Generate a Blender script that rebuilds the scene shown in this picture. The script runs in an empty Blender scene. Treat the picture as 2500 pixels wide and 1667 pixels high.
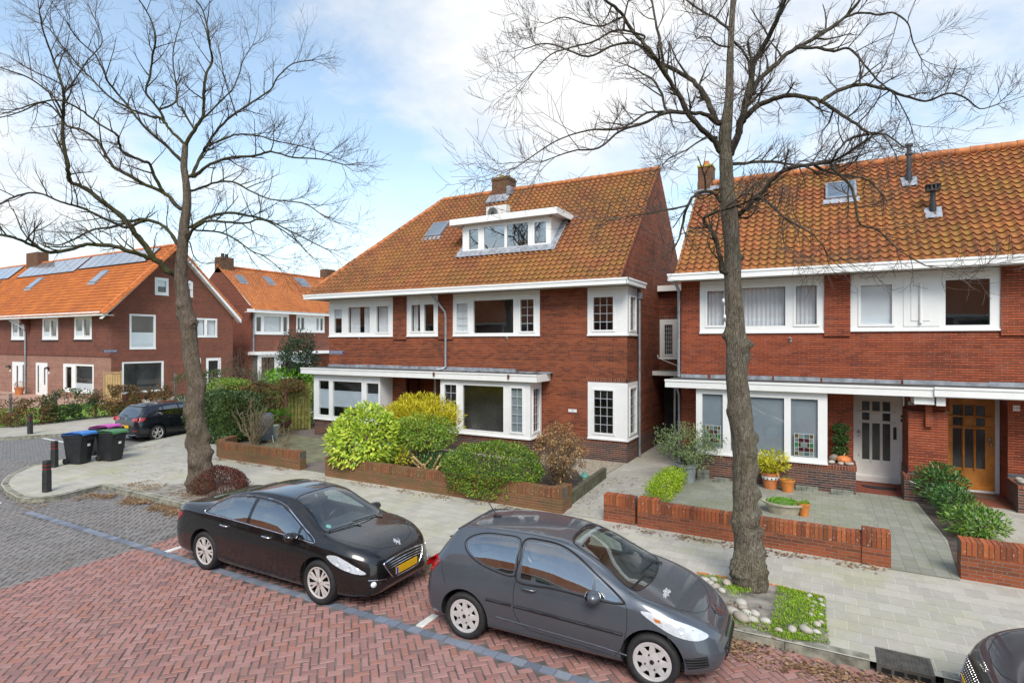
import bpy, bmesh, math, random
import numpy as np
from mathutils import Vector, Matrix
from mathutils.bvhtree import BVHTree
from mathutils.geometry import delaunay_2d_cdt, tessellate_polygon
random.seed(7)
R = math.radians
SC = bpy.context.scene
COL = SC.collection
# ------------------------------------------------------------------ camera geometry
TH = R(28.6); FL = 1388.9; CH = 4.05
_c, _s = math.cos(TH), math.sin(TH)
def ray(u, v):
    a = (u-1250)/FL; b = (833.5-v)/FL
    return Vector((a*_c-_s, a*_s+_c, b))
def G(u, v, z=0.0):                 # point on the horizontal plane z
    r = ray(u, v); t = (z-CH)/r.z
    return Vector((r.x*t, r.y*t, z))
def FY(u, v, Y):                    # point on a street-parallel plane
    r = ray(u, v); t = Y/r.y
    return Vector((r.x*t, Y, CH+r.z*t))
def FX(u, v, X):
    r = ray(u, v); t = X/r.x
    return Vector((X, r.y*t, CH+r.z*t))
def AT(u, v, D):
    r = ray(u, v); return Vector((r.x*D, r.y*D, CH+r.z*D))
# ------------------------------------------------------------------ object helpers
def tag(o, label=None, cat=None, group=None, kind=None):
    if label: o['label'] = label
    if cat: o['category'] = cat
    if group: o['group'] = group
    if kind: o['kind'] = kind
    return o
def empty(name, loc=(0,0,0), rz=0.0, label=None, cat=None, group=None):
    o = bpy.data.objects.new(name, None); COL.objects.link(o)
    o.location = loc; o.rotation_euler = (0,0,rz); o.empty_display_size = .2
    return tag(o, label, cat, group)
def dup(root, loc, rz=0.0, label=None, group=None, scale=None):
    r = root.copy(); COL.objects.link(r); r.location = loc; r.rotation_euler = (0,0,rz)
    if scale: r.scale = scale
    tag(r, label, None, group)
    for ch in list(root.children):
        c = ch.copy(); COL.objects.link(c); c.parent = r
        for g in list(ch.children):
            d = g.copy(); COL.objects.link(d); d.parent = c
    return r
class MB:
    def __init__(s): s.v=[]; s.f=[]; s.m=[]; s.uv={}
    def face(s, pts, mi=0, uv=None):
        i=len(s.v); s.v.extend([tuple(p) for p in pts]); s.f.append(tuple(range(i,i+len(pts)))); s.m.append(mi)
        if uv: s.uv[len(s.f)-1]=uv
        return s
    def box(s, x0,x1,y0,y1,z0,z1, mi=0, T=None, skip=''):
        p=[(x,y,z) for z in (z0,z1) for y in (y0,y1) for x in (x0,x1)]
        if T: p=[tuple(T@Vector(q)) for q in p]
        i=len(s.v); s.v.extend(p)
        for k,f in dict(b=(0,2,3,1),t=(4,5,7,6),f=(0,1,5,4),k=(2,6,7,3),l=(0,4,6,2),r=(1,3,7,5)).items():
            if k in skip: continue
            s.f.append(tuple(i+j for j in f)); s.m.append(mi)
        return s
    def tube(s, pts, rad, n=6, mi=0, cap=True, flat=1.0):
        pts=[Vector(p) for p in pts]
        if not hasattr(rad,'__len__'): rad=[rad]*len(pts)
        base=len(s.v); up=None
        for k,p in enumerate(pts):
            a=pts[max(k-1,0)]; b=pts[min(k+1,len(pts)-1)]; t=(b-a)
            if t.length<1e-9: t=Vector((0,0,1))
            t.normalize()
            if up is None:
                up=Vector((0,0,1)) if abs(t.z)<.9 else Vector((1,0,0))
            x=t.cross(up)
            if x.length<1e-5: x=t.cross(Vector((.3,.7,.2)))
            x.normalize(); y=x.cross(t); up=y
            for j in range(n):
                A=2*math.pi*j/n
                s.v.append(tuple(p+(x*math.cos(A)+y*(math.sin(A)*flat))*rad[k]))
        for k in range(len(pts)-1):
            for j in range(n):
                a=base+k*n+j; b=base+k*n+(j+1)%n
                s.f.append((a,b,b+n,a+n)); s.m.append(mi)
        if cap:
            s.f.append(tuple(base+j for j in range(n-1,-1,-1))); s.m.append(mi)
            e=base+(len(pts)-1)*n
            s.f.append(tuple(e+j for j in range(n))); s.m.append(mi)
        return s
    def lathe(s, prof, n=24, T=None, mi=0, closed=False):
        # prof: list of (r, h) ; axis = z
        base=len(s.v)
        for (r,h) in prof:
            for j in range(n):
                A=2*math.pi*j/n; p=Vector((r*math.cos(A), r*math.sin(A), h))
                s.v.append(tuple(T@p if T else p))
        m=len(prof)
        for k in range(m if closed else m-1):
            k2=(k+1)%m
            for j in range(n):
                a=base+k*n+j; b=base+k*n+(j+1)%n; c=base+k2*n+(j+1)%n; d=base+k2*n+j
                s.f.append((a,b,c,d)); s.m.append(mi)
        return s
    def prism(s, poly, fn, d0, d1, mi=0):
        # poly 2D list, fn(a,b,d)->3D, extruded from d0 to d1
        n=len(poly); i=len(s.v)
        s.v.extend([tuple(fn(a,b,d0)) for a,b in poly]); s.v.extend([tuple(fn(a,b,d1)) for a,b in poly])
        s.f.append(tuple(i+k for k in range(n-1,-1,-1))); s.m.append(mi)
        s.f.append(tuple(i+n+k for k in range(n))); s.m.append(mi)
        for k in range(n):
            k2=(k+1)%n; s.f.append((i+k,i+k2,i+n+k2,i+n+k)); s.m.append(mi)
        return s
    def build(s, name, mats, parent=None, smooth=False, sharp=None, uvscale=1.0):
        me=bpy.data.meshes.new(name); me.from_pydata(s.v,[],s.f)
        if not isinstance(mats,(list,tuple)): mats=[mats]
        for m in mats: me.materials.append(m)
        if len(mats)>1: me.polygons.foreach_set('material_index', s.m)
        ul=me.uv_layers.new(name='UVMap')
        co=np.array(s.v,dtype=float)
        nl=len(me.loops); li=np.empty(nl,dtype=np.int32); me.loops.foreach_get('vertex_index',li)
        nrm=np.empty(len(me.polygons)*3); me.polygons.foreach_get('normal',nrm); nrm=np.abs(nrm.reshape(-1,3))
        lt=np.empty(len(me.polygons),dtype=np.int32); me.polygons.foreach_get('loop_total',lt)
        ax=np.argmax(nrm*np.array([1.0,1.0,1.0001]),axis=1); axl=np.repeat(ax,lt)
        lc=co[li]
        u=np.where(axl==0, lc[:,1], lc[:,0]); v=np.where(axl==2, lc[:,1], lc[:,2])
        uv=np.stack([u,v],1)*uvscale
        if s.uv:
            st=np.concatenate([[0],np.cumsum(lt)[:-1]])
            for fi,q in s.uv.items():
                for k,(a,b) in enumerate(q): uv[st[fi]+k]=(a,b)
        ul.data.foreach_set('uv',uv.astype(np.float32).ravel())
        if smooth:
            me.polygons.foreach_set('use_smooth',[True]*len(me.polygons))
            if sharp: me.set_sharp_from_angle(angle=R(sharp))
        me.update()
        o=bpy.data.objects.new(name,me); COL.objects.link(o)
        if parent: o.parent=parent
        return o
def struct(o, kind='structure'):
    o['kind']=kind; return o
def polygon_sheet(name, pts, z, mat, kind='structure'):
    vs=[Vector((p[0],p[1],z)) for p in pts]
    tris=tessellate_polygon([vs])
    mb=MB(); mb.v=[tuple(v) for v in vs]
    for t in tris:
        a,b,c=[vs[i] for i in t]
        n=(b-a).cross(c-a).z
        mb.f.append(tuple(t) if n>0 else tuple(reversed(t))); mb.m.append(0)
    o=mb.build(name,mat); o['kind']=kind
    return o
# ------------------------------------------------------------------ material helpers
class NT:
    def __init__(s, m):
        s.nt=m.node_tree; s.nt.nodes.clear()
    def n(s, typ, _props=None, **inp):
        nd=s.nt.nodes.new(typ)
        for k,v in (_props or {}).items(): setattr(nd,k,v)
        for k,v in inp.items():
            key=int(k[1:]) if k[0]=='i' and k[1:].isdigit() else k.replace('_',' ')
            s.set(nd.inputs[key],v)
        return nd
    def set(s, sock, v):
        if isinstance(v,bpy.types.NodeSocket): s.nt.links.new(v,sock)
        elif isinstance(v,bpy.types.Node): s.nt.links.new(v.outputs[0],sock)
        else:
            if sock.type=='RGBA' and len(v)==3: v=(*v,1)
            sock.default_value=v
    def math(s, op, a, b=0.0, c=None):
        nd=s.nt.nodes.new('ShaderNodeMath'); nd.operation=op
        s.set(nd.inputs[0],a); s.set(nd.inputs[1],b)
        if c is not None: s.set(nd.inputs[2],c)
        return nd.outputs[0]
    def mix(s, fac, a, b, mode='MIX'):
        nd=s.nt.nodes.new('ShaderNodeMix'); nd.data_type='RGBA'; nd.blend_type=mode
        s.set(nd.inputs[0],fac); s.set(nd.inputs[6],a); s.set(nd.inputs[7],b)
        return nd.outputs[2]
    def ramp(s, fac, stops, interp='LINEAR'):
        nd=s.nt.nodes.new('ShaderNodeValToRGB'); cr=nd.color_ramp; cr.interpolation=interp
        while len(cr.elements)<len(stops): cr.elements.new(.5)
        for e,(p,c) in zip(cr.elements,stops):
            e.position=p; e.color=(*c,1) if hasattr(c,'__len__') else (c,c,c,1)
        s.set(nd.inputs[0],fac); return nd.outputs[0]
    def noise(s, vec, scale, detail=4, rough=.55, out='Fac', dist=0.0):
        nd=s.n('ShaderNodeTexNoise',Scale=scale,Detail=detail,Roughness=rough,Distortion=dist)
        if vec is not None: s.set(nd.inputs['Vector'],vec)
        return nd.outputs[out]
    def uv(s): return s.nt.nodes.new('ShaderNodeUVMap').outputs[0]
    def obj(s): return s.nt.nodes.new('ShaderNodeTexCoord').outputs['Object']
    def pos(s): return s.nt.nodes.new('ShaderNodeNewGeometry').outputs['Position']
    def isl(s): return s.nt.nodes.new('ShaderNodeNewGeometry').outputs['Random Per Island']
    def bump(s, h, strength=.5, dist=.01):
        return s.n('ShaderNodeBump',Strength=strength,Distance=dist,Height=h).outputs[0]
    def out(s, sh):
        o=s.nt.nodes.new('ShaderNodeOutputMaterial'); s.set(o.inputs[0],sh)
    def principled(s, col, rough=.6, metal=0.0, normal=None, **kw):
        nd=s.n('ShaderNodeBsdfPrincipled'); s.set(nd.inputs['Base Color'],col)
        s.set(nd.inputs['Roughness'],rough); s.set(nd.inputs['Metallic'],metal)
        if normal is not None: s.set(nd.inputs['Normal'],normal)
        for k,v in kw.items(): s.set(nd.inputs[k.replace('_',' ')],v)
        s.out(nd.outputs[0]); return nd
def newmat(name):
    m=bpy.data.materials.new(name); m.use_nodes=True
    return m, NT(m)
def plain(name, col, rough=.5, metal=0.0, var=.12, scale=6.0, bump=0.0, **kw):
    m,t=newmat(name); p=t.obj()
    n=t.noise(p,scale,5)
    dark=tuple(c*(1-var) for c in col); lite=tuple(min(1,c*(1+var)) for c in col)
    c=t.ramp(n,[(.3,dark),(.7,lite)])
    nb=t.bump(t.noise(p,scale*8,4),bump,.004) if bump else None
    t.principled(c,rough,metal,nb,**kw); return m
def brickmat(name, c1, c2, dark, mortar, bw=.22, bh=.0625, joint=(.028,.020,.017), jfrac=.26, msize=.008, moss=0.0, soldier=False, grime=.35, bias=0.0, plinth=None, vjk=.7, rowk=.22):
    m,t=newmat(name); uv=t.uv()
    mp=t.n('ShaderNodeMapping',Vector=uv)
    if soldier: mp.inputs['Rotation'].default_value=(0,0,R(90))
    uvm=mp.outputs[0]
    sep=t.n('ShaderNodeSeparateXYZ',Vector=uvm)
    v=t.math('DIVIDE',sep.outputs[1],bh)
    row=t.math('FLOOR',v); fr=t.math('SUBTRACT',v,row)
    off=t.math('MULTIPLY',t.math('MODULO',t.math('ABSOLUTE',row),2.0),0.0 if soldier else .5)
    # wild bond: per-row random shift on top of the half-brick offset
    rs=t.n('ShaderNodeTexWhiteNoise',{'noise_dimensions':'1D'},W=row).outputs[0]
    uu=t.math('ADD',t.math('ADD',t.math('DIVIDE',sep.outputs[0],bw),off),t.math('MULTIPLY',rs,.0 if soldier else .12))
    col=t.math('FLOOR',uu); fu=t.math('SUBTRACT',uu,col)
    cell=t.n('ShaderNodeCombineXYZ',X=col,Y=row)
    wn=t.n('ShaderNodeTexWhiteNoise',{'noise_dimensions':'2D'},Vector=cell)
    rnd=wn.outputs[0]
    big=t.noise(uv,.9,4)
    k=t.math('ADD',t.math('ADD',t.math('MULTIPLY',rnd,.30),t.math('MULTIPLY',big,.75)),-.14+bias)
    k=t.math('ADD',k,t.math('MULTIPLY',t.n('ShaderNodeTexWhiteNoise',{'noise_dimensions':'1D'},W=t.math('ADD',row,.5)).outputs[0],rowk))
    bc=t.ramp(k,[(.12,dark),(.38,c2),(.62,c1),(.95,tuple(min(1,x*1.25) for x in c1))])
    fine=t.noise(uv,40,3)
    bc=t.mix(t.math('MULTIPLY',fine,grime),bc,tuple(x*.45 for x in c2))
    hj=t.math('LESS_THAN',fr,jfrac)
    vj=t.math('LESS_THAN',t.math('MULTIPLY',fu,bw),msize*.9)
    c=t.mix(t.math('MULTIPLY',vj,vjk),bc,mortar)
    jn=t.noise(uv,3.0,3)
    jc=t.mix(t.ramp(jn,[(.5,0.0),(.8,.4)]),joint,mortar)
    c=t.mix(hj,c,jc)
    if moss:
        mn=t.math('MULTIPLY',t.ramp(t.noise(uv,2.2,5,.65),[(.38,0.0),(.66,1.0)]),moss)
        c=t.mix(mn,c,(.11,.10,.035))
        wn2=t.ramp(t.noise(uv,28,2),[(.68,0.0),(.72,.8)])
        c=t.mix(t.math('MULTIPLY',wn2,.6),c,(.5,.5,.42))
    eff=t.ramp(t.noise(uv,60,2),[(.72,0.0),(.76,.8)])
    c=t.mix(t.math('MULTIPLY',eff,.35),c,(.5,.46,.42))
    h=t.math('SUBTRACT',1.0,t.math('MAXIMUM',hj,t.math('MULTIPLY',vj,.6)))
    h=t.math('ADD',h,t.math('MULTIPLY',fine,.3))
    t.principled(c,.8,0.0,t.bump(h,.7,.012),Specular_IOR_Level=.25)
    return m
def tilemat(name, c1, c2, c3, moss=.6, mosscol=(.26,.22,.03), seed=0.0, lich=.5):
    m,t=newmat(name); uv=t.uv()
    sep=t.n('ShaderNodeSeparateXYZ',Vector=uv)
    fx=t.math('FLOOR',sep.outputs[0]); fy=t.math('FLOOR',sep.outputs[1])
    cell=t.n('ShaderNodeCombineXYZ',X=t.math('ADD',fx,seed),Y=fy)
    rnd=t.n('ShaderNodeTexWhiteNoise',{'noise_dimensions':'2D'},Vector=cell).outputs[0]
    p=t.pos()
    big=t.noise(p,.55,5,.6); mid=t.noise(p,3.0,5,.7); fine=t.noise(p,22,4,.7)
    k=t.math('ADD',t.math('MULTIPLY',rnd,.24),t.math('ADD',t.math('MULTIPLY',big,.75),t.math('SUBTRACT',t.math('MULTIPLY',mid,.45),.22)))
    c=t.ramp(k,[(.2,c3),(.45,c2),(.7,c1),(.95,tuple(min(1,x*1.2) for x in c1))])
    c=t.mix(t.ramp(fine,[(.5,0.0),(.8,.55)]),c,tuple(x*.35 for x in c2))
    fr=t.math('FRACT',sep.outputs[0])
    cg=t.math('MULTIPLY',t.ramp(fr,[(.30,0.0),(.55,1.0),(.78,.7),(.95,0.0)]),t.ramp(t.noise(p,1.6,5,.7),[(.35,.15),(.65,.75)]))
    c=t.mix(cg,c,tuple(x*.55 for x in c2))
    if moss:
        tr=t.ramp(fr,[(.0,.7),(.25,1.0),(.5,.35),(.75,.1),(1.0,.7)])
        mk=t.math('MULTIPLY',t.ramp(t.noise(p,.7,5,.7,dist=.4),[(.38,0.0),(.60,1.0)]),tr)
        mk=t.math('MULTIPLY',mk,t.ramp(t.noise(p,9,4,.7),[(.3,.35),(.65,1.0)]))
        c=t.mix(t.math('MULTIPLY',mk,moss),c,mosscol)
    if lich:
        c=t.mix(t.math('MULTIPLY',t.ramp(t.noise(p,34,3,.6),[(.69,0.0),(.74,1.0)]),lich),c,(.42,.38,.30))
    t.principled(c,.75,0.0,t.bump(t.math('ADD',fine,t.math('MULTIPLY',mid,.5)),.35,.008),Specular_IOR_Level=.3)
    return m
def glassmat(name, tint=(.8,.85,.85), refl=.10, rough=.0, ior=1.5):
    m,t=newmat(name)
    ge=t.nt.nodes.new('ShaderNodeNewGeometry')
    dp=t.n('ShaderNodeVectorMath',{'operation':'DOT_PRODUCT'},i0=ge.outputs['Normal'],i1=ge.outputs['Incoming']).outputs['Value']
    fr=t.math('POWER',t.math('SUBTRACT',1.0,t.math('ABSOLUTE',dp)),4.0)
    k=t.math('MINIMUM',t.math('ADD',t.math('MULTIPLY',fr,.85),refl+.04),1.0)
    p=t.pos()
    nb=t.bump(t.noise(p,1.3,2),.02,.05)
    gl=t.n('ShaderNodeBsdfGlossy',Color=(1,1,1),Roughness=rough,Normal=nb)
    tr=t.n('ShaderNodeBsdfTransparent',Color=tint)
    ms=t.n('ShaderNodeMixShader',i0=k,i1=tr,i2=gl)
    t.out(ms.outputs[0]); return m
def leafmat(name, stops, rough=.45, trans=.25, spec=.4, noise=0.0):
    m,t=newmat(name)
    r=t.isl(); p=t.obj()
    k=t.math('ADD',t.math('MULTIPLY',r,.7),t.math('MULTIPLY',t.noise(p,2.2,3),.5)) ; k=t.math('SUBTRACT',k,.1)
    n=len(stops)
    c=t.ramp(k,[(i/(n-1)*.8+.1,s) for i,s in enumerate(stops)])
    b=t.n('ShaderNodeBsdfPrincipled'); t.set(b.inputs['Base Color'],c); b.inputs['Roughness'].default_value=rough
    b.inputs['Specular IOR Level'].default_value=spec
    tl=t.n('ShaderNodeBsdfTranslucent'); t.set(tl.inputs[0],c)
    ms=t.n('ShaderNodeMixShader',i0=trans,i1=b.outputs[0],i2=tl.outputs[0])
    t.out(ms.outputs[0]); return m
def barkmat(name, c1, c2, moss, mossk=.5, lich=.4, scale=1.0):
    m,t=newmat(name); p=t.obj()
    st=t.n('ShaderNodeMapping',Vector=p); st.inputs['Scale'].default_value=(1,1,.20)
    a=t.noise(st.outputs[0],20*scale,6,.7,dist=.6); b=t.noise(p,1.7*scale,5,.65); f=t.noise(p,48*scale,4,.7)
    vo=t.n('ShaderNodeTexVoronoi',{'feature':'DISTANCE_TO_EDGE'},Vector=st.outputs[0],Scale=40*scale).outputs[0]
    cr=t.ramp(vo,[(.0,0.0),(.12,1.0)])
    h=t.math('ADD',t.math('MULTIPLY',a,.85),t.math('MULTIPLY',cr,.20))
    c=t.ramp(h,[(.32,tuple(x*.5 for x in c2)),(.52,c2),(.78,c1)])
    mk=t.math('MULTIPLY',t.math('MULTIPLY',t.ramp(b,[(.46,0.0),(.66,1.0)]),t.ramp(f,[(.3,.4),(.6,1.0)])),mossk)
    c=t.mix(mk,c,moss)
    lk=t.math('MULTIPLY',t.ramp(t.noise(p,9*scale,5,.75),[(.55,0.0),(.63,1.0)]),lich)
    c=t.mix(lk,c,(.27,.28,.22))
    c=t.mix(t.math('MULTIPLY',t.ramp(t.noise(p,30*scale,3,.6),[(.66,0.0),(.70,1.0)]),lich*1.2),c,(.46,.47,.40))
    t.principled(c,.9,0.0,t.bump(t.math('ADD',h,t.math('MULTIPLY',f,.35)),1.0,.045),Specular_IOR_Level=.15)
    return m
def paintmat(name, col, metal=.35, rough=.32, dirt=.25, flake=0.0):
    m,t=newmat(name); p=t.obj()
    d=t.ramp(t.noise(p,3.0,6,.7),[(.4,0.0),(.8,1.0)])
    c=t.mix(t.math('MULTIPLY',d,dirt),col,(.16,.145,.13))
    rg=t.math('ADD',rough,t.math('MULTIPLY',d,.2))
    cr=t.math('ADD',.03,t.math('MULTIPLY',d,.06))
    t.principled(c,rg,metal,None,Coat_Weight=1.0,Coat_Roughness=cr,Coat_IOR=1.5)
    return m
# ------------------------------------------------------------------ materials
M={}
M['brick_main']=brickmat('brick_main',(.37,.105,.044),(.23,.067,.034),(.10,.040,.026),(.30,.22,.18))
M['brick_right']=brickmat('brick_right',(.39,.092,.038),(.26,.062,.030),(.12,.036,.022),(.34,.29,.25),bias=.06)
M['brick_plinth']=brickmat('brick_plinth',(.20,.070,.038),(.085,.042,.034),(.030,.022,.022),(.34,.32,.29),joint=(.22,.20,.18),bias=-.05)
M['brick_soldier']=brickmat('brick_soldier',(.26,.07,.03),(.13,.045,.028),(.05,.027,.022),(.34,.30,.27),bw=.21,bh=.065,soldier=True,jfrac=.14,joint=(.26,.23,.20))
M['brick_dark']=brickmat('brick_dark',(.24,.06,.025),(.13,.038,.02),(.05,.022,.016),(.2,.17,.15))
M['brick_far']=brickmat('brick_far',(.25,.075,.045),(.17,.055,.036),(.09,.036,.027),(.30,.24,.21),joint=(.12,.08,.065))
M['brick_pink']=brickmat('brick_pink',(.40,.21,.15),(.31,.15,.11),(.22,.10,.075),(.42,.33,.28),joint=(.27,.18,.14))
M['brick_far2']=brickmat('brick_far2',(.27,.08,.045),(.20,.06,.036),(.12,.04,.028),(.32,.26,.22),joint=(.14,.09,.07))
M['brick_wall_r']=brickmat('brick_wall_red',(.36,.085,.032),(.21,.055,.026),(.09,.034,.022),(.26,.24,.21),joint=(.20,.18,.155),jfrac=.15,moss=.22,grime=.45)
M['sold_wall_r']=brickmat('soldier_wall_red',(.40,.10,.035),(.24,.06,.027),(.10,.036,.022),(.12,.11,.10),bw=.22,bh=.068,soldier=True,jfrac=.15,joint=(.10,.09,.08),moss=.18)
M['brick_wall_m']=brickmat('brick_wall_mossy',(.27,.095,.042),(.19,.075,.036),(.10,.05,.03),(.24,.22,.17),joint=(.21,.20,.14),jfrac=.2,moss=.75,grime=.5)
M['sold_wall_m']=brickmat('soldier_wall_mossy',(.28,.10,.045),(.18,.07,.036),(.09,.045,.028),(.20,.19,.15),bw=.22,bh=.068,soldier=True,jfrac=.17,joint=(.15,.14,.10),moss=.6)
M['chim']=brickmat('brick_chimney',(.24,.09,.05),(.15,.065,.042),(.07,.04,.032),(.3,.26,.2),moss=.5)
M['tile_main']=tilemat('tile_main',(.36,.135,.048),(.25,.092,.042),(.14,.060,.036),moss=.75,mosscol=(.27,.21,.025))
M['tile_right']=tilemat('tile_right',(.41,.135,.050),(.30,.102,.044),(.18,.075,.038),moss=.62,mosscol=(.29,.24,.03),seed=31.0)
M['tile_far']=tilemat('tile_far',(.56,.17,.035),(.44,.125,.03),(.28,.085,.028),moss=.12,seed=77.0,lich=.1)
M['tile_far2']=tilemat('tile_far2',(.52,.18,.055),(.42,.135,.045),(.25,.09,.038),moss=.15,seed=90.0,lich=.2)
M['ridge']=plain('ridge_tile',(.40,.135,.04),.75,var=.45,scale=5,bump=.3)
M['ridge_far']=plain('ridge_tile_far',(.48,.14,.035),.75,var=.3,scale=5,bump=.3)
M['white']=plain('white_paint',(.78,.78,.76),.38,var=.035,scale=2.5)
M['white2']=plain('cream_paint',(.72,.71,.67),.45,var=.05,scale=2.0)
M['soffit']=plain('soffit_paint',(.62,.60,.54),.6,var=.05,scale=2.0)
M['zinc']=plain('zinc',(.33,.36,.39),.42,metal=.55,var=.22,scale=5)
M['lead']=plain('lead_flashing',(.30,.32,.35),.55,metal=.25,var=.4,scale=5,bump=.4)
M['bitumen']=plain('bitumen',(.055,.057,.052),.8,var=.5,scale=2.2,bump=.5)
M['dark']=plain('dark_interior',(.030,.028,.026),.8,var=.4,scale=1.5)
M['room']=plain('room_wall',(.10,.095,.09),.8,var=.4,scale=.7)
M['curtain']=plain('curtain_cloth',(.78,.78,.79),.8,var=.06,scale=3)
M['blind']=plain('pleated_blind',(.62,.67,.71),.7,var=.06,scale=3)
M['blind2']=plain('grey_venetian',(.27,.31,.34),.7,var=.08,scale=2)
M['blindw']=plain('pale_roller_blind',(.80,.84,.86),.6,var=.04,scale=2)
M['leadcame']=plain('leaded_bars',(.50,.52,.54),.5,var=.1)
M['glass']=glassmat('window_glass',(.86,.89,.90),.045)
M['glass_frost']=glassmat('ribbed_glass',(.30,.33,.36),.06,.15)
M['sky_glass']=glassmat('skylight_glass',(.35,.4,.43),.35)
M['wood_door']=plain('varnished_wood',(.50,.20,.038),.32,var=.35,scale=3.0)
M['door_white']=plain('door_paint',(.84,.82,.77),.35,var=.04)
M['metal']=plain('brushed_metal',(.55,.55,.55),.3,metal=.9)
M['black_metal']=plain('black_metal',(.02,.021,.022),.4,var=.3)
M['terracotta']=plain('terracotta',(.50,.17,.055),.7,var=.2,scale=8)
M['terracotta2']=plain('bright_terracotta',(.55,.19,.04),.65,var=.2,scale=8)
M['stoneware']=plain('stoneware',(.42,.38,.29),.7,var=.2,scale=8,bump=.2)
M['concrete']=plain('concrete_block',(.20,.21,.17),.85,var=.45,scale=7,bump=.5)
M['rust']=plain('rusty_steel',(.10,.035,.02),.75,var=.4,scale=8)
M['fence_wood']=plain('mossy_fence_wood',(.21,.20,.05),.8,var=.45,scale=6,bump=.4)
M['pale_wood']=plain('pale_new_wood',(.55,.36,.16),.6,var=.2,scale=4)
M['old_wood']=plain('old_timber',(.10,.095,.055),.85,var=.5,scale=6,bump=.5)
M['post_wood']=plain('grey_post_wood',(.15,.12,.10),.85,var=.4,scale=6)
M['solar']=plain('solar_cell',(.29,.29,.31),.12,metal=.2,var=.08,scale=1,Coat_Weight=1.0)
M['solar_frame']=plain('solar_frame',(.015,.015,.017),.4)
M['aluminium']=plain('aluminium',(.55,.56,.57),.35,metal=.8)
M['ac']=plain('ac_casing',(.70,.69,.64),.45,var=.05)
M['signblue']=plain('sign_blue',(.012,.025,.11),.35,var=.1)
M['signwhite']=plain('sign_white',(.75,.75,.75),.4,var=.03)
M['fabric_grey']=plain('grey_cover_cloth',(.10,.11,.13),.8,var=.3,scale=8)
M['pot_blue']=plain('pale_bucket',(.34,.42,.39),.6,var=.1)
M['pot_grey']=plain('grey_planter',(.30,.32,.33),.6,var=.15)
M['rubber']=plain('tyre_rubber',(.016,.016,.017),.75,var=.3,scale=20)
M['plastic']=plain('bin_plastic',(.018,.020,.023),.5,var=.35,scale=4,bump=.1)
M['lid_blue']=plain('lid_blue',(.05,.20,.55),.42,var=.15)
M['lid_green']=plain('lid_green',(.07,.20,.08),.45,var=.2)
M['lid_pink']=plain('lid_pink',(.55,.10,.40),.4,var=.15)
M['boll']=plain('bollard_plastic',(.024,.026,.024),.7,var=.5,scale=6)
M['red_band']=plain('red_band',(.30,.015,.015),.4,var=.15)
M['yellow']=plain('plate_yellow',(.72,.42,.01),.45,var=.05)
M['blue']=plain('plate_blue',(.02,.08,.5),.45)
M['green_rust']=plain('verdigris',(.12,.34,.28),.6,var=.3)
M['pumpkin']=plain('pumpkin_skin',(.62,.20,.06),.5,var=.25,scale=9)
M['gourd']=plain('grey_gourd',(.20,.18,.14),.6,var=.35,scale=9)
def pebblemat():
    m,t=newmat('pebble'); o=t.n('ShaderNodeObjectInfo'); p=t.obj()
    c=t.ramp(o.outputs['Random'],[(0,(.50,.48,.42)),(.35,(.36,.32,.27)),(.6,(.56,.55,.50)),(.85,(.40,.30,.22)),(1,(.60,.60,.56))])
    c=t.mix(t.math('MULTIPLY',t.noise(p,14,4),.5),c,(.22,.20,.16)); t.principled(c,.65); return m
M['pebble']=pebblemat()
# foliage
M['lf_aucuba']=leafmat('leaf_lime',[(0.135,0.270,0.025),(0.351,0.513,0.044),(0.567,0.675,0.075),(0.743,0.756,0.125)],.35,.3)
M['lf_conifer']=leafmat('leaf_gold_conifer',[(.30,.27,.010),(.50,.44,.016),(.66,.58,.025),(.74,.66,.04)],.6,.3)
M['lf_green']=leafmat('leaf_mid_green',[(0.075,0.160,0.018),(0.149,0.288,0.031),(0.267,0.405,0.050),(0.386,0.405,0.050)],.4,.25)
M['lf_box']=leafmat('leaf_box',[(0.039,0.098,0.012),(0.084,0.184,0.018),(0.154,0.275,0.024),(0.436,0.436,0.033)],.45,.25)
M['lf_dark']=leafmat('leaf_dark_ivy',[(0.017,0.044,0.011),(0.034,0.083,0.016),(0.068,0.127,0.027),(0.127,0.156,0.045)],.35,.15)
M['lf_holly']=leafmat('leaf_holly',[(.012,.032,.012),(.022,.055,.018),(.05,.09,.03)],.35,.12)
M['lf_laurel']=leafmat('leaf_laurel',[(0.068,0.216,0.013),(0.162,0.405,0.022),(0.297,0.567,0.037)],.35,.3)
M['lf_olive']=leafmat('leaf_grey_green',[(0.061,0.103,0.040),(0.134,0.193,0.075),(0.231,0.295,0.120),(0.316,0.385,0.150)],.5,.2)
M['lf_yellowbox']=leafmat('leaf_yellow_green',[(0.180,0.308,0.013),(0.359,0.513,0.023),(0.539,0.641,0.033)],.45,.3)
M['lf_yellow']=leafmat('leaf_bright_yellow',[(.28,.34,.02),(.55,.52,.025),(.70,.60,.04)],.4,.3)
M['lf_pieris']=leafmat('leaf_pieris',[(0.019,0.066,0.014),(0.038,0.121,0.026),(0.076,0.182,0.038),(0.170,0.243,0.046)],.32,.15)
M['lf_pieris2']=leafmat('leaf_pieris_light',[(0.054,0.141,0.020),(0.130,0.259,0.035),(0.238,0.346,0.050)],.35,.2)
M['lf_brown']=leafmat('leaf_dry_brown',[(.30,.18,.09),(0.216,0.115,0.044),(0.365,0.203,0.081),(0.513,0.324,0.150),(0.594,0.419,0.225)],.7,.2)
M['lf_rust']=leafmat('leaf_rust',[(.11,.035,.012),(.20,.07,.02),(.30,.13,.035)],.6,.2)
M['lf_beech']=leafmat('leaf_beech_mix',[(0.046,0.063,0.015),(0.103,0.092,0.026),(0.184,0.084,0.026),(0.230,0.084,0.031)],.6,.15)
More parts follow.
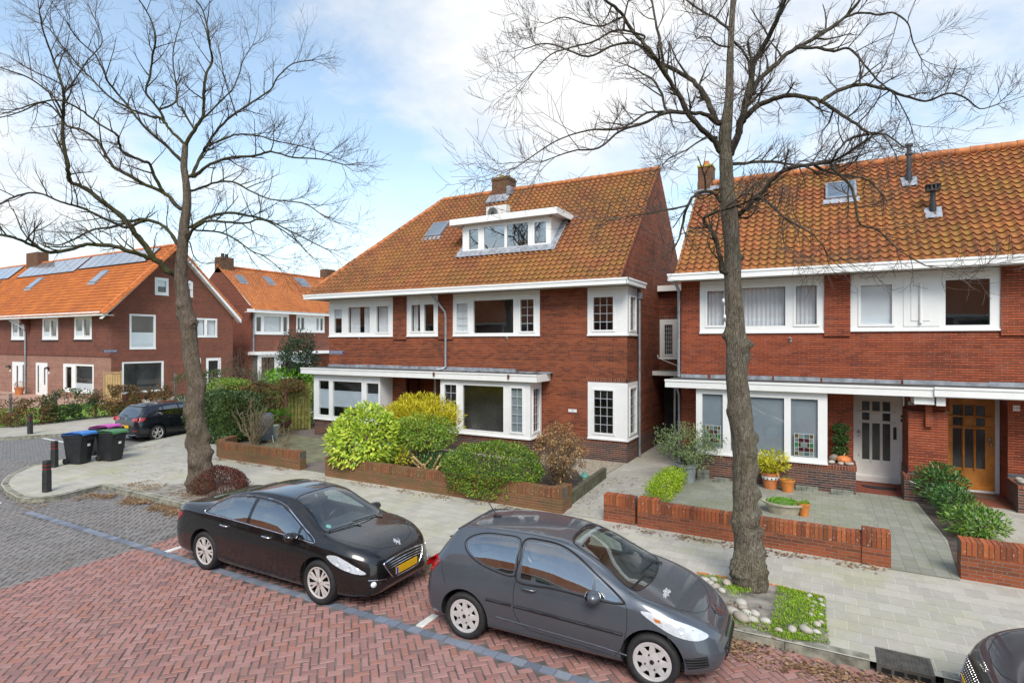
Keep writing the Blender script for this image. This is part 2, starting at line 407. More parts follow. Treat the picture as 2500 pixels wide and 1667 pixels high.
M['lf_redbrown']=leafmat('leaf_redbrown',[(.055,.016,.012),(.11,.032,.02),(.17,.06,.035)],.7,.1)
M['lf_palm']=leafmat('leaf_palm',[(.05,.16,.012),(.10,.28,.02),(.18,.38,.03)],.4,.25)
M['moss']=leafmat('moss_tuft',[(0.095,0.176,0.010),(0.203,0.351,0.015),(0.338,0.486,0.025)],.8,.2)
M['litter']=leafmat('leaf_litter',[(.10,.05,.025),(.20,.11,.05),(.32,.20,.10),(.40,.29,.17)],.8,.1)
M['straw']=leafmat('straw_litter',[(.30,.20,.09),(.42,.30,.15)],.8,.1)
M['twig']=plain('twig_bark',(.085,.062,.048),.85,var=.35,scale=5)
M['twig_pale']=plain('pale_twig',(.22,.17,.10),.85,var=.3,scale=6)
M['twig_brown']=plain('brown_twig',(.13,.075,.05),.85,var=.3,scale=6)
M['stump']=plain('cut_stump',(.42,.27,.12),.8,var=.3,scale=8)
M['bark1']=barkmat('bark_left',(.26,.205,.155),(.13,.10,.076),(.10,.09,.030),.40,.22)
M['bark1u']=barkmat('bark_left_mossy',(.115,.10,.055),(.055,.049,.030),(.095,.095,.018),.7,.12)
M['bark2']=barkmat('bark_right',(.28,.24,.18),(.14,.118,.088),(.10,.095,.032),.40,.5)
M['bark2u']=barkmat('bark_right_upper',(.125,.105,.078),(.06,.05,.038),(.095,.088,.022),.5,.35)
M['dormer_glass']=glassmat('dormer_glass',(.5,.55,.6),.30)
EXPO=0.72

def islmat(name, stops, rough=.85, grime=.5, moss=0.0):
    m,t=newmat(name); r=t.isl(); p=t.obj(); f=t.noise(p,30,4,.7)
    n=len(stops); c=t.ramp(t.math('ADD',t.math('MULTIPLY',r,.85),t.math('MULTIPLY',t.noise(p,1.2,4),.25)),[(.08+i/(n-1)*.9,s) for i,s in enumerate(stops)])
    c=t.mix(t.math('MULTIPLY',f,grime),c,tuple(x*.4 for x in stops[0]))
    if moss:
        c=t.mix(t.math('MULTIPLY',t.ramp(t.noise(p,2.4,5,.7),[(.40,0.0),(.66,1.0)]),moss),c,(.13,.12,.045))
        c=t.mix(t.math('MULTIPLY',t.ramp(t.noise(p,26,2),[(.64,0.0),(.68,1.0)]),.5),c,(.48,.48,.40))
    t.principled(c,rough,0.0,t.bump(f,.5,.008),Specular_IOR_Level=.2); return m
M['cop_r']=islmat('coping_orange',[(.16,.05,.03),(.27,.075,.034),(.42,.11,.04),(.52,.15,.05),(.40,.10,.04)],moss=.2)
M['cop_m']=islmat('coping_mossy',[(.13,.06,.035),(.24,.095,.045),(.32,.115,.05),(.22,.09,.045)],moss=.6)
M['cop_joint']=plain('coping_joint',(.10,.095,.08),.95,var=.4)
# ================================================================== camera, world, light
cam=bpy.data.cameras.new('camera'); cam.lens=20.0; cam.sensor_width=36.0; cam.clip_end=3000; cam.clip_start=.1
co=bpy.data.objects.new('camera',cam); COL.objects.link(co); SC.camera=co
co.location=(0,0,CH); co.rotation_euler=(R(90),0,TH)
SC.view_settings.view_transform='Standard'; SC.view_settings.look='None'; SC.view_settings.gamma=1.0
SC.view_settings.exposure=EXPO
try:
    SC.cycles.max_bounces=7; SC.cycles.transparent_max_bounces=24; SC.cycles.glossy_bounces=3; SC.cycles.diffuse_bounces=3
    SC.cycles.caustics_reflective=False; SC.cycles.caustics_refractive=False; SC.cycles.use_denoising=True
    SC.cycles.sample_clamp_indirect=6.0
except Exception: pass
SUN_EL=R(46); SUN_AZ=R(150)      # azimuth clockwise from +Y
w=bpy.data.worlds.new('World'); SC.world=w; w.use_nodes=True
t=NT(w)
sky=t.n('ShaderNodeTexSky',{'sky_type':'NISHITA','sun_disc':False,'sun_elevation':SUN_EL,'sun_rotation':SUN_AZ,'air_density':1.0,'dust_density':.6,'ozone_density':1.4})
tc=t.n('ShaderNodeTexCoord').outputs['Generated']
sp=t.n('ShaderNodeSeparateXYZ',Vector=tc)
zz=t.math('ADD',t.math('MAXIMUM',sp.outputs[2],0.0),.22)
px=t.math('DIVIDE',sp.outputs[0],zz); py=t.math('DIVIDE',sp.outputs[1],zz)
pv=t.n('ShaderNodeCombineXYZ',X=px,Y=py,Z=3.7).outputs[0]
n1=t.noise(pv,1.25,9,.60,dist=.35)
n2=t.noise(pv,3.6,7,.62,dist=.3)
def bump_at(u,v,k,sharp):
    d=ray(u,v).normalized()
    dp=t.n('ShaderNodeVectorMath',{'operation':'DOT_PRODUCT'},i0=tc,i1=tuple(d)).outputs['Value']
    return t.math('MULTIPLY',t.math('POWER',t.math('MAXIMUM',dp,0.0),sharp),k)
bias=bump_at(1330,120,.34,34)
for (u,v,k,s) in ((60,430,.30,60),(2050,330,.17,14),(760,70,.10,60),(330,330,-.10,40),(960,470,-.22,60),(480,90,-.10,60),(1480,500,-.08,60)):
    bias=t.math('ADD',bias,bump_at(u,v,k,s))
cov=t.math('ADD',t.math('ADD',t.math('MULTIPLY',n1,.75),t.math('MULTIPLY',n2,.34)),bias)
mask=t.ramp(cov,[(.47,0.0),(.62,.55),(.86,1.0)])
hz=t.ramp(t.math('MAXIMUM',sp.outputs[2],0.0),[(0.0,.85),(.10,.55),(.30,.20),(.6,.08)])
mask=t.math('MAXIMUM',mask,hz)
shade=t.mix(t.ramp(n2,[(.35,0.0),(.65,1.0)]),(5.6,5.95,6.4),(7.0,7.0,6.95))
blue=t.mix(1.0,sky.outputs[0],(1.75,1.78,1.62),'MULTIPLY')
colr=t.mix(mask,blue,shade)
bg=t.n('ShaderNodeBackground',Color=colr,Strength=.095)
wo=t.nt.nodes.new('ShaderNodeOutputWorld'); t.set(wo.inputs[0],bg)
sl=bpy.data.lights.new('sun','SUN'); sl.energy=2.3; sl.angle=R(28); sl.color=(1.0,.95,.88)
so=bpy.data.objects.new('sun',sl); COL.objects.link(so)
sd=Vector((math.sin(SUN_AZ)*math.cos(SUN_EL),math.cos(SUN_AZ)*math.cos(SUN_EL),math.sin(SUN_EL)))
so.rotation_euler=sd.to_track_quat('Z','Y').to_euler(); so.location=(0,-20,40)
# ================================================================== ground materials
def paver_mesh_mat(name, stops, rough=.75, wet=0.0):
    m,t=newmat(name); r=t.isl(); p=t.pos()
    n=t.noise(p,.6,5,.65); f=t.noise(p,26,4,.7)
    k=t.math('ADD',t.math('MULTIPLY',r,.8),t.math('MULTIPLY',n,.35))
    k=t.math('SUBTRACT',k,.08)
    m_=len(stops); c=t.ramp(k,[(.06+i/(m_-1)*.9,s) for i,s in enumerate(stops)])
    c=t.mix(t.math('MULTIPLY',f,.55),c,tuple(x*.5 for x in stops[1]))
    c=t.mix(t.ramp(t.noise(p,1.4,5,.7,dist=.5),[(.5,0.0),(.75,.35)]),c,(.10,.085,.08))
    t.principled(c,rough,0.0,t.bump(f,.4,.006),Specular_IOR_Level=.35); return m
M['paver_red']=paver_mesh_mat('paver_red',[(.25,.135,.125),(.32,.165,.148),(.37,.195,.172),(.40,.225,.20),(.36,.165,.125),(.37,.20,.17)])
M['paver_grey']=paver_mesh_mat('paver_grey',[(.15,.143,.138),(.20,.190,.182),(.235,.222,.212),(.22,.195,.18),(.27,.255,.24)])
M['paver_blue']=paver_mesh_mat('paver_blue',[(.13,.15,.19),(.19,.215,.27),(.23,.26,.32),(.28,.30,.34)])
M['joint']=plain('joint_sand',(.115,.10,.09),.9,var=.6,scale=3)
def slabmat(name, base, joint, algae=.5, bw=.30, rh=.30, off=.5, rot=0, ms=.006, acol=(.30,.31,.13), spots=.5, pjoint=None):
    m,t=newmat(name); p=t.pos()
    mp=t.n('ShaderNodeMapping',Vector=p); mp.inputs['Rotation'].default_value=(0,0,R(rot))
    sep=t.n('ShaderNodeSeparateXYZ',Vector=mp.outputs[0])
    v=t.math('DIVIDE',sep.outputs[1],rh); row=t.math('FLOOR',v); fv=t.math('SUBTRACT',v,row)
    uu=t.math('ADD',t.math('DIVIDE',sep.outputs[0],bw),t.math('MULTIPLY',row,off)); col=t.math('FLOOR',uu); fu=t.math('SUBTRACT',uu,col)
    cell=t.n('ShaderNodeCombineXYZ',X=col,Y=row)
    wn=t.n('ShaderNodeTexWhiteNoise',{'noise_dimensions':'2D'},Vector=cell).outputs[0]
    f=t.noise(p,70,4,.75); n=t.noise(p,.7,6,.7); md=t.noise(p,6,4,.7)
    k=t.math('ADD',t.math('MULTIPLY',wn,.4),t.math('MULTIPLY',md,.6))
    c=t.ramp(k,[(.2,tuple(x*.82 for x in base)),(.8,tuple(x*1.12 for x in base))])
    c=t.mix(t.math('MULTIPLY',t.ramp(f,[(.35,1.0),(.65,0.0)]),.30),c,tuple(x*.45 for x in base))
    c=t.mix(t.math('MULTIPLY',t.ramp(n,[(.48,0.0),(.70,1.0)]),algae),c,acol)
    c=t.mix(t.math('MULTIPLY',t.ramp(t.noise(p,2.3,5,.7),[(.5,0.0),(.75,1.0)]),spots),c,tuple(x*.62 for x in base))
    jh=t.math('LESS_THAN',t.math('MULTIPLY',fv,rh),ms); jv=t.math('LESS_THAN',t.math('MULTIPLY',fu,bw),ms)
    c=t.mix(t.math('MULTIPLY',jh,.85),c,joint); c=t.mix(t.math('MULTIPLY',jv,.85),c,pjoint or joint)
    h=t.math('SUBTRACT',t.math('MULTIPLY',f,.25),t.math('MAXIMUM',jh,jv))
    h=t.math('ADD',h,t.math('MULTIPLY',wn,.3))
    t.principled(c,.85,0.0,t.bump(h,.6,.008),Specular_IOR_Level=.25); return m
M['pave']=slabmat('pavement_slabs',(.45,.425,.365),(.19,.17,.13),.55,pjoint=(.58,.55,.47),acol=(.36,.36,.17))
M['pave_path']=slabmat('garden_slabs',(.30,.30,.24),(.11,.105,.07),.75,bw=.30,rh=.30,acol=(.20,.22,.10),pjoint=(.13,.12,.08))
M['pave_rows']=slabmat('path_bricks',(.29,.29,.24),(.09,.085,.06),.7,bw=.21,rh=.21,rot=90,acol=(.19,.21,.10),pjoint=(.11,.10,.07))
M['drive']=slabmat('drive_slabs',(.45,.42,.36),(.30,.28,.22),.25,bw=.30,rh=.30,ms=.004)
M['road_far']=slabmat('road_far',(.195,.19,.185),(.09,.088,.085),0,bw=.21,rh=.105,rot=20)
M['pave_far']=slabmat('pave_far',(.43,.40,.345),(.25,.23,.2),.35,bw=.3,rh=.3)
M['terrace']=slabmat('pink_path',(.46,.29,.22),(.3,.2,.15),.1)
M['step_red']=slabmat('red_doorstep',(.24,.07,.045),(.07,.05,.04),.1,bw=.2,rh=.1,off=0,ms=.008)
M['kerb']=plain('kerb_concrete',(.23,.225,.18),.95,var=.5,scale=6,bump=.8,Specular_IOR_Level=.1)
M['soil']=plain('soil',(.075,.055,.042),.95,var=.5,scale=7,bump=1)
M['sandsoil']=plain('sandy_soil',(.22,.20,.17),.95,var=.5,scale=5,bump=1)
def gravelmat(name, cols, scale):
    m,t=newmat(name); p=t.pos()
    vo=t.n('ShaderNodeTexVoronoi',Vector=p,Scale=scale)
    c=t.ramp(t.n('ShaderNodeTexWhiteNoise',Vector=vo.outputs['Color']).outputs[0],[(i/(len(cols)-1),c) for i,c in enumerate(cols)])
    d=t.ramp(vo.outputs['Distance'],[(.0,1.0),(.7,0.0)])
    c=t.mix(t.ramp(vo.outputs['Distance'],[(.45,0.0),(.75,.7)]),c,(.06,.05,.04))
    t.principled(c,.8,0.0,t.bump(d,1.0,.02)); return m
M['gravel']=gravelmat('pea_gravel',[(.30,.24,.21),(.20,.165,.15),(.36,.30,.26),(.25,.18,.155)],55)
M['pebbles']=gravelmat('cream_pebbles',[(.52,.44,.33),(.40,.32,.22),(.60,.54,.44),(.34,.28,.2)],28)
M['lawnsoil']=plain('mossy_ground',(.17,.165,.095),.95,var=.35,scale=3,bump=.8)
M['lawn']=plain('lawn',(.13,.24,.02),.9,var=.4,scale=4,bump=1)
M['grate']=plain('cast_iron_grate',(.10,.095,.085),.7,metal=.3,var=.4,scale=8)
M['mark']=plain('white_marking',(.62,.62,.58),.7,var=.2,scale=9)
# ================================================================== ground sheets
struct(MB().face([(-900,-700,-.10),(900,-700,-.10),(900,1200,-.10),(-900,1200,-.10)]).build('ground',M['lawnsoil']))
struct(MB().face([(-120,-6,-.012),(40,-6,-.012),(40,90,-.012),(-120,90,-.012)]).build('road',M['road_far']))
N_=lambda x,y:(0+x/4.48,1050+y/4.48)
kpx=[(1175,655),(1110,650),(900,700),(665,760),(500,785),(335,800),(200,790),(60,710),(8,640),(30,590),(90,530),(180,490),(310,430)]
kp=[G(*N_(*p),0) for p in kpx]
kerb_pts=[(14,8.30),(2.4,8.26)]
main_kerb=[Vector((14,8.27,0)),Vector((1.2,8.27,0)),Vector((.55,8.27,0)),Vector((-16.6,8.30,0))]
side_kerb=[Vector((-22.6,10.0,0)),Vector((-22.95,11.5,0)),Vector((-23.35,12.6,0)),Vector((-24.0,15.0,0)),Vector((-25.4,22,0)),Vector((-27.5,34,0)),Vector((-31,60,0))]
outer=main_kerb+kp+side_kerb
pave_poly=[(p.x,p.y) for p in outer]+[(-20,60),(-18.9,17.8),(-5.0,22.9),(-3.0,22.9),(-3.0,17.8),(14,18.5)]
polygon_sheet('pavement',pave_poly,.118,M['pave'])
def kerb(name, pts, wdt=.15, h=.125, mat=None):
    mb=MB()
    pts=[Vector((p[0],p[1],0)) for p in pts]
    offs=[]
    for i,p in enumerate(pts):
        a=pts[max(i-1,0)]; b=pts[min(i+1,len(pts)-1)]; d=(b-a).normalized()
        offs.append(Vector((d.y,-d.x,0)))
    prof=[(0.0,-.05),(0.01,h-.03),(.035,h),(wdt,h+.003),(wdt,h-.03)]
    for i in range(len(pts)-1):
        L=(pts[i+1]-pts[i]).length; n=max(1,round(L/.95))
        for k in range(n):
            f0=k/n+(.004/L*1.0); f1=(k+1)/n-(.004/L)
            p0=pts[i].lerp(pts[i+1],f0); p1=pts[i].lerp(pts[i+1],f1)
            o0=offs[i].lerp(offs[i+1],f0); o1=offs[i].lerp(offs[i+1],f1)
            for q in range(len(prof)-1):
                (a,za),(b,zb)=prof[q],prof[q+1]
                mb.face([p0+o0*a+Vector((0,0,za)),p0+o0*b+Vector((0,0,zb)),p1+o1*b+Vector((0,0,zb)),p1+o1*a+Vector((0,0,za))][::-1])
    return struct(mb.build(name,mat or M['kerb']))
# direction of travel keeps the pavement on the left-hand normal
kerb('kerb',[(p.x,p.y) for p in outer if not (0.5<p.x<1.25)][0:1]+[(1.25,8.27)],)
kerb('kerb',[(.52,8.27)]+[(p.x,p.y) for p in outer if p.x<0.5])
# left pavement beyond the side street
lk=[(-32.6,60),(-29.6,30),(-28.7,20),(-28.1,13.4),(-28.6,11.8),(-29.6,10.4),(-31.5,9.3),(-34,8.7),(-90,8.7)]
polygon_sheet('pavement',lk+[(-90,30),(-36,60)],.116,M['pave_far'])
kerb('kerb',lk[::-1] if False else lk,)
# parking bay beside the parked car, laid in brick
# herringbone pavers --------------------------------------------------------------
def inpoly(x,y,poly):
    c=False; n=len(poly); j=n-1
    for i in range(n):
        xi,yi=poly[i]; xj,yj=poly[j]
        if (yi>y)!=(yj>y) and x<(xj-xi)*(y-yi)/(yj-yi)+xi: c=not c
        j=i
    return c
def herring(name, inside, bbox, mat, L=.204, ang=45, seed=1, tilt=.004):
    rng=random.Random(seed); W=L/2; g=.0058; ca,sa=math.cos(R(ang)),math.sin(R(ang))
    x0,x1,y0,y1=bbox; mb=MB(); V=mb.v; F=mb.f; Mi=mb.m
    cx,cy=(x0+x1)/2,(y0+y1)/2; rad=math.hypot(x1-x0,y1-y0)/2
    nn=int(rad/W)+3
    for i in range(-nn,nn):
        for j in range(-nn,nn):
            k=(i-j)%4
            if k==0: a0,a1,b0,b1=i*W,(i+2)*W,j*W,(j+1)*W
            elif k==3: a0,a1,b0,b1=i*W,(i+1)*W,j*W,(j+2)*W
            else: continue
            ma,mb_=(a0+a1)/2,(b0+b1)/2
            X=cx+ma*ca-mb_*sa; Y=cy+ma*sa+mb_*ca
            if not (x0<X<x1 and y0<Y<y1) or not inside(X,Y): continue
            a0+=g*rng.uniform(.5,1.6);a1-=g*rng.uniform(.5,1.6);b0+=g*rng.uniform(.5,1.6);b1-=g*rng.uniform(.5,1.6)
            e=.008; zt=rng.uniform(-.003,.003); tx=rng.uniform(-tilt,tilt); ty=rng.uniform(-tilt,tilt)
            base=len(V)
            for (q,zz) in ((0,-.012),(e,0.0)):
                for (a,b,sx,sy) in ((a0+q,b0+q,-1,-1),(a1-q,b0+q,1,-1),(a1-q,b1-q,1,1),(a0+q,b1-q,-1,1)):
                    V.append((cx+a*ca-b*sa, cy+a*sa+b*ca, zz+zt+tx*sx+ty*sy))
            F.append((base+4,base+5,base+6,base+7)); Mi.append(0)
            for q in range(4):
                q2=(q+1)%4; F.append((base+q,base+q2,base+4+q2,base+4+q)); Mi.append(0)
    return struct(mb.build(name,mat))
XB=-11.80
struct(MB().face([(-24.5,-.5,-.009),(7,-.5,-.009),(7,8.4,-.009),(-24.5,8.4,-.009)]).build('road_bed',M['joint']))
herring('red_paving',lambda x,y:(y<6.27 or y>6.46) and x>XB-.02*(y-4),(-12,5.5,.8,8.28),M['paver_red'],seed=3)
pv_in=lambda x,y:(y<6.27 or y>6.46 or x<-16.7) and x<=XB-.02*(y-4) and not inpoly(x,y,pave_poly) 
herring('grey_paving',pv_in,(-24.3,-11.6,.3,8.9),M['paver_grey'],seed=5)
mb=MB(); rng=random.Random(4); x=-16.6
while x<6.5:
    L=.205; z=rng.uniform(-.002,.004)
    T=Matrix.Translation((x+L/2,6.365+rng.uniform(-.004,.004),z))@Matrix.Rotation(rng.uniform(-.012,.012),4,'Z')
    mb.box(-L/2+.004,L/2-.004,-.07,.07,-.02,.004,T=T,skip='b'); x+=L
struct(mb.build('gutter_strip',M['paver_blue']))
mb=MB()
for (k,x,y) in (('a',*N_(1830,1325)),('b',1020+20/3.0154,1220+925/3.0154)):
    p=G(x,y,0); mb.box(p.x-.06,p.x+.06,p.y-.03,p.y+.36,-.01,.0085)
p0=G(*N_(30,785),0)
mb.box(p0.x-.1,p0.x+.1,p0.y-.5,p0.y-.05,-.01,.0085)
a=G(375/3.6185,950+432/3.6185,0); b=G(600/3.6185,950+475/3.6185,0)
dv=(b-a).normalized(); nv=Vector((-dv.y,dv.x,0))*.06
mb.face([a-nv+Vector((0,0,.004)),b-nv+Vector((0,0,.004)),b+nv+Vector((0,0,.004)),a+nv+Vector((0,0,.004))])
struct(mb.build('parking_marking',M['mark']))
# garden surfaces ------------------------------------------------------------------
polygon_sheet('gravel_garden',[(-18.0,12.25),(-12.9,12.25),(-12.6,14.2),(-12.2,17.8),(-22.5,19.5),(-21.3,14.5)],.126,M['gravel'])
polygon_sheet('mossy_patch',[(-17.5,12.6),(-14.6,12.9),(-13.6,14.6),(-15.0,16.4),(-19.6,16.6),(-19.6,13.6)],.130,M['lawnsoil'])
polygon_sheet('planting_bed',[(-12.7,12.15),(-5.35,12.15),(-5.6,15.0),(-6.6,16.2),(-12.2,16.9)],.128,M['soil'])
polygon_sheet('pebble_bed',[(-6.6,16.2),(-5.62,14.6),(-5.58,17.85),(-8.4,17.85),(-9.0,16.6)],.134,M['pebbles'])
polygon_sheet('driveway',[(-5.35,12.0),(-4.25,12.0),(-3.95,14.4),(-3.82,17.2),(-3.82,22.9),(-5.53,22.9),(-5.5,15.6)],.124,M['drive'])
polygon_sheet('front_garden_paving',[(-3.3,12.2),(1.0,12.2),(1.0,17.0),(.75,18.6),(-3.8,18.0),(-3.75,15.0)],.124,M['pave_path'])
polygon_sheet('garden_path',[(1.0,11.75),(2.0,11.75),(2.15,14),(1.95,17.5),(1.95,18.3),(.72,18.3),(1.0,15.0)],.128,M['pave_rows'])
polygon_sheet('planting_bed',[(2.02,12.1),(2.6,12.1),(2.9,14.2),(2.95,17.6),(2.0,17.6),(2.18,14)],.129,M['soil'])
polygon_sheet('garden_path',[(2.95,12.2),(5.5,12.2),(5.5,18.5),(2.95,18.5)],.124,M['drive'])
polygon_sheet('doorstep',[(.72,17.35),(1.98,17.35),(1.93,18.62),(.78,18.62)],.17,M['step_red'])
polygon_sheet('doorstep',[(2.85,17.3),(4.1,17.3),(4.0,18.62),(2.85,18.62)],.17,M['step_red'])
mb=MB().box(.72,1.98,17.33,17.36,.10,.168).box(2.85,4.1,17.28,17.31,.10,.168); struct(mb.build('doorstep_edge',M['step_red']))
polygon_sheet('lawn',[(-48,9.9),(-33.0,9.9),(-32.9,19.0),(-40.4,19.0),(-48,19.0)],.14,M['lawn'])
polygon_sheet('garden_path',[(-56,14.5),(-43.5,14.0),(-40.8,16.2),(-41,20.1),(-58,20.1)],.150,M['terrace'])
# soil collar round the right tree
tp=[G(1450+x/2.24,1000+y/2.24,.12) for x,y in [(545,890),(750,925),(980,960),(1265,1030),(1270,1160),(1290,1285),(1050,1260),(740,1165)]]
polygon_sheet('tree_pit',[(p.x,p.y) for p in tp],.128,M['sandsoil'])
tp2=[(-15.9,8.5),(-13.3,8.5),(-13.2,10.3),(-15.3,10.4)]
polygon_sheet('tree_pit',tp2,.124,M['sandsoil'])
mb=MB()
for a,b in zip(tp[:3],tp[1:4]):
    n=max(1,int((b-a).length/.21))
    for i in range(n):
        p=a.lerp(b,(i+.5)/n); d=(b-a).normalized(); ang=math.atan2(d.y,d.x)
        mb.box(-.10,.10,-.025,.025,.05,.142,T=Matrix.Translation((p.x,p.y,0))@Matrix.Rotation(ang,4,'Z'))
struct(mb.build('brick_edging',M['terracotta']))
# ================================================================== building kit
def mapF(Y): return lambda a,z,d: (a, Y+d, z)            # wall facing -Y
def mapR(X): return lambda a,z,d: (X-d, a, z)            # wall facing +X
def mapL(X): return lambda a,z,d: (X+d, a, z)            # wall facing -X
def facade(mb, m, a0,a1,z0,z1, holes=(), d=0.0, rev=.11, mi=0):
    A=sorted(set([a0,a1]+[h for q in holes for h in q[:2] if a0<h<a1])); Z=sorted(set([z0,z1]+[h for q in holes for h in q[2:4] if z0<h<z1]))
    for i in range(len(A)-1):
        for j in range(len(Z)-1):
            ca,cz=(A[i]+A[i+1])/2,(Z[j]+Z[j+1])/2
            if any(q[0]<ca<q[1] and q[2]<cz<q[3] for q in holes): continue
            mb.face([m(A[i],Z[j],d),m(A[i+1],Z[j],d),m(A[i+1],Z[j+1],d),m(A[i],Z[j+1],d)],mi)
    for (p,q,r,s) in [h[:4] for h in holes]:
        for (u0,v0,u1,v1) in ((p,r,q,r),(q,r,q,s),(q,s,p,s),(p,s,p,r)):
            mb.face([m(u0,v0,d),m(u1,v1,d),m(u1,v1,d+rev),m(u0,v0,d+rev)],mi)
    return mb
def mbox(mb, m, a0,a1,z0,z1,d0,d1,mi=0):
    p=[m(a,z,d) for d in (d0,d1) for z in (z0,z1) for a in (a0,a1)]
    i=len(mb.v); mb.v.extend(p)
    for f in ((0,1,3,2),(4,6,7,5),(0,4,5,1),(2,3,7,6),(0,2,6,4),(1,5,7,3)):
        mb.f.append(tuple(i+k for k in f)); mb.m.append(mi)
    return mb
def curtain_mesh(m,a0,a1,z0,z1,d,amp=.025,wl=.11,seed=0):
    rng=random.Random(seed); mb=MB(); n=max(6,int((a1-a0)/wl*8)); ph=rng.uniform(0,6)
    base=0
    for i in range(n+1):
        a=a0+(a1-a0)*i/n; ph+=rng.uniform(.5,1.05)
        dd=d+amp*math.sin(ph)
        mb.v.append(m(a,z0,dd*1.0+rng.uniform(-.004,.004))); mb.v.append(m(a,z1,d+amp*.7*math.sin(ph)))
        if i: mb.f.append((2*i-2,2*i,2*i+1,2*i-1)); mb.m.append(0)
    return mb
def window(parent, m, a0,a1,z0,z1, lights, name='window', d=-.015, thick=.09, mat=None, label=None, room=True, roomd=1.1, sashw=.05, glass=None):
    """white frame board with openings, one or more lights: dict(g=(a0,a1,z0,z1), sash, lead, back)"""
    mat=mat or M['white']
    mb=MB(); facade(mb,m,a0,a1,z0,z1,[l['g'] for l in lights],d=d,rev=thick)
    for (u0,v0,u1,v1) in ((a0,z0,a1,z0),(a1,z0,a1,z1),(a1,z1,a0,z1),(a0,z1,a0,z0)):
        mb.face([m(u0,v0,d),m(u1,v1,d),m(u1,v1,d+.1),m(u0,v0,d+.1)])
    mbox(mb,m,a0-.01,a1+.01,z0-.035,z0+.012,d-.035,d+.10)
    fr=mb.build(name,mat,parent)
    if label: fr['label']=label
    for k,l in enumerate(lights):
        g=l['g']
        if l.get('sash',True):
            s=MB(); w_=sashw; o=.012
            mbox(s,m,g[0]-w_,g[1]+w_,g[2]-w_,g[2]+o,d-.022,d+.02); mbox(s,m,g[0]-w_,g[1]+w_,g[3]-o,g[3]+w_,d-.022,d+.02)
            mbox(s,m,g[0]-w_,g[0]+o,g[2]+o,g[3]-o,d-.022,d+.02); mbox(s,m,g[1]-o,g[1]+w_,g[2]+o,g[3]-o,d-.022,d+.02)
            s.build('sash',mat,fr)
        p=MB(); p.face([m(g[0],g[2],d+.035),m(g[1],g[2],d+.035),m(g[1],g[3],d+.035),m(g[0],g[3],d+.035)]); p.build('pane',glass or M['glass'],fr)
        if l.get('lead'):
            nx,nz=l['lead']; b=MB(); t_=.0075
            for i in range(1,nx):
                a=g[0]+(g[1]-g[0])*i/nx; mbox(b,m,a-t_,a+t_,g[2],g[3],d+.024,d+.033)
            for j in range(1,nz):
                z=g[2]+(g[3]-g[2])*j/nz; mbox(b,m,g[0],g[1],z-t_,z+t_,d+.022,d+.0315)
            b.build('leaded_bars',M['leadcame'],fr)
        bk=l.get('back')
        if bk=='curtain': curtain_mesh(m,g[0]-.03,g[1]+.03,g[2]-.02,g[3]+.02,d+.17,seed=int(abs(g[0])*100)).build('curtain',M['curtain'],fr,smooth=True)
        elif bk=='side':
            ww=(g[1]-g[0])
            curtain_mesh(m,g[0]-.03,g[0]+ww*.42,g[2]-.02,g[3]+.02,d+.17,seed=3).build('curtain',M['curtain'],fr,smooth=True)
            curtain_mesh(m,g[0]+ww*.62,g[1]+.03,g[2]-.02,g[3]+.02,d+.17,seed=8).build('curtain',M['curtain'],fr,smooth=True)
        elif bk=='pleat':
            b=MB(); zt=g[2]+(g[3]-g[2])*l.get('top',.76); zb=g[2]+(g[3]-g[2])*l.get('bot',.25); n=18
            for i in range(n):
                za=zb+(zt-zb)*i/n; zc=zb+(zt-zb)*(i+1)/n; zm=(za+zc)/2
                b.face([m(g[0]-.01,za,d+.085),m(g[1]+.01,za,d+.085),m(g[1]+.01,zm,d+.065),m(g[0]-.01,zm,d+.065)])
                b.face([m(g[0]-.01,zm,d+.065),m(g[1]+.01,zm,d+.065),m(g[1]+.01,zc,d+.085),m(g[0]-.01,zc,d+.085)])
            mbox(b,m,g[0]-.01,g[1]+.01,zt-.02,zt+.015,d+.06,d+.09); mbox(b,m,g[0]-.01,g[1]+.01,zb-.03,zb,d+.06,d+.09)
            b.build('pleated_blind',M['blind'],fr)
        elif bk=='half':
            b=MB(); mbox(b,m,g[0]-.01,g[1]+.01,g[2]-.01,g[2]+(g[3]-g[2])*l.get('frac',.45),d+.045,d+.05); b.build('frosted_film',M['blindw'],fr)
        elif bk=='roller':
            b=MB(); mbox(b,m,g[0]-.01,g[1]+.01,g[2]+(g[3]-g[2])*l.get('frac',0),g[3]+.01,d+.07,d+.075); b.build('roller_blind',M['blindw'],fr)
        elif bk=='venetian':
            b=MB(); n=int((g[3]-g[2])/.028)
            for i in range(n):
                z=g[2]+(g[3]-g[2])*i/n
                b.face([m(g[0],z,d+.07),m(g[1],z,d+.07),m(g[1],z+.030,d+.078),m(g[0],z+.030,d+.078)])
            b.build('venetian_blind',M['blind2'],fr)
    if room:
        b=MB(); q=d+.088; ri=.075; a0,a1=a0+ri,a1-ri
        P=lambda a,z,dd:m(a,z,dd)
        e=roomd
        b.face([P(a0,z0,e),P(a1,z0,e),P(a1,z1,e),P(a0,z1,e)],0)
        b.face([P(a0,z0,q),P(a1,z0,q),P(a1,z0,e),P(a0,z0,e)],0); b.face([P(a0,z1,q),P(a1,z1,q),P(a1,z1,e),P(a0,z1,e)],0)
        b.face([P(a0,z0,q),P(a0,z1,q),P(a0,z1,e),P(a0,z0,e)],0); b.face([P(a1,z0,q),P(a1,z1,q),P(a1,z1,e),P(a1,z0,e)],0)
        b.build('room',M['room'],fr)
    return fr
def L(a0,a1,z0,z1,**k): return dict(g=(a0,a1,z0,z1),**k)
